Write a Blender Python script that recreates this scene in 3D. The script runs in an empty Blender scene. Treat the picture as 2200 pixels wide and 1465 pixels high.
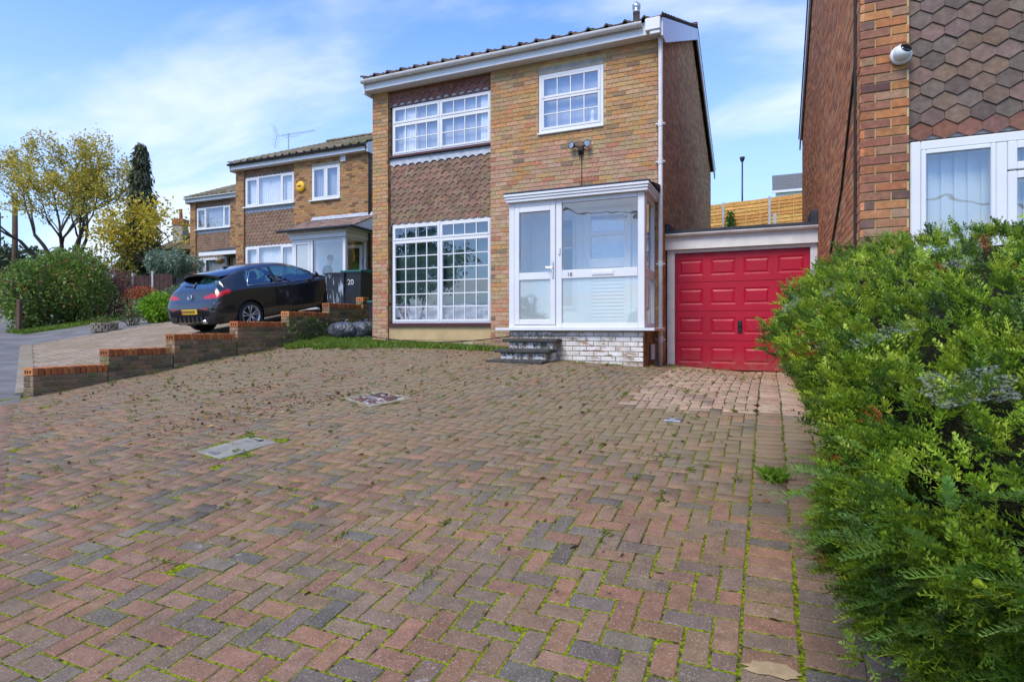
import bpy, math, random
import numpy as np
from mathutils import Vector, Matrix, Quaternion
R = math.radians
random.seed(7)
RNG = np.random.default_rng(11)
scene = bpy.context.scene
COL = scene.collection

# ------------------------------------------------------------------ camera, sky, sun, exposure
YAW = R(23.72)
cam_d = bpy.data.cameras.new('camera')
cam_d.sensor_width = 36.0
cam_d.lens = 36.0 * 1256 / 2200
cam_d.shift_y = -28.0 / 2200
cam_d.clip_start = 0.05
cam_d.clip_end = 900
cam = bpy.data.objects.new('camera', cam_d)
cam.location = (0, 0, 1.25)
cam.rotation_euler = (R(90), 0, YAW)
COL.objects.link(cam)
scene.camera = cam

SUN = Vector((-0.13, -0.60, 0.78)).normalized()
world = bpy.data.worlds.new('World')
scene.world = world
world.use_nodes = True
wn, wl = world.node_tree.nodes, world.node_tree.links
wn.clear()
w_out = wn.new('ShaderNodeOutputWorld')
w_bg = wn.new('ShaderNodeBackground')
w_bg.inputs['Strength'].default_value = 0.15
w_sky = wn.new('ShaderNodeTexSky')
w_sky.sky_type = 'NISHITA'
w_sky.sun_disc = False
w_sky.sun_elevation = math.asin(SUN.z)
w_sky.sun_rotation = math.atan2(SUN.x, SUN.y)
w_sky.air_density = 1.0
w_sky.dust_density = 0.6
w_sky.ozone_density = 2.2
w_tc = wn.new('ShaderNodeTexCoord')
w_sep = wn.new('ShaderNodeSeparateXYZ')
wl.new(w_tc.outputs['Generated'], w_sep.inputs[0])


def wmath(op, a, b=None):
    n = wn.new('ShaderNodeMath')
    n.operation = op
    for i, q in enumerate((a, b)):
        if q is None:
            continue
        if isinstance(q, (int, float)):
            n.inputs[i].default_value = q
        else:
            wl.new(q, n.inputs[i])
    return n.outputs[0]


zc_ = wmath('ADD', wmath('MAXIMUM', w_sep.outputs['Z'], 0.0), 0.22)
cx_ = wmath('DIVIDE', w_sep.outputs['X'], zc_)
cy_ = wmath('DIVIDE', w_sep.outputs['Y'], zc_)
w_cmb = wn.new('ShaderNodeCombineXYZ')
wl.new(cx_, w_cmb.inputs[0])
wl.new(cy_, w_cmb.inputs[1])
w_map = wn.new('ShaderNodeMapping')
w_map.inputs['Rotation'].default_value = (0, 0, R(-35))
w_map.inputs['Scale'].default_value = (0.75, 1.9, 1)
w_map.inputs['Location'].default_value = (1.3, 0.4, 0)
wl.new(w_cmb.outputs[0], w_map.inputs[0])
w_n1 = wn.new('ShaderNodeTexNoise')
w_n1.inputs['Scale'].default_value = 0.85
w_n1.inputs['Detail'].default_value = 6
w_n1.inputs['Roughness'].default_value = 0.52
w_n1.inputs['Distortion'].default_value = 0.5
wl.new(w_map.outputs[0], w_n1.inputs['Vector'])
w_r = wn.new('ShaderNodeMapRange')
w_r.interpolation_type = 'SMOOTHSTEP'
w_r.inputs['From Min'].default_value = 0.46
w_r.inputs['From Max'].default_value = 0.68
wl.new(w_n1.outputs['Fac'], w_r.inputs['Value'])
w_hz = wn.new('ShaderNodeMapRange')          # the air is milkier towards the horizon
w_hz.interpolation_type = 'SMOOTHSTEP'
w_hz.inputs['From Min'].default_value = 0.62
w_hz.inputs['From Max'].default_value = 0.02
w_hz.inputs['To Min'].default_value = 0.0
w_hz.inputs['To Max'].default_value = 0.72
wl.new(w_sep.outputs['Z'], w_hz.inputs['Value'])
w_tint = wn.new('ShaderNodeMix')
w_tint.data_type = 'RGBA'
w_tint.blend_type = 'MULTIPLY'
w_tint.inputs['Factor'].default_value = 1
w_tint.inputs[7].default_value = (0.43, 0.68, 1.16, 1)
wl.new(w_sky.outputs[0], w_tint.inputs[6])
w_m0 = wn.new('ShaderNodeMix')
w_m0.data_type = 'RGBA'
w_m0.inputs[7].default_value = (2.3, 2.95, 3.7, 1)
wl.new(w_hz.outputs[0], w_m0.inputs['Factor'])
wl.new(w_tint.outputs[2], w_m0.inputs[6])
w_m1 = wn.new('ShaderNodeMix')
w_m1.data_type = 'RGBA'
w_m1.inputs[7].default_value = (3.2, 3.45, 3.75, 1)
wl.new(wmath('MULTIPLY', w_r.outputs[0], 0.85), w_m1.inputs['Factor'])
wl.new(w_m0.outputs[2], w_m1.inputs[6])
wl.new(w_m1.outputs[2], w_bg.inputs['Color'])
wl.new(w_bg.outputs[0], w_out.inputs['Surface'])

sun_d = bpy.data.lights.new('sun', 'SUN')
sun_d.energy = 1.75
sun_d.angle = R(28)
sun_d.color = (1.0, 0.91, 0.76)
sun = bpy.data.objects.new('sun', sun_d)
sun.rotation_euler = SUN.to_track_quat('Z', 'Y').to_euler()
COL.objects.link(sun)

vs = scene.view_settings
vs.view_transform = 'Standard'
vs.look = 'None'
vs.gamma = 1
vs.use_curve_mapping = False
vs.exposure = 1.12
scene.cycles.max_bounces = 8
scene.cycles.transparent_max_bounces = 16
scene.cycles.caustics_reflective = False
scene.cycles.caustics_refractive = False

# ------------------------------------------------------------------ materials


class NT:
    def __init__(s, name):
        s.m = bpy.data.materials.new(name)
        s.m.use_nodes = True
        s.n, s.l = s.m.node_tree.nodes, s.m.node_tree.links
        s.n.clear()
        s.out = s.n.new('ShaderNodeOutputMaterial')
        s.pos = s.n.new('ShaderNodeNewGeometry').outputs['Position']

    def put(s, sock, v):
        if isinstance(v, bpy.types.NodeSocket):
            s.l.new(v, sock)
        elif isinstance(v, (tuple, list)) and len(v) == 3 and sock.type == 'RGBA':
            sock.default_value = (*v, 1)
        else:
            sock.default_value = v

    def noise(s, scale, detail=3, rough=0.55, vec=None, dist=0):
        n = s.n.new('ShaderNodeTexNoise')
        n.inputs['Scale'].default_value = scale
        n.inputs['Detail'].default_value = detail
        n.inputs['Roughness'].default_value = rough
        n.inputs['Distortion'].default_value = dist
        s.l.new(vec or s.pos, n.inputs['Vector'])
        return n.outputs['Fac']

    def rng(s, v, a, b, c=0.0, d=1.0, smooth=True):
        n = s.n.new('ShaderNodeMapRange')
        if smooth:
            n.interpolation_type = 'SMOOTHSTEP'
        s.put(n.inputs['Value'], v)
        for k, q in zip(('From Min', 'From Max', 'To Min', 'To Max'), (a, b, c, d)):
            n.inputs[k].default_value = q
        return n.outputs[0]

    def mix(s, fac, a, b, blend='MIX'):
        n = s.n.new('ShaderNodeMix')
        n.data_type = 'RGBA'
        n.blend_type = blend
        s.put(n.inputs['Factor'], fac)
        s.put(n.inputs[6], a)
        s.put(n.inputs[7], b)
        return n.outputs[2]

    def math(s, op, a, b=0.0):
        n = s.n.new('ShaderNodeMath')
        n.operation = op
        s.put(n.inputs[0], a)
        s.put(n.inputs[1], b)
        return n.outputs[0]

    def attr(s):
        n = s.n.new('ShaderNodeAttribute')
        n.attribute_name = 'Col'
        return n.outputs['Color']

    def obj(s):
        return s.n.new('ShaderNodeObjectInfo').outputs['Color']

    def src(s, k):
        return s.attr() if k == 'attr' else s.obj() if k == 'obj' else k

    def scalepos(s, x, y, z):
        n = s.n.new('ShaderNodeMapping')
        n.inputs['Scale'].default_value = (x, y, z)
        s.l.new(s.pos, n.inputs[0])
        return n.outputs[0]

    def sep(s):
        n = s.n.new('ShaderNodeSeparateXYZ')
        s.l.new(s.pos, n.inputs[0])
        return n.outputs

    def bsdf(s, col, rough=0.7, spec=0.4, metal=0.0, bump=None, coat=0.0, **kw):
        b = s.n.new('ShaderNodeBsdfPrincipled')
        s.put(b.inputs['Base Color'], col)
        s.put(b.inputs['Roughness'], rough)
        b.inputs['Specular IOR Level'].default_value = spec
        b.inputs['Metallic'].default_value = metal
        b.inputs['Coat Weight'].default_value = coat
        b.inputs['Coat Roughness'].default_value = 0.04
        if bump:
            h, st, di = bump
            n = s.n.new('ShaderNodeBump')
            n.inputs['Strength'].default_value = st
            n.inputs['Distance'].default_value = di
            s.l.new(h, n.inputs['Height'])
            s.l.new(n.outputs[0], b.inputs['Normal'])
        s.l.new(b.outputs[0], s.out.inputs['Surface'])
        return b


MATS = {}


def mat(name, col, rough=0.7, spec=0.4, metal=0.0, var=0.15, vscale=6.0, bump=0.2, bscale=60.0, coat=0.0, dist=0.004):
    """plain surface: colour (fixed, 'attr' or 'obj') mottled by noise, with fine relief"""
    t = NT(name)
    c = t.src(col)
    if var:
        n1 = t.rng(t.noise(vscale, 4), 0.25, 0.75, 1 - var, 1 + var, False)
        g = t.n.new('ShaderNodeCombineColor')
        for i in range(3):
            t.l.new(n1, g.inputs[i])
        c = t.mix(1.0, c, g.outputs[0], 'MULTIPLY')
    bp = (t.noise(bscale, 3), bump, dist) if bump else None
    t.bsdf(c, rough, spec, metal, bp, coat)
    MATS[name] = t.m
    return t.m


mat('upvc', (0.66, 0.67, 0.68), 0.35, 0.45, var=0.05, vscale=3, bump=0)
mat('upvc_dirty', (0.66, 0.66, 0.64), 0.45, 0.4, var=0.14, vscale=5, bump=0.05)
mat('white_paint', (0.66, 0.66, 0.65), 0.5, 0.4, var=0.13, vscale=7, bump=0.1)
mat('garage_red', (0.39, 0.005, 0.028), 0.42, 0.35, var=0.16, vscale=2.2, bump=0.06, bscale=120)
def mat_red_door():
    t = NT('garage_red')
    c = t.mix(t.rng(t.noise(1.6, 4, 0.6), 0.38, 0.66), (0.40, 0.004, 0.026), (0.35, 0.005, 0.026))
    c = t.mix(t.rng(t.noise(9, 4, 0.7, t.scalepos(3, 1, 0.5)), 0.62, 0.76, 0, 0.07), c, (0.42, 0.16, 0.14))
    z = t.sep()[2]
    foot = t.math('MULTIPLY', t.rng(z, 0.56, 0.92, 1.0, 0.0), t.rng(t.noise(7, 4, 0.65), 0.36, 0.62, 0.05, 0.42))
    c = t.mix(foot, c, (0.19, 0.12, 0.08))
    r = t.rng(t.noise(3, 4, 0.6), 0.3, 0.7, 0.36, 0.58)
    t.bsdf(c, r, 0.35, bump=(t.noise(2.5, 3, 0.5, t.scalepos(1, 1, 1.4)), 0.10, 0.02))
    MATS['garage_red'] = t.m


mat_red_door()
mat('black_plastic', (0.018, 0.019, 0.021), 0.4, 0.4, var=0.2, bump=0.08)
mat('bin_plastic', (0.022, 0.026, 0.032), 0.38, 0.4, var=0.25, vscale=9, bump=0.08)
mat('bin_teal', (0.02, 0.14, 0.14), 0.4, 0.4, var=0.2, bump=0.05)
mat('felt', (0.045, 0.052, 0.065), 0.85, 0.3, var=0.3, bump=0.3)
mat('lead', (0.36, 0.39, 0.43), 0.55, 0.5, var=0.3, vscale=9, bump=0.15)
mat('dark_wood', (0.07, 0.022, 0.022), 0.5, 0.4, var=0.2, bump=0.1)
mat('render_buff', (0.46, 0.34, 0.17), 0.85, 0.2, var=0.18, vscale=3, bump=0.2)
mat('mortar', (0.48, 0.36, 0.18), 0.95, 0.1, var=0.22, vscale=5, bump=0.4, bscale=150)
mat('mortar_grey', (0.30, 0.26, 0.185), 0.95, 0.1, var=0.3, vscale=5, bump=0.4, bscale=150)
mat('concrete', (0.33, 0.31, 0.26), 0.9, 0.2, var=0.25, vscale=8, bump=0.4)
mat('cover_grey', (0.235, 0.22, 0.175), 0.75, 0.3, var=0.35, vscale=9, bump=0.3)
mat('surround_dirty', (0.25, 0.215, 0.145), 0.95, 0.15, var=0.35, vscale=9, bump=0.5)
mat('step_slab', (0.055, 0.052, 0.045), 0.7, 0.3, var=0.5, vscale=14, bump=0.5)
mat('chrome', (0.62, 0.62, 0.63), 0.2, 0.5, metal=1.0, var=0.05, bump=0)
mat('steel', (0.42, 0.43, 0.45), 0.4, 0.5, metal=0.9, var=0.15, bump=0.05)
mat('interior', (0.45, 0.45, 0.45), 0.9, 0.1, var=0.1, bump=0)
mat('interior_white', (0.84, 0.84, 0.84), 0.8, 0.2, var=0.05, bump=0)
mat('interior_green', (0.055, 0.10, 0.085), 0.9, 0.1, var=0.2, bump=0)
mat('net_curtain', (0.40, 0.42, 0.46), 0.95, 0.1, var=0.12, vscale=3, bump=0)
mat('blind_pale', (0.56, 0.62, 0.60), 0.9, 0.1, var=0.06, vscale=3, bump=0)
mat('curtain', (0.82, 0.81, 0.82), 0.95, 0.1, var=0.12, vscale=12, bump=0)
mat('dust_sheet', (0.36, 0.33, 0.38), 0.95, 0.1, var=0.25, vscale=12, bump=0)
mat('rooftile', 'attr', 0.9, 0.2, var=0.35, vscale=7, bump=0.5, bscale=90)
mat('asphalt', (0.155, 0.147, 0.135), 0.9, 0.25, var=0.35, vscale=1.6, bump=0.6, bscale=180)
mat('kerb', (0.32, 0.31, 0.28), 0.9, 0.2, var=0.25, bump=0.4)
mat('soil', (0.075, 0.055, 0.035), 1.0, 0.1, var=0.4, bump=0.6)
mat('bark', (0.085, 0.07, 0.055), 0.95, 0.1, var=0.4, vscale=12, bump=0.6)
mat('fence_orange', 'obj', 0.8, 0.2, var=0.25, vscale=9, bump=0.3)
mat('fence_brown', (0.075, 0.042, 0.035), 0.85, 0.2, var=0.3, vscale=5, bump=0.3)
mat('post_concrete', (0.40, 0.40, 0.36), 0.9, 0.2, var=0.2, bump=0.3)
mat('tyre', (0.02, 0.02, 0.021), 0.85, 0.3, var=0.2, bump=0.1)
mat('alloy', (0.50, 0.50, 0.51), 0.34, 0.5, metal=0.7, var=0.1, bump=0)
mat('alloy_dark', (0.03, 0.03, 0.032), 0.35, 0.5, metal=0.3, var=0.1, bump=0)
mat('tail_red', (0.45, 0.006, 0.012), 0.25, 0.5, var=0.1, bump=0, coat=0.2)
mat('plate_yellow', (0.72, 0.46, 0.02), 0.4, 0.4, var=0.03, bump=0)
mat('plate_smudge', (0.20, 0.14, 0.03), 0.5, 0.3, var=0.25, vscale=40, bump=0)
mat('bag', (0.07, 0.075, 0.085), 0.25, 0.6, var=0.3, bump=1.0, bscale=14, dist=0.05)
mat('alarm_yellow', (0.75, 0.42, 0.02), 0.4, 0.4, var=0.05, bump=0)
mat('terracotta', (0.36, 0.13, 0.06), 0.85, 0.2, var=0.2, bump=0.2)
mat('skin', (0.42, 0.26, 0.19), 0.6, 0.3, var=0.05, bump=0)
mat('jacket', (0.05, 0.06, 0.06), 0.85, 0.2, var=0.2, bump=0.1)
mat('hair', (0.03, 0.022, 0.016), 0.7, 0.3, var=0.2, bump=0.2)
mat('stone_planter', (0.20, 0.17, 0.13), 0.9, 0.2, var=0.4, vscale=14, bump=0.5)
mat('basket', 'attr', 0.8, 0.2, var=0.2, bump=0)
mat('cctv_white', (0.72, 0.72, 0.70), 0.35, 0.5, var=0.04, bump=0)
mat('lens_black', (0.006, 0.006, 0.007), 0.08, 0.6, var=0, bump=0)
mat('cable', (0.03, 0.028, 0.026), 0.7, 0.3, var=0.1, bump=0)
mat('timber_pole', (0.11, 0.075, 0.05), 0.9, 0.2, var=0.3, bump=0.3)


def mat_brick(name, src, stain=0.25):
    t = NT(name)
    c = t.src(src)
    n1 = t.rng(t.noise(22, 4, 0.6), 0.25, 0.75, 0.68, 1.3, False)
    g = t.n.new('ShaderNodeCombineColor')
    for i in range(3):
        t.l.new(n1, g.inputs[i])
    c = t.mix(1.0, c, g.outputs[0], 'MULTIPLY')
    c = t.mix(t.rng(t.noise(90, 2), 0.62, 0.72, 0, 0.45), c, (0.10, 0.055, 0.04))
    c = t.mix(t.rng(t.noise(1.1, 4, 0.6), 0.48, 0.75, 0, stain), c, (0.42, 0.31, 0.20))
    t.bsdf(c, 0.9, 0.2, bump=(t.noise(130, 4, 0.65), 0.55, 0.004))
    MATS[name] = t.m


mat_brick('brick_obj', 'obj')
mat_brick('brick_attr', 'attr')
mat_brick('tile_obj', 'obj', 0.06)
mat_brick('tile_attr', 'attr', 0.06)


def mat_paver(name, src):
    t = NT(name)
    c = t.src(src)
    g = t.n.new('ShaderNodeCombineColor')
    n1 = t.rng(t.noise(14, 4, 0.6), 0.25, 0.75, 0.72, 1.28, False)
    for i in range(3):
        t.l.new(n1, g.inputs[i])
    c = t.mix(1.0, c, g.outputs[0], 'MULTIPLY')
    c = t.mix(t.rng(t.noise(135, 3, 0.7), 0.55, 0.67, 0, 0.62), c, (0.50, 0.42, 0.34))      # pale aggregate
    c = t.mix(t.rng(t.noise(120, 3, 0.7, t.scalepos(1.07, 1, 1.3)), 0.55, 0.68, 0, 0.8), c, (0.04, 0.034, 0.034))
    c = t.mix(t.rng(t.noise(11, 3, 0.5), 0.70, 0.76, 0, 0.65), c, (0.36, 0.34, 0.31))         # lichen spots
    c = t.mix(t.rng(t.noise(2.6, 5, 0.65), 0.50, 0.70, 0, 0.34), c, (0.085, 0.065, 0.048))     # dark grime
    c = t.mix(t.rng(t.noise(0.55, 4, 0.6), 0.40, 0.70, 0, 0.20), c, (0.11, 0.085, 0.06))     # old tyre and oil stains
    y = t.sep()[1]
    far = t.rng(y, 2.6, 5.6, 0.0, 1.0)
    x_ = t.sep()[0]
    clean = t.math('MULTIPLY', t.rng(x_, -1.48, -1.2), t.rng(y, 5.58, 5.78))      # the strip swept before the garage
    far = t.math('MULTIPLY', far, t.math('SUBTRACT', 1.0, t.math('MULTIPLY', clean, 0.85)))
    c = t.mix(t.math('MULTIPLY', far, t.rng(t.noise(1.3, 5, 0.65), 0.3, 0.62, 0.15, 0.80)), c, (0.225, 0.175, 0.098))   # silt washed down from the bank
    c = t.mix(t.math('MULTIPLY', far, t.rng(t.noise(2.1, 5, 0.7, t.scalepos(1, 1.3, 2)), 0.55, 0.7, 0, 0.35)), c, (0.13, 0.15, 0.04))
    t.bsdf(c, 0.92, 0.25, bump=(t.noise(300, 3, 0.6), 0.8, 0.004))
    MATS[name] = t.m


mat_paver('paver_obj', 'obj')
mat_paver('paver_attr', 'attr')


def mat_moss():
    t = NT('moss_joint')
    x, y, z = t.sep()
    m = t.rng(t.noise(1.5, 4, 0.6), 0.27, 0.44)
    fine = t.rng(t.noise(26, 3, 0.6), 0.33, 0.50)
    near = t.rng(y, 3.0, 6.5, 1.0, 0.30)
    k = t.math('MULTIPLY', t.math('MULTIPLY', m, fine), near)
    g = t.mix(t.rng(t.noise(60, 3, 0.6), 0.35, 0.65), (0.075, 0.11, 0.006), (0.29, 0.33, 0.010))
    c = t.mix(k, (0.040, 0.033, 0.024), g)
    t.bsdf(c, 1.0, 0.1, bump=(t.noise(160, 3), 1.0, 0.01))
    MATS['moss_joint'] = t.m


mat_moss()


def mat_glass(name, tint, rough=0.0, diff=0.0, refl=0.20):
    t = NT(name)
    fr = t.n.new('ShaderNodeLayerWeight')
    fr.inputs['Blend'].default_value = 0.5
    gl = t.n.new('ShaderNodeBsdfGlossy')
    gl.inputs['Roughness'].default_value = 0.015
    gl.inputs['Color'].default_value = (0.95, 0.97, 1, 1)
    wob = t.n.new('ShaderNodeBump')
    wob.inputs['Strength'].default_value = 0.06
    wob.inputs['Distance'].default_value = 0.05
    t.l.new(t.noise(2.2, 2, 0.5), wob.inputs['Height'])
    t.l.new(wob.outputs[0], gl.inputs['Normal'])
    if rough:
        tr = t.n.new('ShaderNodeBsdfRefraction')
        tr.inputs['IOR'].default_value = 1.02
        tr.inputs['Roughness'].default_value = rough
    else:
        tr = t.n.new('ShaderNodeBsdfTransparent')
    tr.inputs['Color'].default_value = (*tint, 1)
    base = tr.outputs[0]
    if diff:
        d = t.n.new('ShaderNodeBsdfTranslucent')
        d.inputs['Color'].default_value = (0.62, 0.70, 0.69, 1)
        d2 = t.n.new('ShaderNodeBsdfDiffuse')
        d2.inputs['Color'].default_value = (0.55, 0.63, 0.62, 1)
        a = t.n.new('ShaderNodeAddShader')
        t.l.new(d.outputs[0], a.inputs[0])
        t.l.new(d2.outputs[0], a.inputs[1])
        m = t.n.new('ShaderNodeMixShader')
        m.inputs[0].default_value = diff
        t.l.new(base, m.inputs[1])
        t.l.new(d2.outputs[0], m.inputs[2])
        base = m.outputs[0]
    f2 = t.math('ADD', t.math('MULTIPLY', t.math('POWER', fr.outputs['Facing'], 4.0), 0.85), refl)
    mx = t.n.new('ShaderNodeMixShader')
    t.l.new(f2, mx.inputs[0])
    t.l.new(base, mx.inputs[1])
    t.l.new(gl.outputs[0], mx.inputs[2])
    t.l.new(mx.outputs[0], t.out.inputs['Surface'])
    MATS[name] = t.m


mat_glass('glass', (0.93, 0.96, 0.97))
mat_glass('glass_frost', (0.78, 0.86, 0.86), 0.0, 0.55)
mat_glass('glass_car', (0.30, 0.50, 0.46))


def mat_car():
    t = NT('car_paint')
    fl = t.rng(t.noise(900, 1), 0.5, 0.8, 0.0, 1.0)
    c = t.mix(fl, (0.010, 0.0105, 0.012), (0.03, 0.032, 0.036))
    t.bsdf(c, 0.28, 0.5, 0.25, coat=1.0)
    MATS['car_paint'] = t.m


mat_car()


def mat_leaf(name, trans=0.35, rough=0.45):
    t = NT(name)
    c = t.attr()
    c = t.mix(t.rng(t.noise(30, 2), 0.3, 0.7, 0, 0.35), c, t.mix(0.5, c, (0.12, 0.13, 0.03)))
    b = t.bsdf(c, rough, 0.4)
    tl = t.n.new('ShaderNodeBsdfTranslucent')
    t.put(tl.inputs['Color'], c)
    m = t.n.new('ShaderNodeMixShader')
    m.inputs[0].default_value = trans
    t.l.new(b.outputs[0], m.inputs[1])
    t.l.new(tl.outputs[0], m.inputs[2])
    t.l.new(m.outputs[0], t.out.inputs['Surface'])
    MATS[name] = t.m


mat_leaf('leaf')
mat_leaf('needle', 0.35, 0.42)
mat_leaf('dry_leaf', 0.15, 0.8)


def mat_peel():
    t = NT('peeling_paint')
    x, y, z = t.sep()
    c = t.attr()
    pl = t.math('MULTIPLY', t.rng(t.noise(9, 5, 0.7, t.scalepos(0.6, 1, 1.7)), 0.40, 0.46), 1.0)
    edge = t.rng(x, -3.15, -2.75, 0.0, 1.0)
    k = t.math('MULTIPLY', pl, edge)
    k = t.math('MAXIMUM', k, t.math('MULTIPLY', t.rng(t.noise(13, 4, 0.7), 0.47, 0.51), t.math('SUBTRACT', 1.0, edge)))
    wh = t.mix(t.rng(t.noise(5, 4), 0.35, 0.7), (0.74, 0.72, 0.69), (0.52, 0.48, 0.43))
    c = t.mix(t.math('SUBTRACT', 1.0, k), wh, c)
    c = t.mix(t.rng(z, 0.62, 0.80, 0.5, 0.0), c, (0.11, 0.115, 0.05))
    t.bsdf(c, 0.85, 0.25, bump=(t.noise(60, 4, 0.6), 0.6, 0.006))
    MATS['peeling_paint'] = t.m


mat_peel()


def mat_coverplate():
    t = NT('rusty_cover')
    c = t.mix(t.rng(t.noise(8, 5, 0.7), 0.42, 0.52), (0.50, 0.49, 0.46), (0.10, 0.06, 0.06))
    c = t.mix(t.rng(t.noise(11, 4, 0.7, t.scalepos(1, 1.4, 1)), 0.56, 0.62), c, (0.40, 0.11, 0.03))
    t.bsdf(c, 0.7, 0.35, 0.2, bump=(t.noise(90, 3), 0.4, 0.004))
    MATS['rusty_cover'] = t.m


mat_coverplate()


def mat_ground():
    t = NT('ground')
    c = t.mix(t.rng(t.noise(0.8, 4), 0.35, 0.65), (0.05, 0.095, 0.018), (0.085, 0.13, 0.03))
    c = t.mix(t.rng(t.noise(3, 4), 0.5, 0.7, 0, 0.5), c, (0.085, 0.07, 0.045))
    t.bsdf(c, 1.0, 0.1, bump=(t.noise(60, 4), 0.8, 0.03))
    MATS['ground'] = t.m


mat_ground()


def mat_web():
    t = NT('cobweb')
    d = t.n.new('ShaderNodeBsdfDiffuse')
    d.inputs['Color'].default_value = (0.75, 0.77, 0.78, 1)
    tr = t.n.new('ShaderNodeBsdfTransparent')
    n = t.rng(t.noise(95, 4, 0.7, t.scalepos(1, .6, 2)), 0.42, 0.86, 0.0, 0.40)
    m = t.n.new('ShaderNodeMixShader')
    t.l.new(n, m.inputs[0])
    t.l.new(tr.outputs[0], m.inputs[1])
    t.l.new(d.outputs[0], m.inputs[2])
    t.l.new(m.outputs[0], t.out.inputs['Surface'])
    MATS['cobweb'] = t.m


mat_web()


def mat_bin_print():
    t = NT('bin_scuffs')
    v = t.scalepos(16, 16, 1.6)
    c = t.mix(t.rng(t.noise(1.0, 3, 0.6, v), 0.53, 0.62, 0, 0.8), (0.03, 0.036, 0.045), (0.42, 0.52, 0.60))
    t.bsdf(c, 0.4, 0.4)
    MATS['bin_scuffs'] = t.m


mat_bin_print()

# ------------------------------------------------------------------ mesh helpers


class MB:
    """collects shapes; build() links them as ONE mesh object with a colour per vertex"""

    def __init__(s):
        s.v, s.f, s.c = [], [], []
        s.M = None

    def add(s, vs_, fs, col=(1, 1, 1)):
        o = len(s.v)
        if s.M is not None:
            vs_ = [tuple(s.M @ Vector(p)) for p in vs_]
        s.v += [tuple(p) for p in vs_]
        s.f += [tuple(i + o for i in q) for q in fs]
        s.c += [tuple(col[:3]) + (1,)] * len(vs_)
        return s

    def box(s, x0, x1, y0, y1, z0, z1, col=(1, 1, 1)):
        return s.add([(x0, y0, z0), (x1, y0, z0), (x1, y1, z0), (x0, y1, z0), (x0, y0, z1), (x1, y0, z1), (x1, y1, z1), (x0, y1, z1)],
                     [(0, 3, 2, 1), (4, 5, 6, 7), (0, 1, 5, 4), (1, 2, 6, 5), (2, 3, 7, 6), (3, 0, 4, 7)], col)

    def bbox(s, x0, x1, y0, y1, z0, z1, b=0.005, col=(1, 1, 1)):
        """box with its twelve edges chamfered"""
        vs_, idx = [], {}
        X, Y, Z = (x0, x1), (y0, y1), (z0, z1)
        for i in (0, 1):
            for j in (0, 1):
                for k in (0, 1):
                    sx, sy, sz = (1 - 2 * i), (1 - 2 * j), (1 - 2 * k)
                    for a, p in enumerate(((X[i], Y[j] + sy * b, Z[k] + sz * b), (X[i] + sx * b, Y[j], Z[k] + sz * b), (X[i] + sx * b, Y[j] + sy * b, Z[k]))):
                        idx[(i, j, k, a)] = len(vs_)
                        vs_.append(p)
        g = lambda i, j, k, a: idx[(i, j, k, a)]
        fs = [(g(0, 0, 0, 0), g(0, 0, 1, 0), g(0, 1, 1, 0), g(0, 1, 0, 0)), (g(1, 0, 0, 0), g(1, 1, 0, 0), g(1, 1, 1, 0), g(1, 0, 1, 0)),
              (g(0, 0, 0, 1), g(1, 0, 0, 1), g(1, 0, 1, 1), g(0, 0, 1, 1)), (g(0, 1, 0, 1), g(0, 1, 1, 1), g(1, 1, 1, 1), g(1, 1, 0, 1)),
              (g(0, 0, 0, 2), g(0, 1, 0, 2), g(1, 1, 0, 2), g(1, 0, 0, 2)), (g(0, 0, 1, 2), g(1, 0, 1, 2), g(1, 1, 1, 2), g(0, 1, 1, 2))]
        for i in (0, 1):
            for j in (0, 1):
                fs.append((g(i, j, 0, 0), g(i, j, 1, 0), g(i, j, 1, 1), g(i, j, 0, 1)))
                fs.append((g(i, 0, j, 0), g(i, 1, j, 0), g(i, 1, j, 2), g(i, 0, j, 2)))
                fs.append((g(0, i, j, 1), g(1, i, j, 1), g(1, i, j, 2), g(0, i, j, 2)))
                for k in (0, 1):
                    fs.append((g(i, j, k, 0), g(i, j, k, 1), g(i, j, k, 2)))
        return s.add(vs_, fs, col)

    def prism(s, poly, ax, d0, d1, col=(1, 1, 1)):
        """polygon (a,b) extruded along axis ax: 'x' takes (y,z), 'y' takes (x,z), 'z' takes (x,y)"""
        mk = {'x': lambda a, b, d: (d, a, b), 'y': lambda a, b, d: (a, d, b), 'z': lambda a, b, d: (a, b, d)}[ax]
        n = len(poly)
        vs_ = [mk(a, b, d0) for a, b in poly] + [mk(a, b, d1) for a, b in poly]
        fs = [tuple(range(n))[::-1], tuple(range(n, 2 * n))] + [(i, (i + 1) % n, n + (i + 1) % n, n + i) for i in range(n)]
        return s.add(vs_, fs, col)

    def tube(s, pts, r, n=8, col=(1, 1, 1), cap=True):
        pts = [Vector(p) for p in pts]
        rs = r if isinstance(r, (list, tuple)) else [r] * len(pts)
        vs_, fs = [], []
        ref = None
        for i, p in enumerate(pts):
            d = (pts[min(i + 1, len(pts) - 1)] - pts[max(i - 1, 0)]).normalized()
            if ref is None or abs(ref.dot(d)) > 0.95:
                ref = Vector((0, 0, 1)) if abs(d.z) < 0.9 else Vector((1, 0, 0))
            a = (ref - d * ref.dot(d)).normalized()
            ref = a
            b = d.cross(a)
            for k in range(n):
                t = 2 * math.pi * k / n
                vs_.append(tuple(p + (a * math.cos(t) + b * math.sin(t)) * rs[i]))
        for i in range(len(pts) - 1):
            for k in range(n):
                k2 = (k + 1) % n
                fs.append((i * n + k, i * n + k2, (i + 1) * n + k2, (i + 1) * n + k))
        if cap:
            fs.append(tuple(range(n))[::-1])
            fs.append(tuple(range((len(pts) - 1) * n, len(pts) * n)))
        return s.add(vs_, fs, col)

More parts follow.
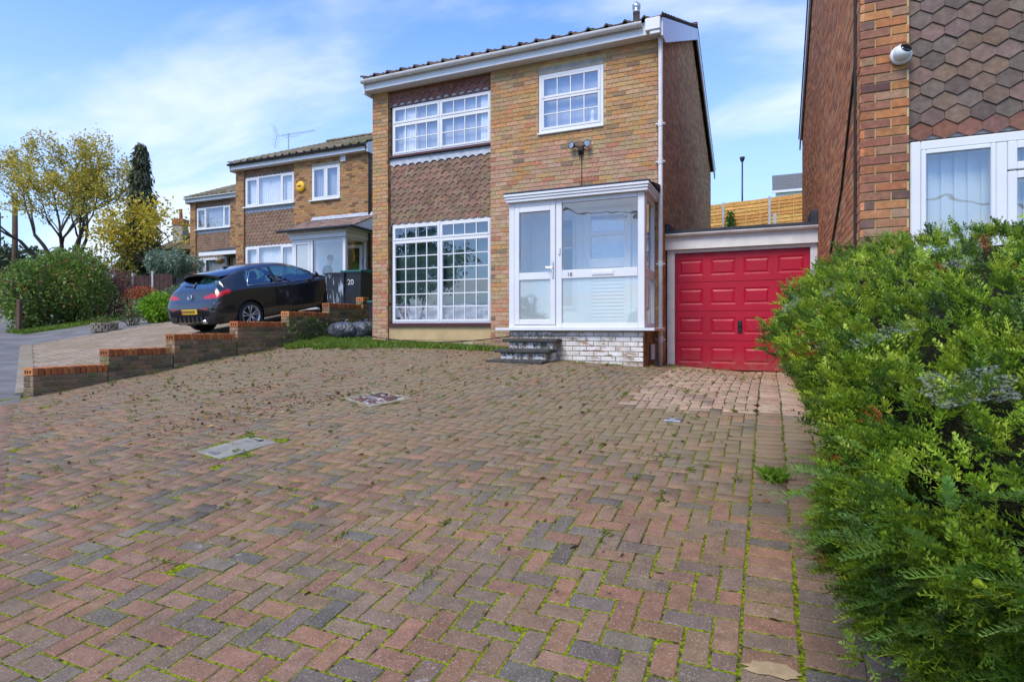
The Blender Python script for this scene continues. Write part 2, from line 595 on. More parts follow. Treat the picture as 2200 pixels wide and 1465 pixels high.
    def lathe(s, prof, n=20, c=(0, 0, 0), ax='z', col=(1, 1, 1)):
        mk = {'z': lambda r, h, t: (c[0] + r * math.cos(t), c[1] + r * math.sin(t), c[2] + h),
              'y': lambda r, h, t: (c[0] + r * math.cos(t), c[1] + h, c[2] + r * math.sin(t)),
              'x': lambda r, h, t: (c[0] + h, c[1] + r * math.cos(t), c[2] + r * math.sin(t))}[ax]
        vs_ = [mk(r, h, 2 * math.pi * k / n) for r, h in prof for k in range(n)]
        fs = [(i * n + k, i * n + (k + 1) % n, (i + 1) * n + (k + 1) % n, (i + 1) * n + k) for i in range(len(prof) - 1) for k in range(n)]
        return s.add(vs_, fs, col)

    def mesh(s, name, m, smooth=False):
        me = bpy.data.meshes.new(name)
        me.from_pydata(s.v, [], s.f)
        a = me.attributes.new('Col', 'FLOAT_COLOR', 'POINT')
        a.data.foreach_set('color', np.array(s.c, dtype=np.float32).ravel())
        me.materials.append(MATS[m])
        if smooth:
            me.polygons.foreach_set('use_smooth', [True] * len(me.polygons))
        me.update()
        return me

    def build(s, name, m, parent=None, smooth=False):
        return link(name, s.mesh(name, m, smooth), parent)


def link(name, me, parent=None, loc=None, col=None):
    o = bpy.data.objects.new(name, me)
    COL.objects.link(o)
    if parent is not None:
        o.parent = parent
    if loc is not None:
        o.location = loc
    if col is not None:
        o.color = (*col[:3], 1)
    return o


def np_mesh(name, V, F, C, m, parent=None, smooth=False):
    """bulk mesh from arrays; F is (m,k) with one k"""
    me = bpy.data.meshes.new(name)
    V = np.asarray(V, dtype=np.float32)
    F = np.asarray(F, dtype=np.int32)
    k = F.shape[1]
    me.vertices.add(len(V))
    me.vertices.foreach_set('co', V.ravel())
    me.loops.add(F.size)
    me.loops.foreach_set('vertex_index', F.ravel())
    me.polygons.add(len(F))
    me.polygons.foreach_set('loop_start', np.arange(0, F.size, k, dtype=np.int32))
    me.polygons.foreach_set('loop_total', np.full(len(F), k, dtype=np.int32))
    a = me.attributes.new('Col', 'FLOAT_COLOR', 'POINT')
    C4 = np.ones((len(V), 4), dtype=np.float32)
    C4[:, :3] = C
    a.data.foreach_set('color', C4.ravel())
    me.materials.append(MATS[m])
    if smooth:
        me.polygons.foreach_set('use_smooth', [True] * len(F))
    me.update(calc_edges=True)
    return link(name, me, parent)


def tag(o, label=None, cat=None, group=None, kind=None):
    if label:
        o['label'] = label
    if cat:
        o['category'] = cat
    if group:
        o['group'] = group
    if kind:
        o['kind'] = kind
    return o


def thing(name, loc, label, cat, group=None, rz=0.0):
    o = bpy.data.objects.new(name, None)
    o.empty_display_size = 0.2
    COL.objects.link(o)
    o.location = loc
    o.rotation_euler = (0, 0, rz)
    return tag(o, label, cat, group)


def local(mb, L):
    """MB whose shapes are given in world coordinates, for a thing standing at L"""
    mb.M = Matrix.Translation(-Vector(L))
    return mb


def pick(pal, j=0.12):
    c = random.choices([p[0] for p in pal], [p[1] for p in pal])[0]
    k = random.uniform(1 - j, 1 + j)
    return tuple(max(0.004, q * k * random.uniform(0.95, 1.05)) for q in c)


# ------------------------------------------------------------------ lie of the land
GD = np.array([-3, 0, .9, 1.7, 2.5, 3.5, 4.5, 5.3, 7, 9, 12.0])
GZ = np.array([-.23, -.23, -.13, -.05, .06, .15, .27, .36, .38, .26, .15])


def g18(d):
    d = min(max(d, GD[0]), GD[-1])
    i = int(np.clip(np.searchsorted(GD, d) - 1, 0, len(GD) - 2))
    sl = np.gradient(GZ, GD)
    h = GD[i + 1] - GD[i]
    t = (d - GD[i]) / h
    return float((2 * t**3 - 3 * t * t + 1) * GZ[i] + (t**3 - 2 * t * t + t) * h * sl[i] + (-2 * t**3 + 3 * t * t) * GZ[i + 1] + (t**3 - t * t) * h * sl[i + 1])


_gx = np.linspace(-3, 12, 301)
_gy = np.array([g18(q) for q in _gx])


def td(X, Y):
    return -.894 * X + .447 * Y, .447 * X + .894 * Y


def xy(t, d):
    return -.894 * t + .447 * d, .447 * t + .894 * d


def street_z(t):
    return .055 * t if t < 45 else 2.475 + .03 * (min(t, 90) - 45)


def T(X, Y):
    t, d = td(X, Y)
    w = min(max((-9.02 - X) / 0.2, 0), 1)
    a = float(np.interp(d, _gx, _gy))
    if d > 9:
        a = float(np.interp(d, [9, 14, 19, 23, 27, 70], [.26, .8, 2.6, 4.4, 5.0, 9.0]))
    b = float(np.interp(d, [-3, 0, 2.5, 3.5, 6.2, 9, 60], [-.23, -.2, .2, .35, .83, 1.13, 6.2]))
    return street_z(t) + a * (1 - w) + b * w


# the base sheet (grass, earth)
gx = np.concatenate([np.arange(-400, -60, 20), np.arange(-60, -28, 2), np.arange(-28, 12, 0.5), np.arange(12, 60, 4), np.arange(60, 301, 20)])
gy = np.concatenate([np.arange(-200, -40, 20), np.arange(-40, -4, 3), np.arange(-4, 32, 0.5), np.arange(32, 80, 3), np.arange(80, 401, 20)])
V = np.array([(x, y, T(x, y) - 0.13) for y in gy for x in gx])
nx = len(gx)
F = np.array([(j * nx + i, j * nx + i + 1, (j + 1) * nx + i + 1, (j + 1) * nx + i) for j in range(len(gy) - 1) for i in range(nx - 1)])
tag(np_mesh('ground', V, F, (1, 1, 1), 'ground', smooth=True), kind='structure')


def sheet(name, fn, us, ws, m, dz=0.0, kind='structure'):
    V = []
    for w in ws:
        for u in us:
            X, Y = fn(u, w)
            V.append((X, Y, T(X, Y) + dz))
    n = len(us)
    F = [(j * n + i, j * n + i + 1, (j + 1) * n + i + 1, (j + 1) * n + i) for j in range(len(ws) - 1) for i in range(n - 1)]
    return tag(np_mesh(name, V, F, (1, 1, 1), m, smooth=True), kind=kind)


ts = np.concatenate([np.arange(-40, 60, 1.5), np.arange(60, 140, 10)])
sheet('footway', xy, ts, [-2.1, -1.5, -1, -.33, -.06], 'asphalt', -0.008)
sheet('road', xy, ts, [-9, -7, -5, -3.5, -2.25], 'asphalt', -0.11)
mb = MB()
for i in range(-40, 60):
    t0, t1 = i * 0.92, i * 0.92 + 0.91
    for s_ in (0,):
        P = [xy(t0, -2.25), xy(t1, -2.25), xy(t1, -2.1), xy(t0, -2.1)]
        zz = [T(*p) for p in P]
        mb.add([(P[k][0], P[k][1], zz[k] - 0.2) for k in range(4)] + [(P[k][0], P[k][1], zz[k] + 0.005) for k in range(4)],
               [(4, 5, 6, 7), (0, 1, 5, 4), (1, 2, 6, 5), (2, 3, 7, 6), (3, 0, 4, 7)])
tag(mb.build('kerb', 'kerb'), kind='structure')
sheet('verge', xy, np.arange(-40, 120, 2), [-10.5, -9.6, -9.02], 'ground', 0.0)
# tarmac drive of the third house and the paved drive of number 20
sheet('tarmac_drive', lambda u, w: (u, max(w, -.5 * u - 0.08)), np.arange(-20.6, -16.5, 0.25), np.arange(7.6, 19.1, 0.25), 'asphalt', -0.004)

# ------------------------------------------------------------------ block paved driveway of number 18
drive_base = sheet('driveway', lambda u, w: (u, max(w, -.5 * u - 0.38)), np.arange(-9.1, 0.73, 0.1), np.arange(-0.7, 10.41, 0.1), 'moss_joint', -0.0044)
sheet('hedge_bed', lambda u, w: (u, w), np.arange(0.70, 3.0, 0.3), np.arange(0.2, 5.7, 0.3), 'soil', -0.004)
PAL_PAVE = [((.245, .127, .072), 34), ((.228, .136, .080), 30), ((.190, .130, .083), 22), ((.158, .124, .088), 14), ((.120, .100, .078), 5)]
PAL_CLEAN = [((.42, .275, .18), 3), ((.45, .31, .205), 3), ((.37, .245, .165), 2)]


def paver_mesh(L, W, t=0.05, ch=0.004, gap=0.0042):
    a, b = L / 2 - gap, W / 2 - gap
    v, q = [], ch
    for z, ins in ((-t, 0), (-q, 0), (0, q)):
        v += [(-a + ins, -b + ins, z), (a - ins, -b + ins, z), (a - ins, b - ins, z), (-a + ins, b - ins, z)]
    f = [(8, 9, 10, 11)]
    for k in (0, 4):
        f += [(k + i, k + (i + 1) % 4, k + 4 + (i + 1) % 4, k + 4 + i) for i in range(4)]
    return v, f


PV, PF = paver_mesh(.2, .1)
HV, HF = paver_mesh(.1, .1)
pav = []                       # centre x, y, turn, length scale


def in_drive(X, Y):
    t, d = td(X, Y)
    if d < -0.12 or X < -8.97 or Y > 10.3 or (X < -7.2 and Y > 9.05):
        return False
    if X < -1.62 and Y > 9.45:
        return False
    if -3.80 < X < -1.72 and Y > 8.68:
        return False
    return True


U = 0.1
for i in range(-90, 0):
    for j in range(-6, 104):
        k = (i - j) % 4
        def cell_ok(a, b):
            return a <= -2 and in_drive((a + .5) * U, (b + .5) * U)
        if not cell_ok(i, j):
            continue
        other = {0: (i + 1, j), 1: (i - 1, j), 2: (i, j - 1), 3: (i, j + 1)}[k]
        if cell_ok(*other):
            if k in (1, 3):
                continue
            cx0, cy0, rot = ((i + 1) * U, (j + .5) * U, 0.0) if k == 0 else ((i + .5) * U, j * U, 90.0)
            sc_ = 1.0
        else:
            cx0, cy0, rot, sc_ = (i + .5) * U, (j + .5) * U, 0.0, 0.5
        if (abs(cx0 + 4.23) < .24 and abs(cy0 - 3.69) < .28):
            continue
        qx, qy = cx0 + 4.07, cy0 - 5.46
        ca, sa = math.cos(R(23.5)), math.sin(R(23.5))
        if abs(qx * ca - qy * sa) < .30 and abs(qx * sa + qy * ca) < .24:
            continue
        pav.append((cx0, cy0, rot, sc_))
for j in range(0, 102):         # right-hand border: two columns
    Y0 = 0.3 + j * 0.1
    pav.append((0.004 + random.gauss(0, .004), Y0, random.gauss(0, 1.0), 1.0))
    pav.append((0.206 + random.gauss(0, .005), Y0 + 0.05, random.gauss(0, 1.2), 1.0))
    if Y0 < 6:
        pav.append((0.408 + random.gauss(0, .005), Y0, random.gauss(0, 1.2), 1.0))
        pav.append((0.610, Y0 + .05, random.gauss(0, 1.2), 1.0))
for j in range(0, 106):          # front edging along the street
    X0, Y0 = xy(0.2 + j * 0.1, -0.215)
    if X0 > -8.97:
        pav.append((X0, Y0, math.degrees(math.atan2(.447, -.894)) + 90, 1.0))
random.shuffle(pav)


def seen_size(p):
    X, Y = p[0], p[1]
    zc = -X * math.sin(YAW) + Y * math.cos(YAW)
    xc = X * math.cos(YAW) + Y * math.sin(YAW)
    if zc < 0.8:
        return 0
    px, py = 1100 + 1256 * xc / zc, 704.5 + 1256 * (1.25 - T(X, Y)) / zc
    if px < -30 or px > 1830 or py > 1490:
        return 0
    return 1.0 / zc


def paver_pose(p):
    X, Y = p[0], p[1]
    e = 0.1
    n = Vector((-(T(X + e, Y) - T(X - e, Y)) / (2 * e), -(T(X, Y + e) - T(X, Y - e)) / (2 * e), 1)).normalized()
    n = (n + Vector((random.gauss(0, .006), random.gauss(0, .006), 0))).normalized()
    q = Vector((0, 0, 1)).rotation_difference(n) @ Quaternion((0, 0, 1), R(p[2]) + random.gauss(0, .006))
    return Vector((X, Y, T(X, Y) + random.gauss(0, .0012))), q


def paver_col(p):
    X, Y = p[0], p[1]
    if X > -1.33 and Y > 5.70 + 0.03 * math.sin(X * 9):
        return pick(PAL_CLEAN, 0.1)
    return pick(PAL_PAVE, 0.16)


pav.sort(key=seen_size, reverse=True)
def worn(v, k):
    out = []
    for i, (x, y, z) in enumerate(v):
        if i >= 4:
            x += random.gauss(0, .0013)
            y += random.gauss(0, .0013)
        if i >= 8 and random.random() < .16:          # a knocked corner
            x, y, z = x * .988, y * .975, z - .0018
        out.append((x, y, z))
    return out


PVS = [worn(PV, k) for k in range(12)]
pms = [MB().add(v, PF).mesh('paver', 'paver_obj') for v in PVS]
hm = MB().add(HV, HF).mesh('half_paver', 'paver_obj')
for p in pav[:300]:
    loc, q = paver_pose(p)
    o = link('paver', random.choice(pms) if p[3] == 1 else hm, drive_base, loc, paver_col(p))
    o.rotation_mode = 'QUATERNION'
    o.rotation_quaternion = q
pv = np.array(PV)
pf = np.array(PF)
Vs, Fs, Cs = [], [], []
for n_, p in enumerate(pav[300:]):
    loc, q = paver_pose(p)
    Vs.append((np.array(random.choice(PVS)) if p[3] == 1 else np.array(HV)) @ np.array(q.to_matrix()).T + np.array(loc))
    Fs.append(pf + n_ * len(pv))
    Cs.append(np.tile(paver_col(p), (len(pv), 1)))
o = np_mesh('paver_field', np.concatenate(Vs), np.concatenate(Fs), np.concatenate(Cs), 'paver_attr', drive_base)
tag(o, kind='stuff')


# paved drive of number 20: the pavers are too fine to pick apart
PAL_20 = [((.36, .27, .20), 3), ((.40, .29, .22), 3), ((.31, .23, .18), 2)]
n20 = sheet('neighbour_driveway', lambda u, w: (u, max(w, -.5 * u + 0.02)), np.arange(-16.6, -9.1, 0.25), np.arange(4.4, 14.3, 0.25), 'mortar_grey', -0.012)
Vs, Fs, Cs = [], [], []
n_ = 0
for i in range(-167, -92):
    for j in range(44, 142):
        k = (i - j) % 4
        if k == 0:
            p = ((i + 1) * U, (j + .5) * U, 0.0, 1)
        elif k == 2:
            p = ((i + .5) * U, j * U, 90.0, 1)
        else:
            continue
        if td(p[0], p[1])[1] < 0.12 or p[0] < -16.55 or p[0] > -9.25:
            continue
        loc, q = paver_pose(p)
        Vs.append(pv[4:] @ np.array(q.to_matrix()).T + np.array(loc))
        Fs.append(pf[[0, 5, 6, 7, 8]] - 4 + n_ * 8)
        Cs.append(np.tile(pick(PAL_20, .1), (8, 1)))
        n_ += 1
o = np_mesh('paver_field', np.concatenate(Vs), np.concatenate(Fs), np.concatenate(Cs), 'paver_attr', n20)
tag(o, kind='stuff')
mb = MB()
for j in range(0, 41):
    P = [xy(10.35 + j * 0.2, -0.12), xy(10.545 + j * 0.2, -0.12), xy(10.545 + j * 0.2, 0.10), xy(10.35 + j * 0.2, 0.10)]
    c = pick([((.30, .26, .20), 1)], .12)
    mb.add([(a, b, T(a, b) - .05) for a, b in P] + [(a, b, T(a, b) + .006) for a, b in P], [(4, 5, 6, 7), (0, 1, 5, 4), (1, 2, 6, 5), (2, 3, 7, 6), (3, 0, 4, 7)], c)
tag(mb.build('edging_slabs', 'paver_attr', n20), kind='stuff')

# ------------------------------------------------------------------ brickwork
PAL_18 = [((.42, .265, .118), 24), ((.45, .235, .098), 30), ((.43, .20, .10), 9), ((.28, .18, .105), 7), ((.45, .265, .155), 20), ((.37, .255, .135), 12)]
PAL_18L = [((.42, .27, .18), 24), ((.43, .23, .155), 22), ((.38, .27, .15), 18), ((.40, .17, .10), 10), ((.22, .15, .10), 5)]
PAL_SIDE = [((.50, .245, .115), 4), ((.54, .29, .14), 4), ((.40, .205, .11), 3), ((.55, .33, .17), 2)]  # flank bricks, lightened in colour to offset the shade they stand in
PAL_16 = [((.33, .135, .062), 30), ((.40, .17, .065), 20), ((.26, .11, .07), 22), ((.145, .075, .065), 16), ((.32, .18, .11), 8)]
PAL_20B = [((.36, .20, .085), 24), ((.32, .20, .10), 18), ((.40, .20, .09), 16), ((.17, .095, .055), 12), ((.30, .15, .07), 12)]


def brick_rects(u0, u1, z0, z1, holes=(), off=0.0, keep=None, BL=.215, BH=.065, J=.010):
    """running bond: list of (u0,u1,z0,z1), cut round the holes"""
    out = []
    nz = int(math.ceil((z1 - z0) / (BH + J)))
    for r in range(nz):
        a = z0 + r * (BH + J)
        b = min(a + BH, z1)
        if b - a < .02:
            continue
        segs = [(u0, u1)]
        for (hx0, hx1, hz0, hz1) in holes:
            if b > hz0 + .01 and a < hz1 - .01:
                ns = []
                for (s0, s1) in segs:
                    if hx1 <= s0 or hx0 >= s1:
                        ns.append((s0, s1))
                    else:
                        if hx0 - s0 > .02:
                            ns.append((s0, hx0))
                        if s1 - hx1 > .02:
                            ns.append((hx1, s1))
                segs = ns
        o = off + (0.1125 if r % 2 else 0.0)
        for (s0, s1) in segs:
            k = math.floor((s0 - o) / (BL + J)) - 1
            while True:
                p = o + k * (BL + J)
                k += 1
                if p >= s1 - .015:
                    break
                q0, q1 = max(p, s0), min(p + BL, s1)
                if q1 - q0 < .03:
                    continue
                if keep and not keep((q0 + q1) / 2, b):
                    continue
                out.append((q0, q1, a, b))
    return out


def brick_front(mb, r, y, col, depth=.03, ch=.003):
    """one brick in a wall that faces -Y with its face at y"""
    u0, u1, a, b = r
    y += random.uniform(-.002, .002)
    v = [(u0, y + depth, a), (u1, y + depth, a), (u1, y + depth, b), (u0, y + depth, b),
         (u0, y + ch, a), (u1, y + ch, a), (u1, y + ch, b), (u0, y + ch, b),
         (u0 + ch, y, a + ch), (u1 - ch, y, a + ch), (u1 - ch, y, b - ch), (u0 + ch, y, b - ch)]
    f = [(8, 9, 10, 11)] + [(k + i, k + (i + 1) % 4, k + 4 + (i + 1) % 4, k + 4 + i) for k in (0, 4) for i in range(4)]
    mb.add(v, f, col)


def brick_side(mb, r, x, s, col, depth=.03):
    """one brick in a wall that faces s*X with its face at x; r runs along Y"""
    u0, u1, a, b = r
    x += random.uniform(-.002, .002)
    v = [(x, u0, a), (x, u1, a), (x, u1, b), (x, u0, b), (x - s * depth, u0, a), (x - s * depth, u1, a), (x - s * depth, u1, b), (x - s * depth, u0, b)]
    mb.add(v, [(0, 1, 2, 3), (0, 1, 5, 4), (1, 2, 6, 5), (2, 3, 7, 6), (3, 0, 4, 7)], col)


def brick_objects(rects, parent, y, pal, limit, rest_name='brick_infill', label=None):
    """bricks facing -Y: the first `limit` as parts, the rest as one part"""
    cache = {}
    for r in rects[:limit]:
        key = (round(r[1] - r[0], 3), round(r[3] - r[2], 3))
        if key not in cache:
            m = MB()
            brick_front(m, (-key[0] / 2, key[0] / 2, -key[1] / 2, key[1] / 2), 0, (1, 1, 1))
            cache[key] = m.mesh('brick', 'brick_obj')
        c = pal((r[0] + r[1]) / 2, r[3]) if callable(pal) else pick(pal)
        link('brick', cache[key], parent, ((r[0] + r[1]) / 2, y + random.uniform(-.002, .002), (r[2] + r[3]) / 2), c)
    if len(rects) > limit:
        m = MB()
        for r in rects[limit:]:
            brick_front(m, r, y, pal((r[0] + r[1]) / 2, r[3]) if callable(pal) else pick(pal))
        tag(m.build(rest_name, 'brick_attr', parent), kind='stuff')


W_, D_, EZ, RISE = 5.57, 9.3, 4.65, 2.0       # house width, depth, soffit height above the floor, ridge rise
SL = RISE / (D_ / 2)


def pier_pal(x, z):
    return pick(PAL_18 if z > 1.9 else PAL_18L)


def house_shell(root, zb, holes, mort, side_x=(-W_, 0)):
    """mortar-coloured backing of the four walls, cut round the openings of the front"""
    mb = MB()
    xs = sorted({-W_ + .01, -.01, *[h[0] for h in holes], *[h[1] for h in holes]})
    zs = sorted({zb, EZ + .15, *[h[2] for h in holes], *[h[3] for h in holes]})
    for i in range(len(xs) - 1):
        for j in range(len(zs) - 1):
            xm, zm = (xs[i] + xs[i + 1]) / 2, (zs[j] + zs[j + 1]) / 2
            if any(h[0] < xm < h[1] and h[2] < zm < h[3] for h in holes):
                continue
            mb.box(xs[i], xs[i + 1], .009, .25, zs[j], zs[j + 1])
    gab = [(.25, zb), (D_ - .01, zb), (D_ - .01, EZ + .1), (D_ / 2, EZ + .1 + RISE), (.25, EZ + .2)]
    mb.prism(gab, 'x', -W_ + .009, -W_ + .2)
    mb.prism(gab, 'x', -.2, -.009)
    mb.box(-W_ + .2, -.2, D_ - .2, D_ - .01, zb, EZ + .1)
    return mb.build('wall', mort, root)


def roof_tiles(root, pal, ox=.12, ridge_mat='rooftile'):
    """interlocking roll tiles on both slopes, courses lapped"""
    L = math.hypot(D_ / 2 + .27, (D_ / 2 + .27) * SL)
    nc = int(L / .33) + 1
    x0, x1 = -W_ - .07, ox
    ntile = int(round((x1 - x0) / .30))
    tw = (x1 - x0) / ntile
    prof = [(0, .034), (.05, .046), (.10, .046), (.15, .034), (.22, .006), (.40, 0), (.75, 0), (.92, .006)]
    ang = math.atan(SL)
    V, F, C = [], [], []
    for sgn in (1, -1):
        for r in range(nc):
            s0, s1 = r * L / nc - .0, (r + 1) * L / nc + .04
            row = []
            for i in range(ntile):
                c = pick(pal, .2)
                for (u, h) in prof:
                    row.append((x0 + (i + u) * tw, h, c))
            row.append((x1, .045, c))
            base = len(V)
            for (s, lift, th) in ((s0, .028, -.03), (s0, .028, 0), (s1, .004, 0)):
                for (x, h, c) in row:
                    n = h + lift + th
                    y = -.27 + s * math.cos(ang) - n * math.sin(ang)
                    z = EZ + .20 + s * math.sin(ang) + n * math.cos(ang)
                    if sgn < 0:
                        y = D_ - y
                    V.append((x, y, z))
                    C.append(c)
            n = len(row)
            for k in (0, 1):
                for i in range(n - 1):
                    F.append((base + k * n + i, base + k * n + i + 1, base + (k + 1) * n + i + 1, base + (k + 1) * n + i))
    o = tag(np_mesh('roof', V, F, C, 'rooftile', root), None)
    mb = MB()
    nr = int((x1 - x0) / .45)
    for i in range(nr):
        a = x0 + i * (x1 - x0) / nr
        pts = [(-.15, -.03), (-.09, .05), (0, .085), (.09, .05), (.15, -.03)]
        zr = EZ + .27 + (D_ / 2 + .27) * SL
        mb.prism([(D_ / 2 + p, zr + q) for p, q in pts], 'x', a, a + (x1 - x0) / nr - .01, pick(pal))
    mb.build('ridge_tiles', 'rooftile', o)
    return o


def eaves(root, gut='upvc_dirty', board='upvc', ox=.12, gutter_end=-.20):
    """fascia, soffit, gutter on brackets and the boxed verge"""
    mb = MB()
    mb.box(-W_ - .02, .1, -.20, -.18, EZ, EZ + .20)
    mb.box(-W_ - .02, .1, -.18, .008, EZ + .001, EZ + .02)
    mb.build('fascia', board, root)
    mb = MB()
    n = 10
    pts = []
    for k in range(n + 1):
        t = math.pi * k / n
        pts.append((-.265 - .058 * math.cos(t), EZ + .175 - .058 * math.sin(t)))
    inner = [(-.265 + (y + .265) * .9, EZ + .175 + (z - EZ - .175) * .9) for y, z in pts[::-1]]
    mb.prism(pts + inner, 'x', -W_ - .06, gutter_end)
    for i in range(7):
        x = -W_ + .2 + i * (W_ - .5) / 6
        mb.prism([(-.265 - .066 * math.cos(math.pi * k / n), EZ + .175 - .066 * math.sin(math.pi * k / n)) for k in range(n + 1)], 'x', x, x + .03)
    mb.build('gutter', gut, root)
    ang = math.atan(SL)
    for sx, nm in ((ox - .035, 'bargeboard'), (-W_ - .052, 'bargeboard')):
        mb = MB()
        a, b = -.22, D_ / 2
        zt = lambda y: EZ + .215 + (y + .27) * SL
        h = .27
        mb.prism([(a, zt(a) - .02), (a, EZ - .06), (.05, EZ - .06), (b, zt(b) - h), (b, zt(b) - .02)], 'x', sx, sx + .03)
        mb.prism([(D_ - a, zt(a) - .02), (D_ - a, zt(a) - h), (b + .002, zt(b) - h), (b + .002, zt(b) - .02)], 'x', sx, sx + .03)
        mb.build(nm, board, root)


PANE = MB().add([(0, 0, 0), (1, 0, 0), (1, 0, 1), (0, 0, 1)], [(0, 1, 2, 3)])
PANE_MESH = {}


def pane(parent, x0, x1, z0, z1, y, m='glass', tilt=0.0012):
    if m not in PANE_MESH:
        PANE_MESH[m] = MB().add([(-.5, 0, -.5), (.5, 0, -.5), (.5, 0, .5), (-.5, 0, .5), (-.5, .006, -.5), (.5, .006, -.5), (.5, .006, .5), (-.5, .006, .5)],
                                [(0, 1, 2, 3)]).mesh('pane', m)
    o = link('pane', PANE_MESH[m], parent, ((x0 + x1) / 2, y, (z0 + z1) / 2))
    o.scale = (x1 - x0, 1, z1 - z0)
    o.rotation_euler = (random.gauss(0, tilt), 0, random.gauss(0, tilt))
    return o


def frame_rect(mb, x0, x1, z0, z1, w, y0, y1, b=.006):
    mb.bbox(x0, x0 + w, y0, y1, z0, z1, b)
    mb.bbox(x1 - w, x1, y0, y1, z0, z1, b)
    mb.bbox(x0 + w - .001, x1 - w + .001, y0 + .001, y1 - .001, z0, z0 + w, b)
    mb.bbox(x0 + w - .001, x1 - w + .001, y0 + .001, y1 - .001, z1 - w, z1, b)


def pleats(x0, x1, z0, z1, y, pitch=.09, amp=.018):
    n = max(4, int((x1 - x0) / pitch * 6))
    v = []
    for z in (z0, (z0 + z1) / 2, z1):
        for i in range(n + 1):
            x = x0 + (x1 - x0) * i / n
            v.append((x, y + amp * math.sin(2 * math.pi * (x - x0) / pitch) + amp * .6 * math.sin(11.3 * x + z), z))
    f = [(r * (n + 1) + i, r * (n + 1) + i + 1, (r + 1) * (n + 1) + i + 1, (r + 1) * (n + 1) + i) for r in (0, 1) for i in range(n)]
    return MB().add(v, f)


def room(parent, x0, x1, z0, z1, y, depth=1.2, m='interior'):
    mb = MB()
    x0 -= .12; x1 += .12; z0 -= .1; z1 += .1
    v = [(x0, y, z0), (x1, y, z0), (x1, y, z1), (x0, y, z1), (x0, y + depth, z0), (x1, y + depth, z0), (x1, y + depth, z1), (x0, y + depth, z1)]
    mb.add(v, [(4, 5, 6, 7), (0, 1, 5, 4), (2, 3, 7, 6), (1, 2, 6, 5), (3, 0, 4, 7)])
    return mb.build('interior', m, parent)


def glazed_light(win, x0, x1, z0, z1, y, cols, rows, m='glass', sash_w=.042, bar=.018):
    """one sash with its glazing bars and every pane between them"""
    mb = MB()
    frame_rect(mb, x0, x1, z0, z1, sash_w, y, y + .05)
    mb.build('sash', 'upvc', win)
    a0, a1, b0, b1 = x0 + sash_w, x1 - sash_w, z0 + sash_w, z1 - sash_w
    for i in range(1, cols):
        x = a0 + (a1 - a0) * i / cols
        MB().box(x - bar / 2, x + bar / 2, y + .006, y + .03, b0, b1).build('glazing_bar', 'upvc', win)
    for j in range(1, rows):
        z = b0 + (b1 - b0) * j / rows
        MB().box(a0, a1, y + .0075, y + .0285, z - bar / 2, z + bar / 2).build('glazing_bar', 'upvc', win)
    for i in range(cols):
        for j in range(rows):
            pane(win, a0 + (a1 - a0) * i / cols, a0 + (a1 - a0) * (i + 1) / cols, b0 + (b1 - b0) * j / rows, b0 + (b1 - b0) * (j + 1) / rows, y + .02, m)


# --- shaped hanging tiles


def scallop_tile(w=.163, h=.15, th=.012):
    """hanging tile with an arched (concave) lower edge; origin at the top centre, face towards -Y"""
    pts = [(-w / 2, h)]
    n = 10
    for k in range(n + 1):
        u = k / n
        x = -w / 2 + w * u
        e = .052 * max(0.0, math.sin(math.pi * min(max((u - .10) / .80, 0), 1))) ** .75
        pts.append((x, e))
    pts.append((w / 2, h))
    return pts


def arrow_tile(w=.163, h=.175):
    return [(-w / 2, h), (-w / 2, .050), (0, .0), (w / 2, .050), (w / 2, h)]


def tile_shape(pts, th=.013, lean=.016):
    """prism of the outline leaning out at the foot"""
    h = max(p[1] for p in pts)
    v = []
    for d in (0, th):
        for (x, z) in pts:
            v.append((x, d - lean * (1 - z / h), z))
    n = len(pts)
    f = [tuple(range(n))] + [(i, (i + 1) % n, n + (i + 1) % n, n + i) for i in range(n)]
    return v, f


PAL_TILE = [((.235, .138, .095), 5), ((.22, .135, .092), 5), ((.21, .142, .092), 4), ((.195, .128, .088), 3), ((.215, .155, .085), 1)]
PAL_HEX = [((.165, .113, .088), 5), ((.145, .107, .087), 5), ((.18, .117, .085), 3), ((.13, .100, .082), 3)]


def tile_rows(x0, x1, z0, z1, w=.165, g=.114, hang=.0):
    """(x, z, row) of each hanging tile, rows offset by half a tile, lowest row first"""
    out = []
    r = 0
    z = z0
    while z < z1 - .03:
        o = 0 if r % 2 == 0 else w / 2
        x = x0 - o + w / 2
        while x < x1 + w * .4:
            out.append((x, z, r))
            x += w
        z += g
        r += 1
    return out


def clip_outline(pts, xc, x0, x1):
    out = []
    for (x, z) in pts:
        out.append((min(max(x + xc, x0), x1) - xc, z))
    ded = [out[0]]
    for p in out[1:]:
        if abs(p[0] - ded[-1][0]) + abs(p[1] - ded[-1][1]) > 1e-5:
            ded.append(p)
    return ded


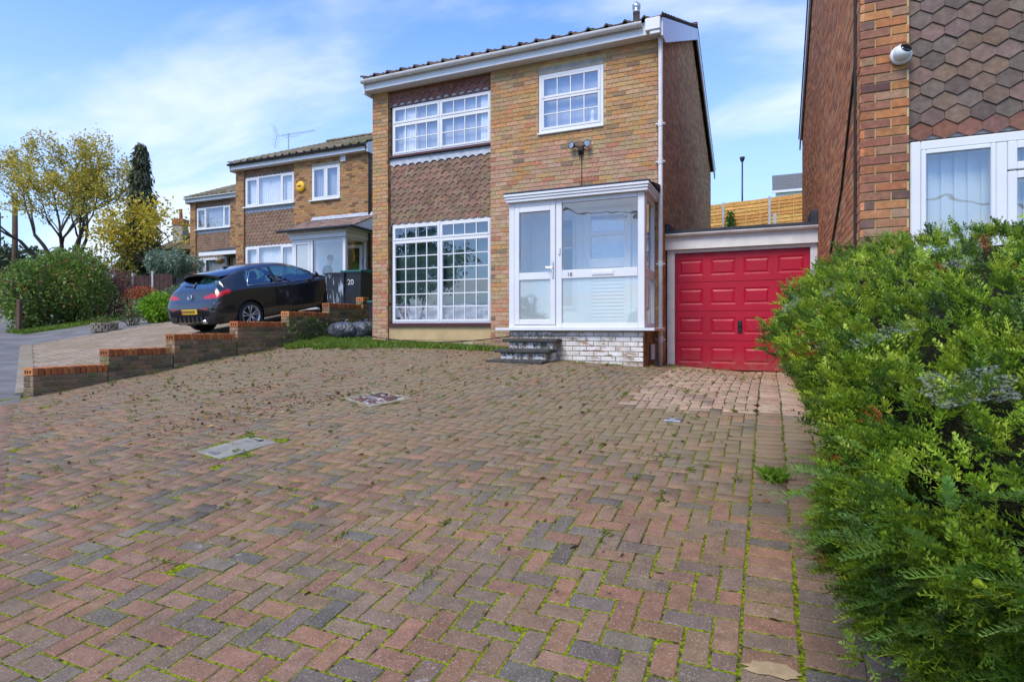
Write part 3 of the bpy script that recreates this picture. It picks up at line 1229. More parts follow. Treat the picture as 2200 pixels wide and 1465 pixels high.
def hang_tiles(parent, x0, x1, z0, z1, y, pts, pal, name='tile', joined=False, kz=None):
    cache = {}
    mbj = MB()
    for (x, z, r) in tile_rows(x0, x1, z0, z1):
        if x - .0825 >= x1 - .01 or x + .0825 <= x0 + .01:
            continue
        key = (round(max(x0 - x, -.0825), 3), round(min(x1 - x, .0825), 3))
        o = clip_outline(pts, x, x0, x1)
        top = z1 + .02
        o = [(a, min(b, top - z)) for a, b in o]
        v, f = tile_shape(o)
        c = pal(x, z) if callable(pal) else pick(pal, .16)
        yy = y + random.uniform(-.002, .002)
        if joined:
            mbj.add([(p[0] + x, p[1] + yy, p[2] + z) for p in v], f, c)
            continue
        full = key == (-.083, .083) or key == (-.082, .082)
        if top - z < max(b for a, b in pts):
            full = False
        if full and 'full' in cache:
            me = cache['full']
        else:
            me = MB().add(v, f).mesh('tile', 'tile_obj')
            if full:
                cache['full'] = me
        q = link(name, me, parent, (x, yy, z), c)
        q.rotation_euler = (random.gauss(0, .006), random.gauss(0, .006), 0)
    if joined:
        tag(mbj.build('tile_hanging', 'tile_attr', parent), kind='stuff')


# ------------------------------------------------------------------ number 18, the house in the middle
PX0, PX1 = -5.20, -2.97                                  # bay of tiles and windows
SMALL = (-2.045, -.885, 3.39, 4.53)
h18 = thing('brick_house', (-1.627, 9.5, 1.22), 'detached buff brick house with scalloped tile hanging beside the red garage', 'house', 'brick houses along the street')
holes18 = [(PX0, PX1, -.35, EZ + .01), SMALL, (-2.1, -.15, -.1, 2.0)]
house_shell(h18, -.9, holes18, 'mortar')
rects = brick_rects(-W_, 0, -.885, EZ, holes18, off=-W_)
rects = [r for r in rects if not (-2.17 < (r[0] + r[1]) / 2 < -.03 and r[3] < 2.06)]
hid = lambda r: 0 if (r[0] > -3.0 and r[3] > 1.9) else 1
rects.sort(key=lambda r: (hid(r), -(r[0])))


def pal18(x, z):
    if x > -3 and z < 3.2 and random.random() < .75:
        return pick(PAL_18L)
    if x < -5 and z < 1.4 and random.random() < .75:
        return pick(PAL_18L)
    return pick(PAL_18)


brick_objects(rects, h18, 0.0, pal18, 300)
mb = MB()
slope_keep = lambda u, z: z < EZ + .1 + SL * min(u, D_ - u)
for r in brick_rects(0, D_, -.885, EZ + RISE + .1, (), 0, slope_keep):
    brick_side(mb, r, 0.0, 1, pick(PAL_SIDE))
tag(mb.build('side_brickwork', 'brick_attr', h18), kind='stuff')
mb = MB()                                                 # returns of the bay
for r in brick_rects(.0, .11, -.885, EZ, (), 0):
    brick_side(mb, r, PX0 + .0005, 1, pick(PAL_20B))
tag(mb.build('reveal_bricks', 'brick_attr', h18), kind='stuff')
roof_tiles(h18, [((.10, .068, .052), 3), ((.13, .085, .06), 2), ((.085, .07, .05), 2)])
eaves(h18)
mb = MB()
mb.bbox(-.15, .085, -.29, -.19, EZ + .02, EZ + .215, .01)
mb.bbox(-.08, .08, -.27, -.20, EZ - .04, EZ + .02, .01)
mb.build('box_end', 'upvc', h18)
mb = MB()
mb.tube([(.055, -.10, EZ + .0), (.055, -.075, EZ - .12), (.055, -.07, EZ - .25), (.055, -.07, 2.0), (.055, -.07, -.62)], .036, 12)
for z in (3.22, 2.62, 1.0, -.2):
    mb.lathe([(.042, 0), (.042, .10)], 12, (.055, -.07, z))
    mb.box(-.02, .12, -.08, .005, z + .03, z + .055)
mb.build('downpipe', 'upvc_dirty', h18, True)
mb = MB()
mb.lathe([(.07, 0), (.07, .42), (.075, .42), (.075, .50), (.055, .50), (.085, .53), (.085, .60), (.06, .62), (.03, .66), (0, .66)], 14, (-.90, 2.7, EZ + 1.50))
mb.build('flue', 'steel', h18, True)
# panel behind the tiles, render and base
mb = MB()
mb.box(PX0 + .001, PX1 - .001, .085, .25, 2.03, 3.36)
mb.box(PX0 + .001, PX1 - .001, .085, .25, 4.36, EZ)
mb.build('tile_backing', 'interior', h18)
hang_tiles(h18, PX0 + .02, PX1 - .003, 2.035, 3.20, .072, scallop_tile(), PAL_TILE)
hang_tiles(h18, PX0 + .02, PX1 - .003, 4.385, EZ - .002, .072, scallop_tile(), [((.22, .10, .08), 1)])
mb = MB()                                                 # lead flashing with a scalloped foot
n = 14
pts = [(PX0 + .01, 3.34)]
tw = .165
x = PX0 + .02
ph = 0.0 if (int(round((3.20 - 2.035) / .114)) % 2) else 0.0825
foot = []
k = 0
xx = PX0 + .01
while xx < PX1 - .004:
    u = ((xx - PX0 - .02 + ph) / tw) % 1.0
    foot.append((xx, 3.165 + .05 * abs(math.sin(math.pi * u)) ** .75))
    xx += .0137
foot.append((PX1 - .004, 3.18))
pts = [(PX0 + .01, 3.335)] + foot + [(PX1 - .004, 3.335)]
nn = len(foot)
vv = [(a, .050, b) for a, b in foot] + [(a, .068, 3.335) for a, b in foot]
mb.add(vv, [(i, i + 1, nn + i + 1, nn + i) for i in range(nn - 1)])
mb.build('lead_flashing', 'lead', h18)
mb = MB()
mb.box(PX0 + .005, PX1 - .002, .01, .10, 3.345, 3.385)
mb.box(PX0 + .005, PX1 - .002, .035, .11, 4.335, 4.36)
mb.build('timber_trim', 'dark_wood', h18)
mb = MB()
mb.box(PX0 + .005, PX1 - .002, -.02, .11, .065, .118)
mb.build('sill', 'dark_wood', h18)
mb = MB()
mb.box(PX0 + .001, PX1 - .001, .03, .25, -.21, .064)
mb.build('render_panel', 'render_buff', h18)
mb = MB()
for r in brick_rects(PX0 + .002, PX1 - .002, -.885, -.215, (), -W_):
    brick_front(mb, r, .012, pick([((.36, .27, .15), 3), ((.40, .33, .22), 2), ((.30, .22, .12), 2)]))
tag(mb.build('plinth_bricks', 'brick_attr', h18), kind='stuff')
mb = MB().box(PX0, PX1, .03, .2, -.9, -.2)
mb.build('plinth_backing', 'mortar', h18)


def big_window(root, x0, x1, z0, z1, ztr, y, rows_top, rows_bot, label=None):
    mb = MB()
    frame_rect(mb, x0, x1, z0, z1, .028, y, y + .07)
    xm = (x0 + x1) / 2
    mb.bbox(xm - .014, xm + .014, y + .002, y + .068, z0 + .028, z1 - .028, .004)
    for a, b in ((x0 + .028, xm - .014), (xm + .014, x1 - .028)):
        mb.bbox(a, b, y + .003, y + .066, ztr - .012, ztr + .012, .004)
    w = mb.build('window', 'upvc', root)
    for a, b in ((x0 + .028, xm - .014), (xm + .014, x1 - .028)):
        glazed_light(w, a, b, ztr + .012, z1 - .028, y - .008, 4, rows_top)
        glazed_light(w, a, b, z0 + .028, ztr - .012, y - .008, 4, rows_bot)
    return w


wu = big_window(h18, PX0 + .075, PX1 - .004, 3.387, 4.333, 3.995, .045, 1, 2)
room(wu, PX0 + .1, PX1, 3.4, 4.33, .25)
pleats(PX0 + .1, PX1, 3.40, 4.32, .13, .07, .0008).build('net_curtain', 'net_curtain', wu, True)
pleats(PX0 + .30, PX0 + .62, 3.40, 4.32, .105, .06, .012).build('curtain', 'curtain', wu, True)
pleats(PX1 - .24, PX1 - .03, 3.40, 4.32, .105, .05, .012).build('curtain', 'curtain', wu, True)
wl_ = big_window(h18, PX0 + .075, PX1 - .004, .12, 2.03, 1.715, .045, 1, 6)
room(wl_, PX0 + .1, PX1, .12, 2.0, .25, 2.2, 'interior_green')
mb = MB()
mb.box(PX0 + .1, PX1, .17, .175, .50, 2.0)
mb.build('blind', 'interior_green', wl_)
rr = np.random.default_rng(4)
xs_ = np.linspace(PX0 + .1, PX1 - .02, 60)
zs_ = np.linspace(.10, .50, 10)
v = []
for zz in zs_:
    for xx in xs_:
        q = (zz - .1) / .4
        v.append((xx, .19 + .05 * (1 - q) * math.sin(xx * 31 + zz * 9) - .06 * (1 - q) + .02 * math.sin(xx * 11 - zz * 30), zz * (1 - .12 * abs(math.sin(xx * 4.3))) + .012))
f = [(r * 60 + i, r * 60 + i + 1, (r + 1) * 60 + i + 1, (r + 1) * 60 + i) for r in range(9) for i in range(59)]
MB().add(v, f).build('dust_sheet', 'dust_sheet', wl_, True)

# small upper window
sx0, sx1, sz0, sz1 = -2.04, -.89, 3.40, 4.42
mb = MB()
frame_rect(mb, sx0, sx1, sz0, sz1, .055, .01, .09)
ws = mb.build('window', 'upvc', h18)
glazed_light(ws, sx0 + .055, sx1 - .055, sz0 + .055 + .545, sz1 - .055, .004, 4, 1)
glazed_light(ws, sx0 + .055, sx1 - .055, sz0 + .055, sz0 + .055 + .54, .004, 4, 2)
MB().bbox(sx0 - .015, sx1 + .01, -.035, .03, sz0 - .03, sz0 + .0, .006).build('sill', 'upvc', ws)
room(ws, sx0, sx1, sz0, sz1, .25)
pleats(sx0, sx1, sz0, sz1, .13, .05, .0008).build('net_curtain', 'net_curtain', ws, True)
MB().lathe([(.0, 0), (.045, .01), (.05, .08), (.03, .17), (.035, .22), (.02, .26), (0, .27)], 12, (sx1 - .22, .14, sz0 + .06)).build('vase', 'interior_white', ws, True)
MB().box(SMALL[0] + .003, SMALL[1] - .003, .004, .2, sz1 + .001, SMALL[3] - .001).build('lintel', 'concrete', h18)

# ------------------------------------------------------------------ porch of number 18
porch = thing('porch', (-1.667, 8.62, 1.22), 'white glazed porch on a peeling painted brick base at the front door', 'porch')
p0, p1, pd = -2.175, 0.0, .87          # local: x from the right front corner, y depth
mb = MB()
mb.bbox(p0, p0 + .095, 0, .07, .03, 2.03, .008)
mb.bbox(-.10, 0, 0, .10, .03, 2.03, .008)
mb.bbox(p0 + .80, p0 + .90, .001, .07, .03, 2.03, .008)
mb.bbox(p0 + .095, p0 + .80, .002, .068, 1.955, 2.03, .006)
mb.bbox(p0 + .095, p0 + .80, .002, .068, .03, .075, .006)
mb.bbox(p0 + .90, -.10, .002, .068, 1.965, 2.03, .006)
mb.bbox(p0 + .90, -.10, .002, .068, .03, .105, .006)
mb.bbox(p0 + .90, -.10, -.004, .066, .79, .925, .008)
for (a, b) in ((.10, .16), (pd - .07, pd - .01)):            # right-hand side
    mb.bbox(-.07, -.001, a, b, .03, 2.03, .006)
mb.bbox(-.068, -.003, .16, pd - .07, 1.96, 2.03, .006)
mb.bbox(-.068, -.003, .16, pd - .07, .03, .10, .006)
mb.bbox(-.068, .002, .16, pd - .07, .79, .925, .006)
mb.bbox(p0, p0 + .07, .07, pd - .01, .03, 2.03, .006)        # left side is a plain panel
mb.build('frame', 'upvc', porch)
mb = MB()
mb.bbox(p0 - .03, .06, -.07, pd - .005, 2.031, 2.075, .006)
mb.bbox(p0 - .04, .07, -.085, pd - .006, 2.0755, 2.115, .006)
mb.bbox(p0 - .05, .08, -.10, pd - .007, 2.1155, 2.158, .006)
mb.build('fascia', 'upvc', porch)
MB().bbox(p0 - .055, .085, -.105, pd - .004, 2.1585, 2.185, .006).build('roof', 'felt', porch)
MB().prism([(.10, 2.185), (pd - .003, 2.185), (pd - .003, 2.30)], 'x', -.12, .10).build('lead_flashing', 'felt', porch)
MB().bbox(p0 - .20, .16, -.10, pd - .01, -.012, .029, .006).build('sill', 'upvc', porch)
mb = MB()
dx0, dx1 = p0 + .10, p0 + .795
frame_rect(mb, dx0, dx1, .08, 1.95, .085, -.012, .055, .008)
mb.bbox(dx0 + .085, dx1 - .085, -.011, .054, .79, .905, .006)
door = mb.build('door', 'upvc', porch)
pane(door, dx0 + .085, dx1 - .085, .905, 1.865, .02, 'glass', 0)
pane(door, dx0 + .085, dx1 - .085, .165, .79, .02, 'glass_frost', 0)
mb = MB()
mb.bbox(dx1 - .055, dx1 - .025, -.022, -.012, .80, 1.06, .004)
mb.tube([(dx1 - .04, -.02, .97), (dx1 - .04, -.055, .97), (dx1 - .14, -.055, .975)], .010, 8)
mb.build('handle', 'chrome', door)
pane(porch, p0 + .90, -.10, .925, 1.965, .03, 'glass', 0)
pane(porch, p0 + .90, -.10, .105, .79, .03, 'glass_frost', 0)
for (a, b, m) in ((.925, 1.96, 'glass'), (.10, .79, 'glass')):
    o = pane(porch, 0, 1, a, b, 0, m, 0)
    o.location = (-.03, (.16 + pd - .07) / 2, (a + b) / 2)
    o.scale = (pd - .23, 1, b - a)
    o.rotation_euler = (0, 0, R(90))
mb = MB()
mb.bbox(p0 + 1.38, p0 + 1.72, -.014, -.004, .825, .895, .004)
mb.bbox(p0 + 1.395, p0 + 1.705, -.019, -.013, .838, .885, .003)
mb.build('letterbox', 'upvc', porch)
MB().bbox(p0 + .845, p0 + .875, -.02, .002, 1.17, 1.27, .004).build('doorbell', 'upvc_dirty', porch)


def text(name, s, size, loc, rot, m, parent, ext=.002):
    cu = bpy.data.curves.new(name, 'FONT')
    cu.body = s
    cu.size = size
    cu.extrude = ext
    cu.align_x = 'CENTER'
    tmp = bpy.data.objects.new(name + '_curve', cu)
    me = bpy.data.meshes.new_from_object(tmp)
    bpy.data.objects.remove(tmp)
    me.materials.clear()
    me.materials.append(MATS[m])
    o = link(name, me, parent, loc)
    o.rotation_euler = rot
    return o


text('house_number', '18', .085, (p0 + 1.03, -.006, .825), (R(90), 0, 0), 'black_plastic', porch)
# brick base under the porch
mb = MB()
zb = -.62
for r in brick_rects(p0 + .0, -.02, zb, -.014, (), p0 - .05):
    brick_front(mb, r, .0, pick([((.36, .24, .17), 2), ((.40, .28, .19), 2), ((.30, .22, .15), 2)]), .06, .006)
tag(mb.build('painted_brick_base', 'peeling_paint', porch), kind='stuff')
mb = MB()
for r in brick_rects(.002, pd, zb, -.014, (), 0):
    brick_side(mb, r, -.02, 1, pick([((.33, .21, .12), 2), ((.28, .17, .10), 2), ((.22, .15, .09), 1)]))
tag(mb.build('side_brickwork', 'brick_attr', porch), kind='stuff')
MB().box(p0 + .01, -.03, .012, pd - .01, zb, -.013).build('base_core', 'mortar_grey', porch)
mb = MB()
mb.bbox(-.005, .045, .50, .62, -.46, -.22, .008)
mb.build('socket_box', 'upvc_dirty', porch)
MB().box(-.021, -.012, .22, .30, -.22, -.06).build('vent_slot', 'lens_black', porch)
# inside the porch: floor, back wall, inner door with louvres
mb = MB()
mb.box(p0 + .02, -.07, .10, pd - .02, .0295, .035)
mb.build('porch_floor', 'concrete', porch)
mb = MB()
mb.box(p0 + .07, -.02, pd - .02, pd - .006, .035, 2.03)
mb.build('inner_wall', 'interior_white', porch)
ix0, ix1 = p0 + 1.02, p0 + 1.80
mb = MB()
frame_rect(mb, ix0, ix1, .04, 1.99, .11, pd - .075, pd - .022, .006)
mb.bbox(ix0 + .11, ix1 - .11, pd - .074, pd - .024, 1.02, 1.18, .006)
mb.bbox(ix0 + .11, ix1 - .11, pd - .074, pd - .024, 1.55, 1.62, .006)
mb.box(ix0 + .11, ix1 - .11, pd - .045, pd - .03, .14, 1.02)
idoor = mb.build('inner_door', 'interior_white', porch)
me = MB().add([(-.27, 0, 0), (.27, 0, 0), (.27, -.03, -.03), (-.27, -.03, -.03), (-.27, .004, -.012), (.27, .004, -.012), (.27, -.026, -.042), (-.27, -.026, -.042)],
              [(0, 1, 2, 3), (4, 7, 6, 5), (2, 3, 7, 6)]).mesh('slat', 'interior_white')
for k in range(14):
    link('slat', me, idoor, ((ix0 + ix1) / 2, pd - .047, .20 + k * .059))
for a, b in ((1.18, 1.55), (1.62, 1.88)):
    pane(idoor, ix0 + .11, ix1 - .11, a, b, pd - .05, 'glass', 0)
    MB().box(ix0 + .11, ix1 - .11, pd - .04, pd - .035, a, b).build('door_light', 'dust_sheet', idoor)
MB().tube([(ix0 + .06, pd - .075, .98), (ix0 + .06, pd - .12, .98), (ix0 + .06, pd - .12, 1.16), (ix0 + .06, pd - .075, 1.16)], .009, 8).build('handle', 'chrome', idoor)
for (a, b) in ((p0 + .50, p0 + .86), (p0 + 1.86, p0 + 2.08)):
    mb = MB()
    frame_rect(mb, a, b, .35, 1.9, .05, pd - .06, pd - .022, .004)
    for z in (.85, 1.38):
        mb.box(a + .05, b - .05, pd - .05, pd - .03, z - .012, z + .012)
    sw = mb.build('side_window', 'upvc', porch)
    MB().box(a + .05, b - .05, pd - .034, pd - .026, .40, 1.85).build('pane', 'lens_black' if a < p0 + 1 else 'dust_sheet', sw)
MB().lathe([(0, 0), (.10, .02), (.12, .10), (.10, .2), (.04, .24), (0, .25)], 14, (-.20, .30, .035)).build('blue_bag', 'bin_scuffs', porch, True)

# steps up to the porch door
steps = thing('steps', (-3.43, 8.0, .66), 'three worn dark slab steps with flaking brick risers up to the porch door', 'steps')
mb0 = MB()
for k in range(3):
    zt = .72 + .155 * k - .0
    yf = 7.83 + .26 * k
    m = local(MB(), (-3.43, 8.0, .66))
    m.bbox(-3.88 + .02 * k, -2.98 + .02 * k, yf, yf + .34 if k < 2 else 8.615, zt, zt + .052, .008)
    m.build('tread', 'step_slab', steps)
    m = local(MB(), (-3.43, 8.0, .66))
    for r in brick_rects(-3.79 + .02 * k, -3.06 + .02 * k, zt - .155 + .055 if k else .60, zt - .003, (), -3.9, None, .215, .095 if k else .1):
        brick_front(m, r, yf + .06, pick([((.20, .15, .10), 2), ((.12, .095, .07), 2)]), .25, .006)
    m.box(-3.78 + .02 * k, -3.07 + .02 * k, yf + .07, 8.61, .50, zt - .004)
    tag(m.build('riser', 'peeling_paint', steps))

# ------------------------------------------------------------------ garage with the red door
gar = thing('garage', (-.455, 10.3, .54), 'low flat roofed garage with a red panelled door between the two houses', 'garage')
gl = (-.455, 10.3, .54)
mb = local(MB(), gl)
mb.box(-1.60, -1.585, 10.28, 10.36, .4, 2.58)
frame_w = [(-1.585, -1.475), (.595, .697)]
for a, b in frame_w:
    mb.bbox(a, b, 10.27, 10.36, .48, 2.575, .005)
mb.bbox(-1.475, .595, 10.272, 10.358, 2.52, 2.575, .005)
mb.build('door_frame', 'white_paint', gar)
mb = local(MB(), gl)
mb.box(-1.622, .697, 10.20, 10.225, 2.576, 2.80)
mb.box(-1.622, .697, 10.225, 10.40, 2.577, 2.60)
mb.build('fascia', 'upvc_dirty', gar)
mb = local(MB(), gl)
pts = [(10.16 - .055 * math.cos(math.pi * k / 10), 2.835 - .05 * math.sin(math.pi * k / 10)) for k in range(11)]
mb.prism(pts + [(10.16 + (y - 10.16) * .9, 2.835 + (z - 2.835) * .9) for y, z in pts[::-1]], 'x', -1.61, .695)
for x in (-1.40, -.55, .45):
    mb.prism([(10.16 - .063 * math.cos(math.pi * k / 10), 2.835 - .058 * math.sin(math.pi * k / 10)) for k in range(11)], 'x', x, x + .03)
mb.build('gutter', 'upvc_dirty', gar)
mb = local(MB(), gl)
mb.prism([(10.17, 2.845), (10.17, 2.90), (15.5, 2.98), (15.5, 2.80), (10.3, 2.80)], 'x', -1.615, .69)
mb.prism([(10.18, 2.90), (15.5, 2.98), (15.5, 3.14), (10.18, 3.08)], 'x', .60, .692)
mb.prism([(10.18, 2.90), (15.5, 2.98), (15.5, 3.10), (10.18, 3.02)], 'x', -1.617, -1.56)
mb.build('roof', 'felt', gar)
mb = local(MB(), gl)
mb.box(-1.60, .68, 15.3, 15.45, .3, 2.79)
mb.build('rear_wall', 'mortar_grey', gar)
# door: four sections of four raised panels
gx0, gx1, gz0, gz1 = -1.47, .59, .55, 2.515
mb = local(MB(), gl)
sec = (gz1 - gz0) / 4
gd_ = mb.box(gx0, gx1, 10.335, 10.36, gz0, gz1).build('garage_door', 'garage_red', gar)
for r in range(4):
    a, b = gz0 + r * sec + .004, gz0 + (r + 1) * sec - .004
    m = local(MB(), gl)
    pw = .40
    gapx = (gx1 - gx0 - 4 * pw) / 4
    xs = [gx0]
    for cidx in range(4):
        c0 = gx0 + gapx / 2 + cidx * (pw + gapx)
        xs += [c0, c0 + pw]
    xs.append(gx1)
    pz0, pz1 = a + .105, b - .105
    m.box(gx0, gx1, 10.318, 10.336, a, pz0)
    m.box(gx0, gx1, 10.318, 10.336, pz1, b)
    for i in range(0, len(xs) - 1, 2):
        m.box(xs[i], xs[i + 1], 10.318, 10.336, pz0, pz1)
    m.build('door_section', 'garage_red', gd_)
    for cidx in range(4):
        c0 = gx0 + gapx / 2 + cidx * (pw + gapx)
        m = local(MB(), gl)
        q = .028
        m.add([(c0, 10.319, pz0), (c0 + pw, 10.319, pz0), (c0 + pw, 10.319, pz1), (c0, 10.319, pz1),
               (c0 + q, 10.327, pz0 + q), (c0 + pw - q, 10.327, pz0 + q), (c0 + pw - q, 10.327, pz1 - q), (c0 + q, 10.327, pz1 - q),
               (c0 + 2 * q, 10.3165, pz0 + 2 * q), (c0 + pw - 2 * q, 10.3165, pz0 + 2 * q), (c0 + pw - 2 * q, 10.3165, pz1 - 2 * q), (c0 + 2 * q, 10.3165, pz1 - 2 * q)],
              [(8, 9, 10, 11)] + [(k + i, k + (i + 1) % 4, k + 4 + (i + 1) % 4, k + 4 + i) for k in (0, 4) for i in range(4)])
        m.build('panel', 'garage_red', gd_)
m = local(MB(), gl)
m.bbox(-.47, -.40, 10.296, 10.316, 1.17, 1.37, .01)
m.lathe([(.028, 0), (.028, -.035), (0, -.035)], 12, (-.435, 10.298, 1.31), 'y')
m.build('handle', 'black_plastic', gd_)

# ------------------------------------------------------------------ number 16 on the right (corner at X=.70, Y=5.65)
h16 = thing('brick_house', (.70 + W_, 5.65, .77), 'red brick house with grey arrowhead tile hanging behind the yew hedge', 'house', 'brick houses along the street')
o16 = -W_
P16 = (-W_ + .345, -2.97)
holes16 = [(P16[0], P16[1], -.3, EZ + .01), SMALL]
house_shell(h16, -.8, holes16, 'mortar')
rr_ = brick_rects(-W_, -W_ + .345, -.79, EZ, (), -W_ + .1125)
rr_ = [r for r in rr_ if r[2] > .15 and r[3] < 3.2] + [r for r in rr_ if not (r[2] > .15 and r[3] < 3.2)]
brick_objects(rr_, h16, 0.0, PAL_16, 300)
mb = MB()
for r in brick_rects(-2.97, 0, -.79, EZ, [SMALL], 0):
    brick_front(mb, r, 0, pick(PAL_16))
tag(mb.build('brick_infill', 'brick_attr', h16), kind='stuff')
mb = MB()
for r in brick_rects(0, D_, -.79, EZ + RISE + .1, (), 0, slope_keep):
    brick_side(mb, r, -W_, -1, pick([((.53, .215, .092), 4), ((.47, .18, .082), 3), ((.55, .265, .12), 3), ((.34, .15, .08), 1)]))  # brighter than the front bricks: the wall's shade is lifted by colour
tag(mb.build('side_brickwork', 'brick_attr', h16), kind='stuff')
roof_tiles(h16, [((.10, .068, .052), 3), ((.13, .085, .06), 2)])
eaves(h16)
MB().box(P16[0] + .001, P16[1], .085, .25, 2.02, 3.45).build('tile_backing', 'interior', h16)


def pal_hex(x, z):
    if z < 2.10:
        return pick([((.20, .095, .065), 3), ((.16, .09, .07), 2)], .1)
    return pick(PAL_HEX, .14)


hang_tiles(h16, P16[0] + .004, P16[0] + 1.05, 2.0, 3.34, .070, arrow_tile(), pal_hex)
hang_tiles(h16, P16[0] + 1.0545, P16[1], 2.0, 3.34, .070, arrow_tile(), pal_hex, joined=True)
mb = MB()
a0 = P16[0] + .012
frame_rect(mb, a0, a0 + 2.2, .12, 1.995, .075, .035, .10, .008)
mb.bbox(a0 + .565, a0 + .635, .036, .098, .195, 1.92, .006)
w16 = mb.build('window', 'upvc', h16)
glazed_light(w16, a0 + .0755, a0 + .5645, .195, 1.92, .03, 1, 1, sash_w=.035)
glazed_light(w16, a0 + .6355, a0 + 1.35, 1.70, 1.92, .03, 1, 1, sash_w=.06)
glazed_light(w16, a0 + .6355, a0 + 1.35, .195, 1.69, .03, 1, 1, sash_w=.06)
glazed_light(w16, a0 + 1.36, a0 + 2.12, .195, 1.92, .03, 1, 1, sash_w=.06)
room(w16, a0, a0 + 2.2, .12, 1.99, .25)
mb = MB()
for k in range(24):
    xx = a0 + .06 + k * .089
    mb.add([(xx, .17, .13), (xx + .105, .195, .13), (xx + .105, .195, 1.96), (xx, .17, 1.96)], [(0, 1, 2, 3)])
mb.build('vertical_blind', 'blind_pale', w16)
mb = MB()
pp = [(-W_ - .012, .22, zq) for zq in np.linspace(EZ + .2, .2, 12)]
mb.tube(pp, .012, 6)
mb.tube([(-W_ - .012, .23, 2.78), (-W_ - .012, 1.3, 1.9), (-W_ - .012, 3.6, .9), (-W_ - .012, 4.4, .5)], .012, 6)
mb.build('wall_cable', 'cable', h16)
# dome camera on the pier
cc = thing('dome_camera', (.70 + .285, 5.65, 3.47), 'white dome security camera on the brick pier of the right hand house', 'security camera')
mb = MB()
mb.lathe([(0, 0), (.075, 0), (.08, -.012), (.075, -.035), (.06, -.045)], 20, ax='y')
mb.build('mount', 'cctv_white', cc, True)
mb = MB()
dirv = Vector((.35, -.75, .38)).normalized()
qd = Vector((0, 0, 1)).rotation_difference(dirv)
mb.M = Matrix.Translation((0, -.05, 0)) @ qd.to_matrix().to_4x4()
mb.lathe([(.0, -.05), (.05, -.04), (.064, 0), (.06, .03), (.048, .052), (.042, .055)], 18)
mb.build('housing', 'cctv_white', cc, True)
mb = MB()
mb.M = Matrix.Translation((0, -.05, 0)) @ qd.to_matrix().to_4x4()
mb.lathe([(.044, .050), (.044, .058), (.02, .062), (0, .06)], 18)
mb.build('lens', 'lens_black', cc, True)

# twin floodlight camera on number 18
fl = thing('security_light', (-2.90, 9.5, 4.26), 'black twin lamp security light on the brick wall above the porch', 'security light')
mb = MB()
mb.bbox(-.05, .05, -.05, -.002, -.09, .05, .012)
mb.lathe([(.028, 0), (.03, -.05), (.02, -.07), (0, -.072)], 12, (0, -.05, -.04), 'y')
mb.build('body', 'black_plastic', fl)
for sx in (-1, 1):
    m = MB()
    m.tube([(sx * .04, -.03, .03), (sx * .09, -.07, .045)], .014, 8)
    m.M = Matrix.Translation((sx * .13, -.09, .055)) @ Matrix.Rotation(sx * R(25), 4, 'Z')
    m.lathe([(0, .05), (.03, .045), (.058, .0), (.06, -.02), (.05, -.022)], 16, ax='y')
    lamp = m.build('lamp', 'black_plastic', fl, True)
    m = MB()
    m.M = Matrix.Translation((sx * .13, -.09, .055)) @ Matrix.Rotation(sx * R(25), 4, 'Z')
    m.lathe([(.05, -.019), (.0, -.021)], 16, ax='y')
    m.build('lamp_lens', 'steel', lamp)
MB().tube([(.01, -.012, -.09), (.012, -.010, -.5), (0, -.010, -.83)], .006, 6).build('cable', 'cable', fl)
# cable along the foot of the house
mb = local(MB(), (-5.6, 9.45, .9))
pp = []
for k in range(25):
    u = k / 24
    X = -7.3 + 3.4 * u
    pp.append((X, 9.47 - .03 * (1 if u < .95 else 1), 1.09 - .13 * math.sin(min(u, 1) * math.pi) + .05 * u))
mb.tube(pp, .009, 6)
o = mb.build('power_cable', 'cable')
o.location = (-5.6, 9.45, .9)
tag(o, 'thin dark cable sagging along the foot of the house below its large window', 'cable')

# ------------------------------------------------------------------ number 20, left behind the car
H20 = (-11.12, 14.5, 1.94)
h20 = thing('brick_house', H20, 'brown brick house with a yellow alarm box and tiled porch roof behind the black car', 'house', 'brick houses along the street')


def plain_window(root, x0, x1, z0, z1, y, splits, cur='curtain', sill=True, lights=None):
    mb = MB()
    frame_rect(mb, x0, x1, z0, z1, .055, y, y + .07)
    xs = [x0 + .055] + [x0 + (x1 - x0) * s for s in splits] + [x1 - .055]
    for q in xs[1:-1]:
        mb.bbox(q - .03, q + .03, y + .001, y + .069, z0 + .055, z1 - .055, .005)
    w = mb.build('window', 'upvc', root)
    for i in range(len(xs) - 1):
        a = xs[i] + (.03 if i else 0)
        b = xs[i + 1] - (.03 if i < len(xs) - 2 else 0)
        if i != 1 or len(xs) == 3:
            glazed_light(w, a, b, z0 + .055, z1 - .055, y - .006, 1, 1, sash_w=.045)
        else:
            pane(w, a, b, z0 + .055, z1 - .055, y + .02)
    if sill:
        MB().bbox(x0 - .06, x1 + .04, y - .09, y + .03, z0 - .04, z0 - .002, .006).build('sill', 'upvc', w)
    room(w, x0, x1, z0, z1, .25)
    if cur:
        pleats(x0 + .05, x1 - .05, z0, z1, y + .15, .085, .02).build('curtain', cur, w, True)
    return w


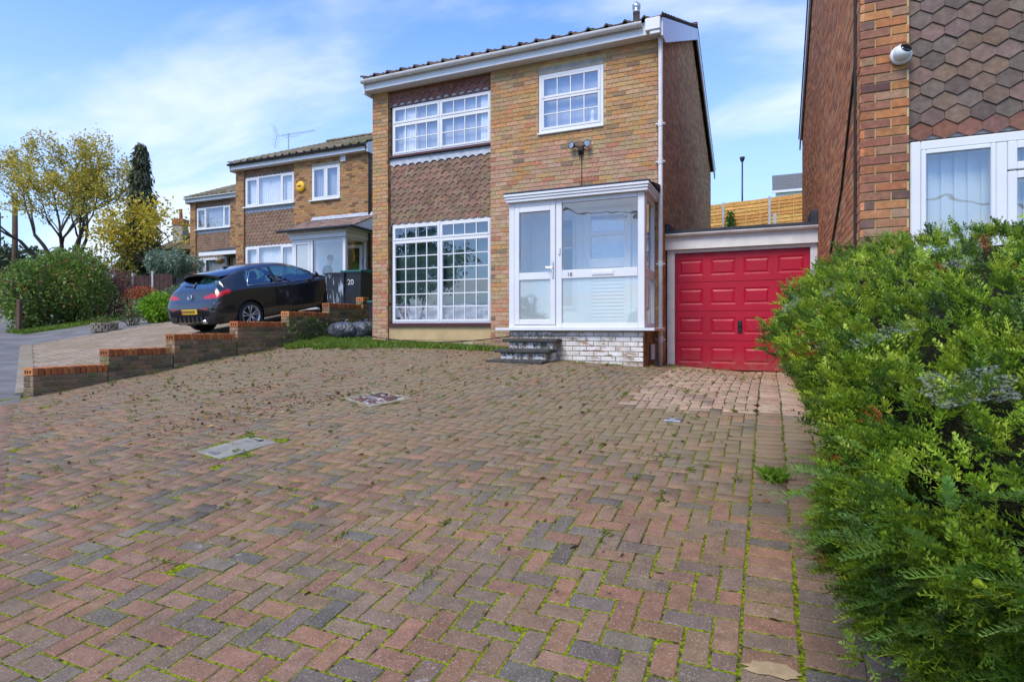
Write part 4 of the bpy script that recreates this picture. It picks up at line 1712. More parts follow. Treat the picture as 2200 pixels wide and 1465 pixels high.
holes20 = [(PX0, PX1, -.35, EZ + .01), (-2.23, -1.11, 3.35, 4.50), (-1.5, -.3, -.1, 2.0)]
house_shell(h20, -.9, holes20, 'mortar')
mb = MB()
for r in brick_rects(-W_, 0, -.2, EZ, holes20, -W_):
    brick_front(mb, r, 0, pick(PAL_20B))
tag(mb.build('brickwork', 'brick_attr', h20), kind='stuff')
mb = MB()
for r in brick_rects(0, .11, -.2, EZ, (), 0):
    brick_side(mb, r, PX0 + .0005, 1, pick(PAL_20B))
for r in brick_rects(0, 2.5, -.2, EZ, (), 0):
    brick_side(mb, r, 0, 1, pick(PAL_20B))
tag(mb.build('return_brickwork', 'brick_attr', h20), kind='stuff')
PAL_R20 = [((.16, .135, .09), 3), ((.20, .165, .12), 3), ((.13, .12, .06), 3), ((.23, .19, .14), 1)]
roof_tiles(h20, PAL_R20)
eaves(h20, 'black_plastic', 'upvc', gutter_end=.06)
mb = MB()
mb.tube([(.06, -.26, EZ + .12), (.06, -.06, EZ - .1), (.06, -.05, EZ - .3), (.06, -.05, -.2)], .04, 10)
mb.build('downpipe', 'black_plastic', h20, True)
MB().lathe([(.065, 0), (.065, .45), (.08, .46), (.08, .56), (0, .58)], 12, (-.55, 2.4, EZ + 1.25)).build('flue', 'steel', h20, True)
MB().box(PX0 + .001, PX1 - .001, .085, .25, 2.05, 3.35).build('tile_backing', 'interior', h20)
MB().box(PX0 + .001, PX1 - .001, .0855, .25, 4.38, EZ).build('tile_backing', 'interior', h20)
hang_tiles(h20, PX0 + .01, PX1 - .003, 2.06, 3.24, .072, scallop_tile(), PAL_TILE, joined=True)
hang_tiles(h20, PX0 + .01, PX1 - .003, 4.39, EZ, .072, scallop_tile(), PAL_TILE, joined=True)
vv = [(PX0 + .01 + i * .02, .055, 3.17 + .045 * abs(math.sin(math.pi * i * .02 / .165)) ** .75) for i in range(111)]
MB().add(vv + [(a, .07, 3.345) for a, b, c in vv], [(i, i + 1, 112 + i, 111 + i) for i in range(110)]).build('lead_flashing', 'lead', h20)
plain_window(h20, PX0 + .05, PX1 - .004, 3.385, 4.375, .03, (.27, .74))
plain_window(h20, PX0 + .05, PX1 - .004, .15, 2.045, .03, (.27, .74))
plain_window(h20, -2.23, -1.11, 3.36, 4.42, .01, (.5,), 'net_curtain')
MB().box(-2.225, -1.115, .004, .2, 4.421, 4.499).build('lintel', 'concrete', h20)
al = thing('alarm_box', (-13.78, 14.5, 5.79), 'round yellow alarm box on the brick wall of the middle house', 'alarm box')
MB().lathe([(.17, 0), (.175, -.05), (.15, -.075), (.05, -.085), (0, -.085)], 20, ax='y').build('casing', 'alarm_yellow', al, True)
MB().bbox(-.09, .07, -.0885, -.084, -.025, .025, .002).build('maker_strip', 'dark_wood', al)
vt = thing('wall_vent', (-12.06, 14.5, 6.50), 'small white square box vent under the eaves above the alarmed house window', 'vent')
mb = MB()
frame_rect(mb, -.09, .09, -.10, .08, .03, -.06, -.002, .004)
mb.build('frame', 'upvc', vt)
MB().box(-.055, .055, -.05, -.01, -.065, .045).build('grille', 'steel', vt)
# aerial
ae = thing('tv_aerial', (-16.0, 16.2, 6.9), 'grey television aerial with a long toothed boom above the middle roof', 'aerial')
MB().tube([(0, 0, 0), (0, 0, 1.42)], .022, 8).build('mast', 'steel', ae)
mb = MB()
bd = Vector((.95, .3, .11)).normalized()
b0 = Vector((-.42, -.13, 1.33))
mb.tube([b0, b0 + bd * 1.45], .008, 6)
mb.tube([b0 + bd * .3 + Vector((0, 0, -.10)), b0 + bd * .85 + Vector((0, 0, -.10))], .01, 6)
cr = Vector((-.3, .95, 0)).normalized()
for k in range(15):
    c = b0 + bd * (.22 + k * .086)
    mb.tube([c - cr * .10, c + cr * .10], .004, 5)
    mb.tube([c + Vector((0, 0, -.06)), c + Vector((0, 0, .06))], .004, 5)
mb.build('boom', 'steel', ae)
mb = MB()
for s_ in (-1, 1):
    for k in range(4):
        a = b0 + Vector((-.02 - .03 * k, 0, s_ * (.05 + .1 * k)))
        mb.tube([a - cr * .26, a + cr * .26], .004, 5)
    mb.tube([b0, b0 + Vector((-.12, 0, s_ * .42))], .008, 5)
mb.build('reflector', 'steel', ae)

# porch of number 20
q20 = thing('porch', (-11.18, 13.5, 1.94), 'glazed white porch with a sloping tiled roof behind the bins', 'porch')
mb = MB()
X0, X1 = -2.02, 0.0
mb.bbox(X0, X0 + .09, 0, .08, -.3, 1.95, .006)
mb.bbox(X0 + .09 + .62, X0 + .09 + .72, 0, .08, -.3, 1.95, .006)
mb.bbox(-.10, 0, 0, .10, .78, 1.95, .006)
mb.bbox(X0 + .81, -.10, .002, .078, .78, .86, .006)
mb.bbox(X0 + .09, X0 + .71, .002, .078, 1.88, 1.95, .006)
mb.bbox(X0 + .81, -.10, .002, .078, 1.90, 1.95, .006)
mb.bbox(-.08, -.002, .93, .99, .78, 1.95, .006)
mb.bbox(-.078, -.004, .10, .93, .78, .86, .006)
mb.bbox(-.078, -.004, .10, .93, 1.90, 1.95, .006)
mb.build('frame', 'upvc', q20)
mb = MB()
mb.box(X0 + .81, -.01, .012, .10, -.6, .779)
mb.box(-.10, -.01, .10, .99, -.6, .779)
mb.build('dwarf_wall', 'white_paint', q20)
mb = MB()
frame_rect(mb, X0 + .095, X0 + .705, -.25, 1.875, .075, -.008, .06, .006)
d20 = mb.build('door', 'upvc', q20)
pane(d20, X0 + .17, X0 + .63, -.17, 1.80, .02, 'glass_frost', 0)
MB().bbox(X0 + .655, X0 + .69, -.03, -.008, .70, .95, .004).build('handle', 'black_plastic', d20)
pane(q20, X0 + .81, -.10, .86, 1.90, .03, 'glass', 0)
o = pane(q20, 0, 1, 0, 1, 0, 'glass', 0)
o.location = (-.04, .515, 1.38)
o.scale = (.83, 1, 1.04)
o.rotation_euler = (0, 0, R(90))
mb = MB()
mb.bbox(X0 - .04, .05, -.05, .995, 1.951, 2.08, .006)
mb.bbox(X0 - .10, .09, -.10, .994, 2.081, 2.175, .006)
mb.build('fascia', 'upvc', q20)
Vq, Fq, Cq = [], [], []
for r in range(6):
    for i in range(9):
        c = pick([((.19, .125, .10), 2), ((.23, .155, .125), 2), ((.16, .115, .10), 1)])
        u0, u1 = X0 - .28 + i * .30 + .002, X0 - .28 + (i + 1) * .30 - .002
        ya, yb = -.24 + r * .206, -.24 + (r + 1) * .206 + .02
        za, zb_ = 2.19 + r * .088 + .02, 2.19 + (r + 1) * .088
        # hip on the right-hand end
        Vq += [(u0, ya, za - .025), (u1, ya, za - .025), (u0, ya, za), (u1, ya, za), (u0, yb, zb_), (u1, yb, zb_)]
        b_ = len(Vq) - 6
        Fq += [(b_, b_ + 1, b_ + 3, b_ + 2), (b_ + 2, b_ + 3, b_ + 5, b_ + 4)]
        Cq += [c] * 6
rf = np_mesh('roof', Vq, Fq, Cq, 'rooftile', q20)
MB().prism([(-.20, 2.176), (.99, 2.176), (.99, 2.69)], 'x', .12, .36).build('roof_gable', 'upvc', q20)
MB().prism([(.90, 2.70), (.995, 2.70), (.995, 2.82), (.98, 2.82)], 'x', X0 - .1, .42).build('lead_flashing', 'lead', q20)
MB().tube([(X0 - .32, -.27, 2.185), (.42, -.27, 2.185), (.42, .9, 2.17)], .045, 8).build('gutter', 'black_plastic', q20)
MB().box(X0 + .05, -.02, .12, .985, -.31, -.28).build('porch_floor', 'concrete', q20)
MB().box(X0 + .05, -.82, .975, .988, -.28, 1.95).build('inner_wall', 'interior_white', q20)
mb = MB()
frame_rect(mb, -.80, -.14, -.28, 1.85, .10, .93, .98, .006)
for k in range(8):
    mb.box(-.70, -.24, .935, .96, -.1 + k * .11, -.03 + k * .11)
mb.build('inner_door', 'interior_white', q20)

# ------------------------------------------------------------------ number 22, further left
H22 = (-19.25, 19.0, 2.42)
h22 = thing('brick_house', H22, 'farthest brick house of the row with a hanging basket by its door', 'house', 'brick houses along the street')
house_shell(h22, -.9, holes20, 'mortar')
mb = MB()
for r in brick_rects(-W_, -2.4, -.2, EZ, holes20, -W_):
    brick_front(mb, r, 0, pick(PAL_20B))
for r in brick_rects(0, .11, -.2, EZ, (), 0):
    brick_side(mb, r, PX0 + .0005, 1, pick(PAL_20B))
tag(mb.build('brickwork', 'brick_attr', h22), kind='stuff')
roof_tiles(h22, PAL_R20)
eaves(h22, 'upvc', 'upvc', gutter_end=.06)
MB().box(PX0 + .001, PX1 - .001, .085, .25, 2.05, 3.35).build('tile_backing', 'interior', h22)
MB().box(PX0 + .001, PX1 - .001, .0855, .25, 4.38, EZ).build('tile_backing', 'interior', h22)
hang_tiles(h22, PX0 + .01, PX1 - .003, 2.06, 3.24, .072, scallop_tile(), PAL_TILE, joined=True)
hang_tiles(h22, PX0 + .01, PX1 - .003, 4.39, EZ, .072, scallop_tile(), PAL_TILE, joined=True)
MB().add(vv + [(a, .07, 3.345) for a, b, c in vv], [(i, i + 1, 112 + i, 111 + i) for i in range(110)]).build('lead_flashing', 'lead', h22)
plain_window(h22, PX0 + .05, PX1 - .004, 3.385, 4.375, .03, (.27, .80), 'net_curtain')
plain_window(h22, PX0 + .05, PX1 - .25, .15, 2.045, .03, (.27,), 'net_curtain')
mb = MB()
mb.prism([(-1.1, 2.05), (-.0, 2.35), (-.0, 2.45), (-1.1, 2.12)], 'x', -3.5, -.5)
mb.build('canopy', 'felt', h22)
MB().box(-3.55, -.45, -1.13, -1.08, 1.96, 2.11).build('canopy_fascia', 'upvc', h22)
mb = MB()
frame_rect(mb, -2.75, -1.9, -.1, 1.95, .08, -.02, .05)
mb.build('door', 'upvc', h22)
MB().box(-2.67, -1.98, -.005, .04, -.02, 1.87).build('door_panel', 'net_curtain', h22)
hb = thing('hanging_basket', (-21.6, 17.95, 4.15), 'small flower basket hanging under the porch canopy of the farthest house', 'hanging basket')
mb = MB()
mb.lathe([(0, -.17), (.10, -.13), (.16, -.03), (.17, 0), (0, .0)], 14, col=(.30, .16, .07))
mb.tube([(-.15, 0, 0), (0, 0, .5), (.15, 0, 0)], .006, 5, (.1, .1, .1))
mb.build('basket', 'basket', hb, True)


def leaf_quads(P, N, size, aspect=.5, jit=.8, droop=0.0, rng=RNG):
    """one folded leaf (two quads sharing the midrib drawn as a diamond) per point"""
    n = len(P)
    d = N + rng.normal(0, jit, (n, 3))
    d[:, 2] -= droop
    d /= np.linalg.norm(d, axis=1)[:, None] + 1e-9
    r = rng.normal(0, 1, (n, 3))
    s = np.cross(d, r)
    s /= np.linalg.norm(s, axis=1)[:, None] + 1e-9
    L = (size * rng.uniform(.65, 1.3, n))[:, None]
    w = L * aspect * .5
    up = np.cross(s, d)
    V = np.stack([P, P + d * L * .45 + s * w + up * L * .06, P + d * L, P + d * L * .45 - s * w + up * L * .06], axis=1).reshape(-1, 3)
    F = np.arange(4 * n).reshape(n, 4)
    return V, F


def pal_colors(n, pal, rng=RNG, j=.18):
    cols = np.array([p[0] for p in pal])
    w = np.array([p[1] for p in pal], float)
    c = cols[rng.choice(len(pal), n, p=w / w.sum())]
    return np.clip(c * rng.uniform(1 - j, 1 + j, (n, 1)), .003, 1)


def leaves(name, P, N, size, pal, parent, aspect=.5, jit=.8, droop=0., m='leaf', rng=RNG):
    V, F = leaf_quads(P, N, size, aspect, jit, droop, rng)
    C = np.repeat(pal_colors(len(P), pal, rng), 4, axis=0)
    o = np_mesh(name, V, F, C, m, parent)
    return tag(o, kind='stuff')


leaves('flowers', RNG.normal(0, .09, (160, 3)) * (1, 1, .6) + (0, 0, .05), np.tile((0, 0, 1.), (160, 1)), .05,
       [((.55, .12, .22), 2), ((.6, .5, .12), 2), ((.10, .2, .04), 4), ((.6, .3, .3), 1)], hb)

# ------------------------------------------------------------------ stepped retaining wall with upright coping bricks
WX0, WX1 = -9.215, -9.0
wl0 = (-9.11, 4.5, .32)
wall = thing('retaining_wall', wl0, 'low mossy brick wall stepping uphill beside the drive with orange coping bricks on end', 'wall')
PAL_WALL = [((.20, .135, .085), 4), ((.25, .165, .10), 4), ((.13, .10, .07), 3), ((.32, .20, .11), 3), ((.20, .165, .085), 2)]


def mat_wallbrick():
    t = NT('wall_brick')
    c = t.obj()
    c = t.mix(t.rng(t.noise(5, 5, .7), .48, .62, 0, .65), c, (.10, .115, .028))
    c = t.mix(t.rng(t.noise(17, 4, .7), .55, .68, 0, .6), c, (.028, .024, .02))
    c = t.mix(t.rng(t.noise(23, 3, .7), .66, .74, 0, .6), c, (.33, .31, .26))
    t.bsdf(c, .95, .15, bump=(t.noise(70, 4, .65), .7, .008))
    MATS['wall_brick'] = t.m
    t = NT('coping_brick')
    c = t.obj()
    c = t.mix(t.rng(t.noise(26, 4, .6), .45, .68, 0, .45), c, (.16, .05, .02))
    c = t.mix(t.rng(t.noise(9, 4, .7), .60, .70, 0, .6), c, (.07, .075, .03))
    t.bsdf(c, .85, .25, bump=(t.noise(110, 3), .5, .004))
    MATS['coping_brick'] = t.m


mat_wallbrick()
# steps: front y, back y, top of the coping
segs = [(4.57, 5.545, .710), (5.55, 6.59, .930), (6.60, 7.85, 1.150), (7.86, 9.11, 1.370), (9.12, 10.32, 1.590), (10.33, 11.50, 1.810), (11.51, 11.78, 1.995)]
wm, cm = {}, None
cv = MB()
cv.bbox(-.1075, .1075, -.0325, .0325, -.105, .0, .004)
# upright header with three slots in its end, for the first brick of each run
core = local(MB(), wl0)
coping_me = cv.mesh('coping_brick', 'coping_brick')
slot_me = MB()
for k in (-1, 0, 1):
    slot_me.box(-.012 + k * .055, .012 + k * .055, -.004, .02, -.075, -.035)
slot_me = slot_me.mesh('slot', 'lens_black')
PAL_COP = [((.42, .14, .045), 4), ((.38, .12, .04), 3), ((.45, .18, .06), 2), ((.28, .10, .04), 1.5)]


def wall_brick(parent, x, y, z, L, Hh, face):
    key = (round(L, 3), round(Hh, 3), face)
    if key not in wm:
        m = MB()
        if face == 'x':
            m.bbox(-.05, .05, -L / 2, L / 2, -Hh / 2, Hh / 2, .006)
        else:
            m.bbox(-L / 2, L / 2, -.05, .05, -Hh / 2, Hh / 2, .006)
        wm[key] = m.mesh('brick', 'wall_brick')
    o = link('brick', wm[key], parent, Vector((x, y, z)) - Vector(wl0), pick(PAL_WALL, .2))
    o.rotation_euler = (0, 0, random.gauss(0, .012))


for si, (ya, yb, zt) in enumerate(segs):
    k = 0
    y = ya + .034
    while y < yb - .03:
        o = link('coping_brick', coping_me, wall, Vector(((WX0 + WX1) / 2, y, zt + random.uniform(-.003, .003))) - Vector(wl0), pick(PAL_COP, .12))
        o.rotation_euler = (random.gauss(0, .02), 0, random.gauss(0, .015))
        if k == 0:
            link('slot', slot_me, o, (0, -.0325, 0))
        y += .0755
        k += 1
    # courses of stretchers below
    zc = zt - .115
    row = 0
    y_hi = yb if si == len(segs) - 1 else yb + .0
    while zc > T(WX1 + .05, ya) - .05:
        off = .1125 * (row % 2)
        y = ya + .004 - off
        while y < y_hi - .02:
            a, b = max(y, ya + .004), min(y + .215, y_hi - .004)
            if b - a > .035 and zc > T(WX1 + .05, b) - .06:
                wall_brick(wall, WX1 - .05 + random.uniform(-.004, .004), (a + b) / 2, zc - .0325, b - a, .065, 'x')
            y += .225
        wall_brick(wall, (WX0 + WX1) / 2 - .03, ya + .05, zc - .0325, .15, .065, 'y')
        zc -= .075
        row += 1
    core.box(WX0 + .004, WX1 - .012, ya + .012, y_hi - .008, .2, zt - .108)
core.build('wall_core', 'mortar_grey', wall)

# ------------------------------------------------------------------ drain covers in the drive
mc = thing('manhole_cover', (-4.07, 5.46, T(-4.07, 5.46)), 'rusty flaking metal manhole cover in a concrete surround on the drive', 'manhole cover')
e = .05
mc.rotation_mode = 'QUATERNION'
nrm = Vector((-(T(-4.02, 5.46) - T(-4.12, 5.46)) / .1, -(T(-4.07, 5.51) - T(-4.07, 5.41)) / .1, 1)).normalized()
mc.rotation_quaternion = Vector((0, 0, 1)).rotation_difference(nrm) @ Quaternion((0, 0, 1), R(-23.5))
mb = MB()
for a in ((-.33, -.255, -.27, .27), (.255, .33, -.27, .27), (-.255, .255, -.27, -.22), (-.255, .255, .22, .27)):
    mb.bbox(a[0], a[1], a[2], a[3], -.06, .012, .004)
mb.build('surround', 'surround_dirty', mc)
mb = MB()
mb.bbox(-.25, .25, -.215, .215, -.05, .010, .004)
for k in range(-4, 5):
    mb.box(k * .054 - .012, k * .054 + .012, -.195, .195, .0099, .0125)
mb.build('plate', 'rusty_cover', mc)
m2 = thing('manhole_cover', (-4.23, 3.69, T(-4.23, 3.69)), 'grey rectangular drain cover with two key holes sunk in the mossy paving', 'manhole cover')
m2.rotation_mode = 'QUATERNION'
nrm = Vector((-(T(-4.18, 3.69) - T(-4.28, 3.69)) / .1, -(T(-4.23, 3.74) - T(-4.23, 3.64)) / .1, 1)).normalized()
m2.rotation_quaternion = Vector((0, 0, 1)).rotation_difference(nrm) @ Quaternion((0, 0, 1), R(-11))
MB().bbox(-.195, .195, -.255, .255, -.05, .004, .005).build('plate', 'cover_grey', m2)
for y in (-.20, .20):
    m = MB()
    m.lathe([(.032, .0065), (0, .0068)], 14, (.03, y, 0))
    m.box(-.07, .0, y - .012, y + .012, .006, .0072)
    m.build('key_hole', 'lens_black', m2)
m3 = thing('stopcock_cover', (-.78, 5.34, T(-.78, 5.34)), 'small square metal stopcock cover in the paving before the garage', 'drain cover')
MB().bbox(-.075, .075, -.075, .075, -.03, .009, .004).build('plate', 'steel', m3)
MB().bbox(-.03, .03, -.008, .008, .0085, .014, .002).build('hinge_bar', 'steel', m3)

# ------------------------------------------------------------------ black coupe on the neighbour's drive


def spline(xs, ys, q):
    """smooth curve through the points (monotone-ish cubic)"""
    xs, ys = np.asarray(xs, float), np.asarray(ys, float)
    m = np.gradient(ys, xs)
    i = np.clip(np.searchsorted(xs, q) - 1, 0, len(xs) - 2)
    h = xs[i + 1] - xs[i]
    t = (q - xs[i]) / h
    return (2 * t**3 - 3 * t**2 + 1) * ys[i] + (t**3 - 2 * t**2 + t) * h * m[i] + (-2 * t**3 + 3 * t**2) * ys[i + 1] + (t**3 - t**2) * h * m[i + 1]


ST = np.array([  # station, top, belt, half width, roof edge half width, underside
    (0.00, .62, .52, .66, .50, .36), (0.03, .715, .65, .775, .60, .32), (0.08, .80, .74, .815, .66, .29), (0.15, .96, .86, .84, .68, .27), (0.23, 1.085, .93, .86, .66, .25),
    (0.36, 1.205, .96, .88, .62, .24), (0.60, 1.315, .975, .905, .585, .23), (0.85, 1.39, .98, .915, .57, .22), (1.10, 1.437, .975, .915, .57, .21), (1.50, 1.475, .955, .905, .58, .20),
    (1.90, 1.482, .935, .90, .585, .20), (2.30, 1.452, .925, .895, .58, .20), (2.65, 1.375, .925, .895, .585, .20), (3.00, 1.225, .935, .895, .62, .20), (3.30, 1.075, .94, .89, .70, .20),
    (3.47, 1.015, .93, .885, .74, .20), (3.80, .955, .885, .87, .70, .20), (4.10, .875, .805, .83, .62, .20), (4.30, .76, .69, .75, .5, .21), (4.42, .60, .56, .61, .4, .23), (4.466, .50, .47, .46, .3, .26)])
NS, NV = 150, 54
sq = np.linspace(0, 1, NS) ** 1.0
sq = np.sort(np.concatenate([np.linspace(0, .45, 44), np.linspace(.46, 4.466, NS - 44)]))
top, belt, wid, wrf, und = [spline(ST[:, 0], ST[:, k], sq) for k in range(1, 6)]
vq = np.sort(np.concatenate([np.linspace(0, 9, NV)]))
grid = np.zeros((NS, NV, 3))
for a in range(NS):
    zt, zb, w, wr, zl = top[a], belt[a], wid[a], wrf[a], und[a]
    gh = zt - zb
    wr = min(wr, w * .92)
    z7 = zb + gh * (.80 if gh > .25 else .62)
    ky = [0, .84 * w, .955 * w, .995 * w, w, .985 * w, .945 * w, wr + (w * .945 - wr) * .16, wr * .72, 0]
    kz = [zl, zl, zl + .09, zl + .22, zl + .58 * (zb - zl), zb - .06, zb, z7, zt - .018 * min(1, gh / .3), zt]
    kv = np.arange(10)
    grid[a, :, 0] = np.interp(vq, kv, ky) * .5 + spline(kv, ky, vq) * .5
    grid[a, :, 1] = sq[a]
    grid[a, :, 2] = np.interp(vq, kv, kz) * .5 + spline(kv, kz, vq) * .5
AX0, AX1, RW = .86, 3.555, .325            # axles from the tail, wheel radius
for ax_ in (AX0, AX1):                     # wheel arches: push the edge of the cut out to a clean circle
    dy, dz = grid[:, :, 1] - ax_, grid[:, :, 2] - RW
    rr2 = np.hypot(dy, dz)
    side = (vq[None, :] > 1.6) & (vq[None, :] < 6)
ARCH = .365
faces = {'body': [], 'glass': [], 'tail': [], 'diff': []}
cen = (grid[:-1, :-1] + grid[1:, :-1] + grid[1:, 1:] + grid[:-1, 1:]) / 4
for a in range(NS - 1):
    for b in range(NV - 1):
        x, s, z = cen[a, b]
        v = (vq[b] + vq[b + 1]) / 2
        if v < 5.7:
            cut = False
            for ax_ in (AX0, AX1):
                d4 = [math.hypot(grid[i, j, 1] - ax_, grid[i, j, 2] - RW) for i, j in ((a, b), (a + 1, b), (a + 1, b + 1), (a, b + 1))]
                if max(d4) < ARCH + .001 and v > .8:
                    cut = True
            if cut:
                continue
        k = 'body'
        if 6.12 < v < 7.0 and .93 + (7.0 - v) * .05 + max(0, v - 6.6) * .5 < s < 3.22 - (v - 6) * .60 and not 1.70 < s < 1.79:
            k = 'glass'
        elif v > 7.12 and 2.50 + (9 - v) * .05 < s < 3.33 - (9 - v) * .05:
            k = 'glass'
        elif v > 7.05 and .20 < s < .46:
            k = 'glass'
        elif s < .44 and abs(x) > .44 + max(0, .09 - s) * 1.5 and .80 + .24 * s < z < .885 + .25 * s - max(0, .60 - x) * .30 and v < 8.6:
            k = 'tail'
        elif s < .22 and z < .43 and v > .6:
            k = 'diff'
        faces[k].append((a, b))


def car_part(name, key, m, parent, smooth=True, sides=(1, -1)):
    idx, V, F = {}, [], []
    for sg in sides:
        for (a, b) in faces[key]:
            q = []
            for (i, j) in ((a, b), (a + 1, b), (a + 1, b + 1), (a, b + 1)):
                kk = (i, j, sg if 0 < j < NV - 1 else 0)
                if kk not in idx:
                    p = grid[i, j].copy()
                    if key == 'body' and .8 < vq[j] < 5.9:
                        for ax_ in (AX0, AX1):
                            dd = math.hypot(p[1] - ax_, p[2] - RW)
                            if 1e-4 < dd < ARCH:
                                p[1] = ax_ + (p[1] - ax_) * ARCH / dd
                                p[2] = RW + (p[2] - RW) * ARCH / dd
                    idx[kk] = len(V)
                    V.append((p[0] * sg, p[1] - AX0, p[2]))
                q.append(idx[kk])
            F.append(tuple(q if sg > 0 else q[::-1]))
    me = bpy.data.meshes.new(name)
    me.from_pydata(V, [], F)
    me.materials.append(MATS[m])
    me.polygons.foreach_set('use_smooth', [smooth] * len(F))
    return link(name, me, parent)


CARX, CARY = -11.66, 9.88
zr, zf = T(CARX + .5, CARY), T(CARX + .6, CARY + 2.695)
car = thing('parked_car', (CARX, CARY, zr), 'black hatchback coupe parked nose first on the sloping paved drive', 'car')
car.rotation_euler = (math.atan2(zf - zr, 2.695), -.012, R(-2))
car_part('body', 'body', 'car_paint', car)
car_part('window', 'glass', 'glass_car', car)
car_part('tail_light', 'tail', 'tail_red', car, True, (1,))
car_part('tail_light', 'tail', 'tail_red', car, True, (-1,))
car_part('diffuser', 'diff', 'black_plastic', car, True, (1,))
car_part('diffuser', 'diff', 'black_plastic', car, True, (-1,))


def car_at(s, v):
    a = int(np.argmin(abs(sq - s)))
    return np.array([np.interp(v, vq, grid[a, :, k]) for k in range(3)]) - np.array([0, AX0, 0])


mb = MB()                                  # tail end cap, underside
pts = [(p[0], p[2]) for p in grid[0]]
mb.add([(x, -AX0 + .001, z) for x, z in pts] + [(-x, -AX0 + .001, z) for x, z in pts[::-1]], [tuple(range(2 * NV))])
mb.build('bumper_face', 'car_paint', car)
mb = MB()
mb.box(-.70, .70, -AX0 + .2, 3.3, .24, .27)
for ax_ in (0, AX1 - AX0):
    for sg in (-1, 1):
        n = 18
        P = [(sg * xx, ax_ + (ARCH + .005) * math.cos(t), RW + (ARCH + .005) * math.sin(t)) for xx in (.885, .58) for t in np.linspace(-.45, math.pi + .45, n)]
        mb.add(P, [(i, i + 1, n + i + 1, n + i) for i in range(n - 1)] + [tuple(range(n, 2 * n))])
mb.build('underbody', 'black_plastic', car)
for ax_, w_ in ((0, .905), (AX1 - AX0, .885)):
    for sg in (1, -1):
        m = MB()
        X = sg * (w_ - .11)
        m.lathe([(.238, sg * .10), (.256, sg * .112), (.30, sg * .11), (.322, sg * .09), (.326, 0), (.322, -sg * .09), (.22, -sg * .10)], 36, (X, ax_, RW), 'x')
        wh = m.build('wheel', 'tyre', car, True)
        m = MB()
        m.lathe([(.240, sg * .095), (.236, sg * .110), (.224, sg * .10), (.205, sg * .03), (.205, -sg * .08)], 36, (X, ax_, RW), 'x')
        m.lathe([(.0, sg * .085), (.032, sg * .085), (.045, sg * .07), (.05, sg * .02)], 20, (X, ax_, RW), 'x')
        for k in range(5):
            for off in (-.20, .20):
                a0_, a1_ = 2 * math.pi * k / 5 + .3 + off * .55, 2 * math.pi * k / 5 + .3 + off
                p0_ = Vector((X + sg * .078, ax_ + .035 * math.cos(a0_), RW + .035 * math.sin(a0_)))
                p1_ = Vector((X + sg * .085, ax_ + .13 * math.cos(a1_), RW + .13 * math.sin(a1_)))
                p2_ = Vector((X + sg * .098, ax_ + .216 * math.cos(a1_ * 1.0), RW + .216 * math.sin(a1_)))
                m.tube([p0_, p1_, p2_], [.014, .013, .017], 6)
        m.build('rim', 'alloy', wh, True)
        m = MB()
        m.lathe([(0, sg * .01), (.20, sg * .01)], 24, (X, ax_, RW), 'x')
        m.build('brake_disc', 'alloy_dark', wh)
mb = MB()                                  # roof spoiler over the rear window
prof = []
n = 17
for i in range(n):
    x = -.60 + 1.20 * i / (n - 1)
    q = 1 - (x / .62) ** 2
    prof.append((x, q))
V = []
for x, q in prof:
    e = abs(x) / .60
    V += [(x, 1.00 - AX0, 1.425 - .11 * e ** 2.2), (x, .26 - AX0 + .16 * e ** 2.5, 1.365 - .10 * e ** 2.5), (x, .27 - AX0 + .16 * e ** 2.5, 1.320 - .10 * e ** 2.5), (x, .62 - AX0, 1.32 - .10 * e ** 2)]
F = [(i * 4 + k, i * 4 + k + 1, (i + 1) * 4 + k + 1, (i + 1) * 4 + k) for i in range(n - 1) for k in range(3)]
mb.add(V, F)
mb.build('spoiler', 'car_paint', car)
mb = MB()
mb.prism([(1.02 - AX0, 1.41), (1.20 - AX0, 1.445), (1.05 - AX0, 1.475)], 'x', -.02, .02)
mb.build('roof_fin', 'black_plastic', car)
mb = MB()
mb.bbox(-.26, .26, -AX0 - .006, -AX0 + .015, .50, .61, .003)
pl = mb.build('number_plate', 'plate_yellow', car)
MB().box(-.205, .20, -AX0 - .0075, -AX0 - .005, .522, .588).build('plate_text', 'plate_smudge', pl)
MB().box(-.255, -.215, -AX0 - .0075, -AX0 - .005, .508, .602).build('plate_band', 'tail_red', pl)
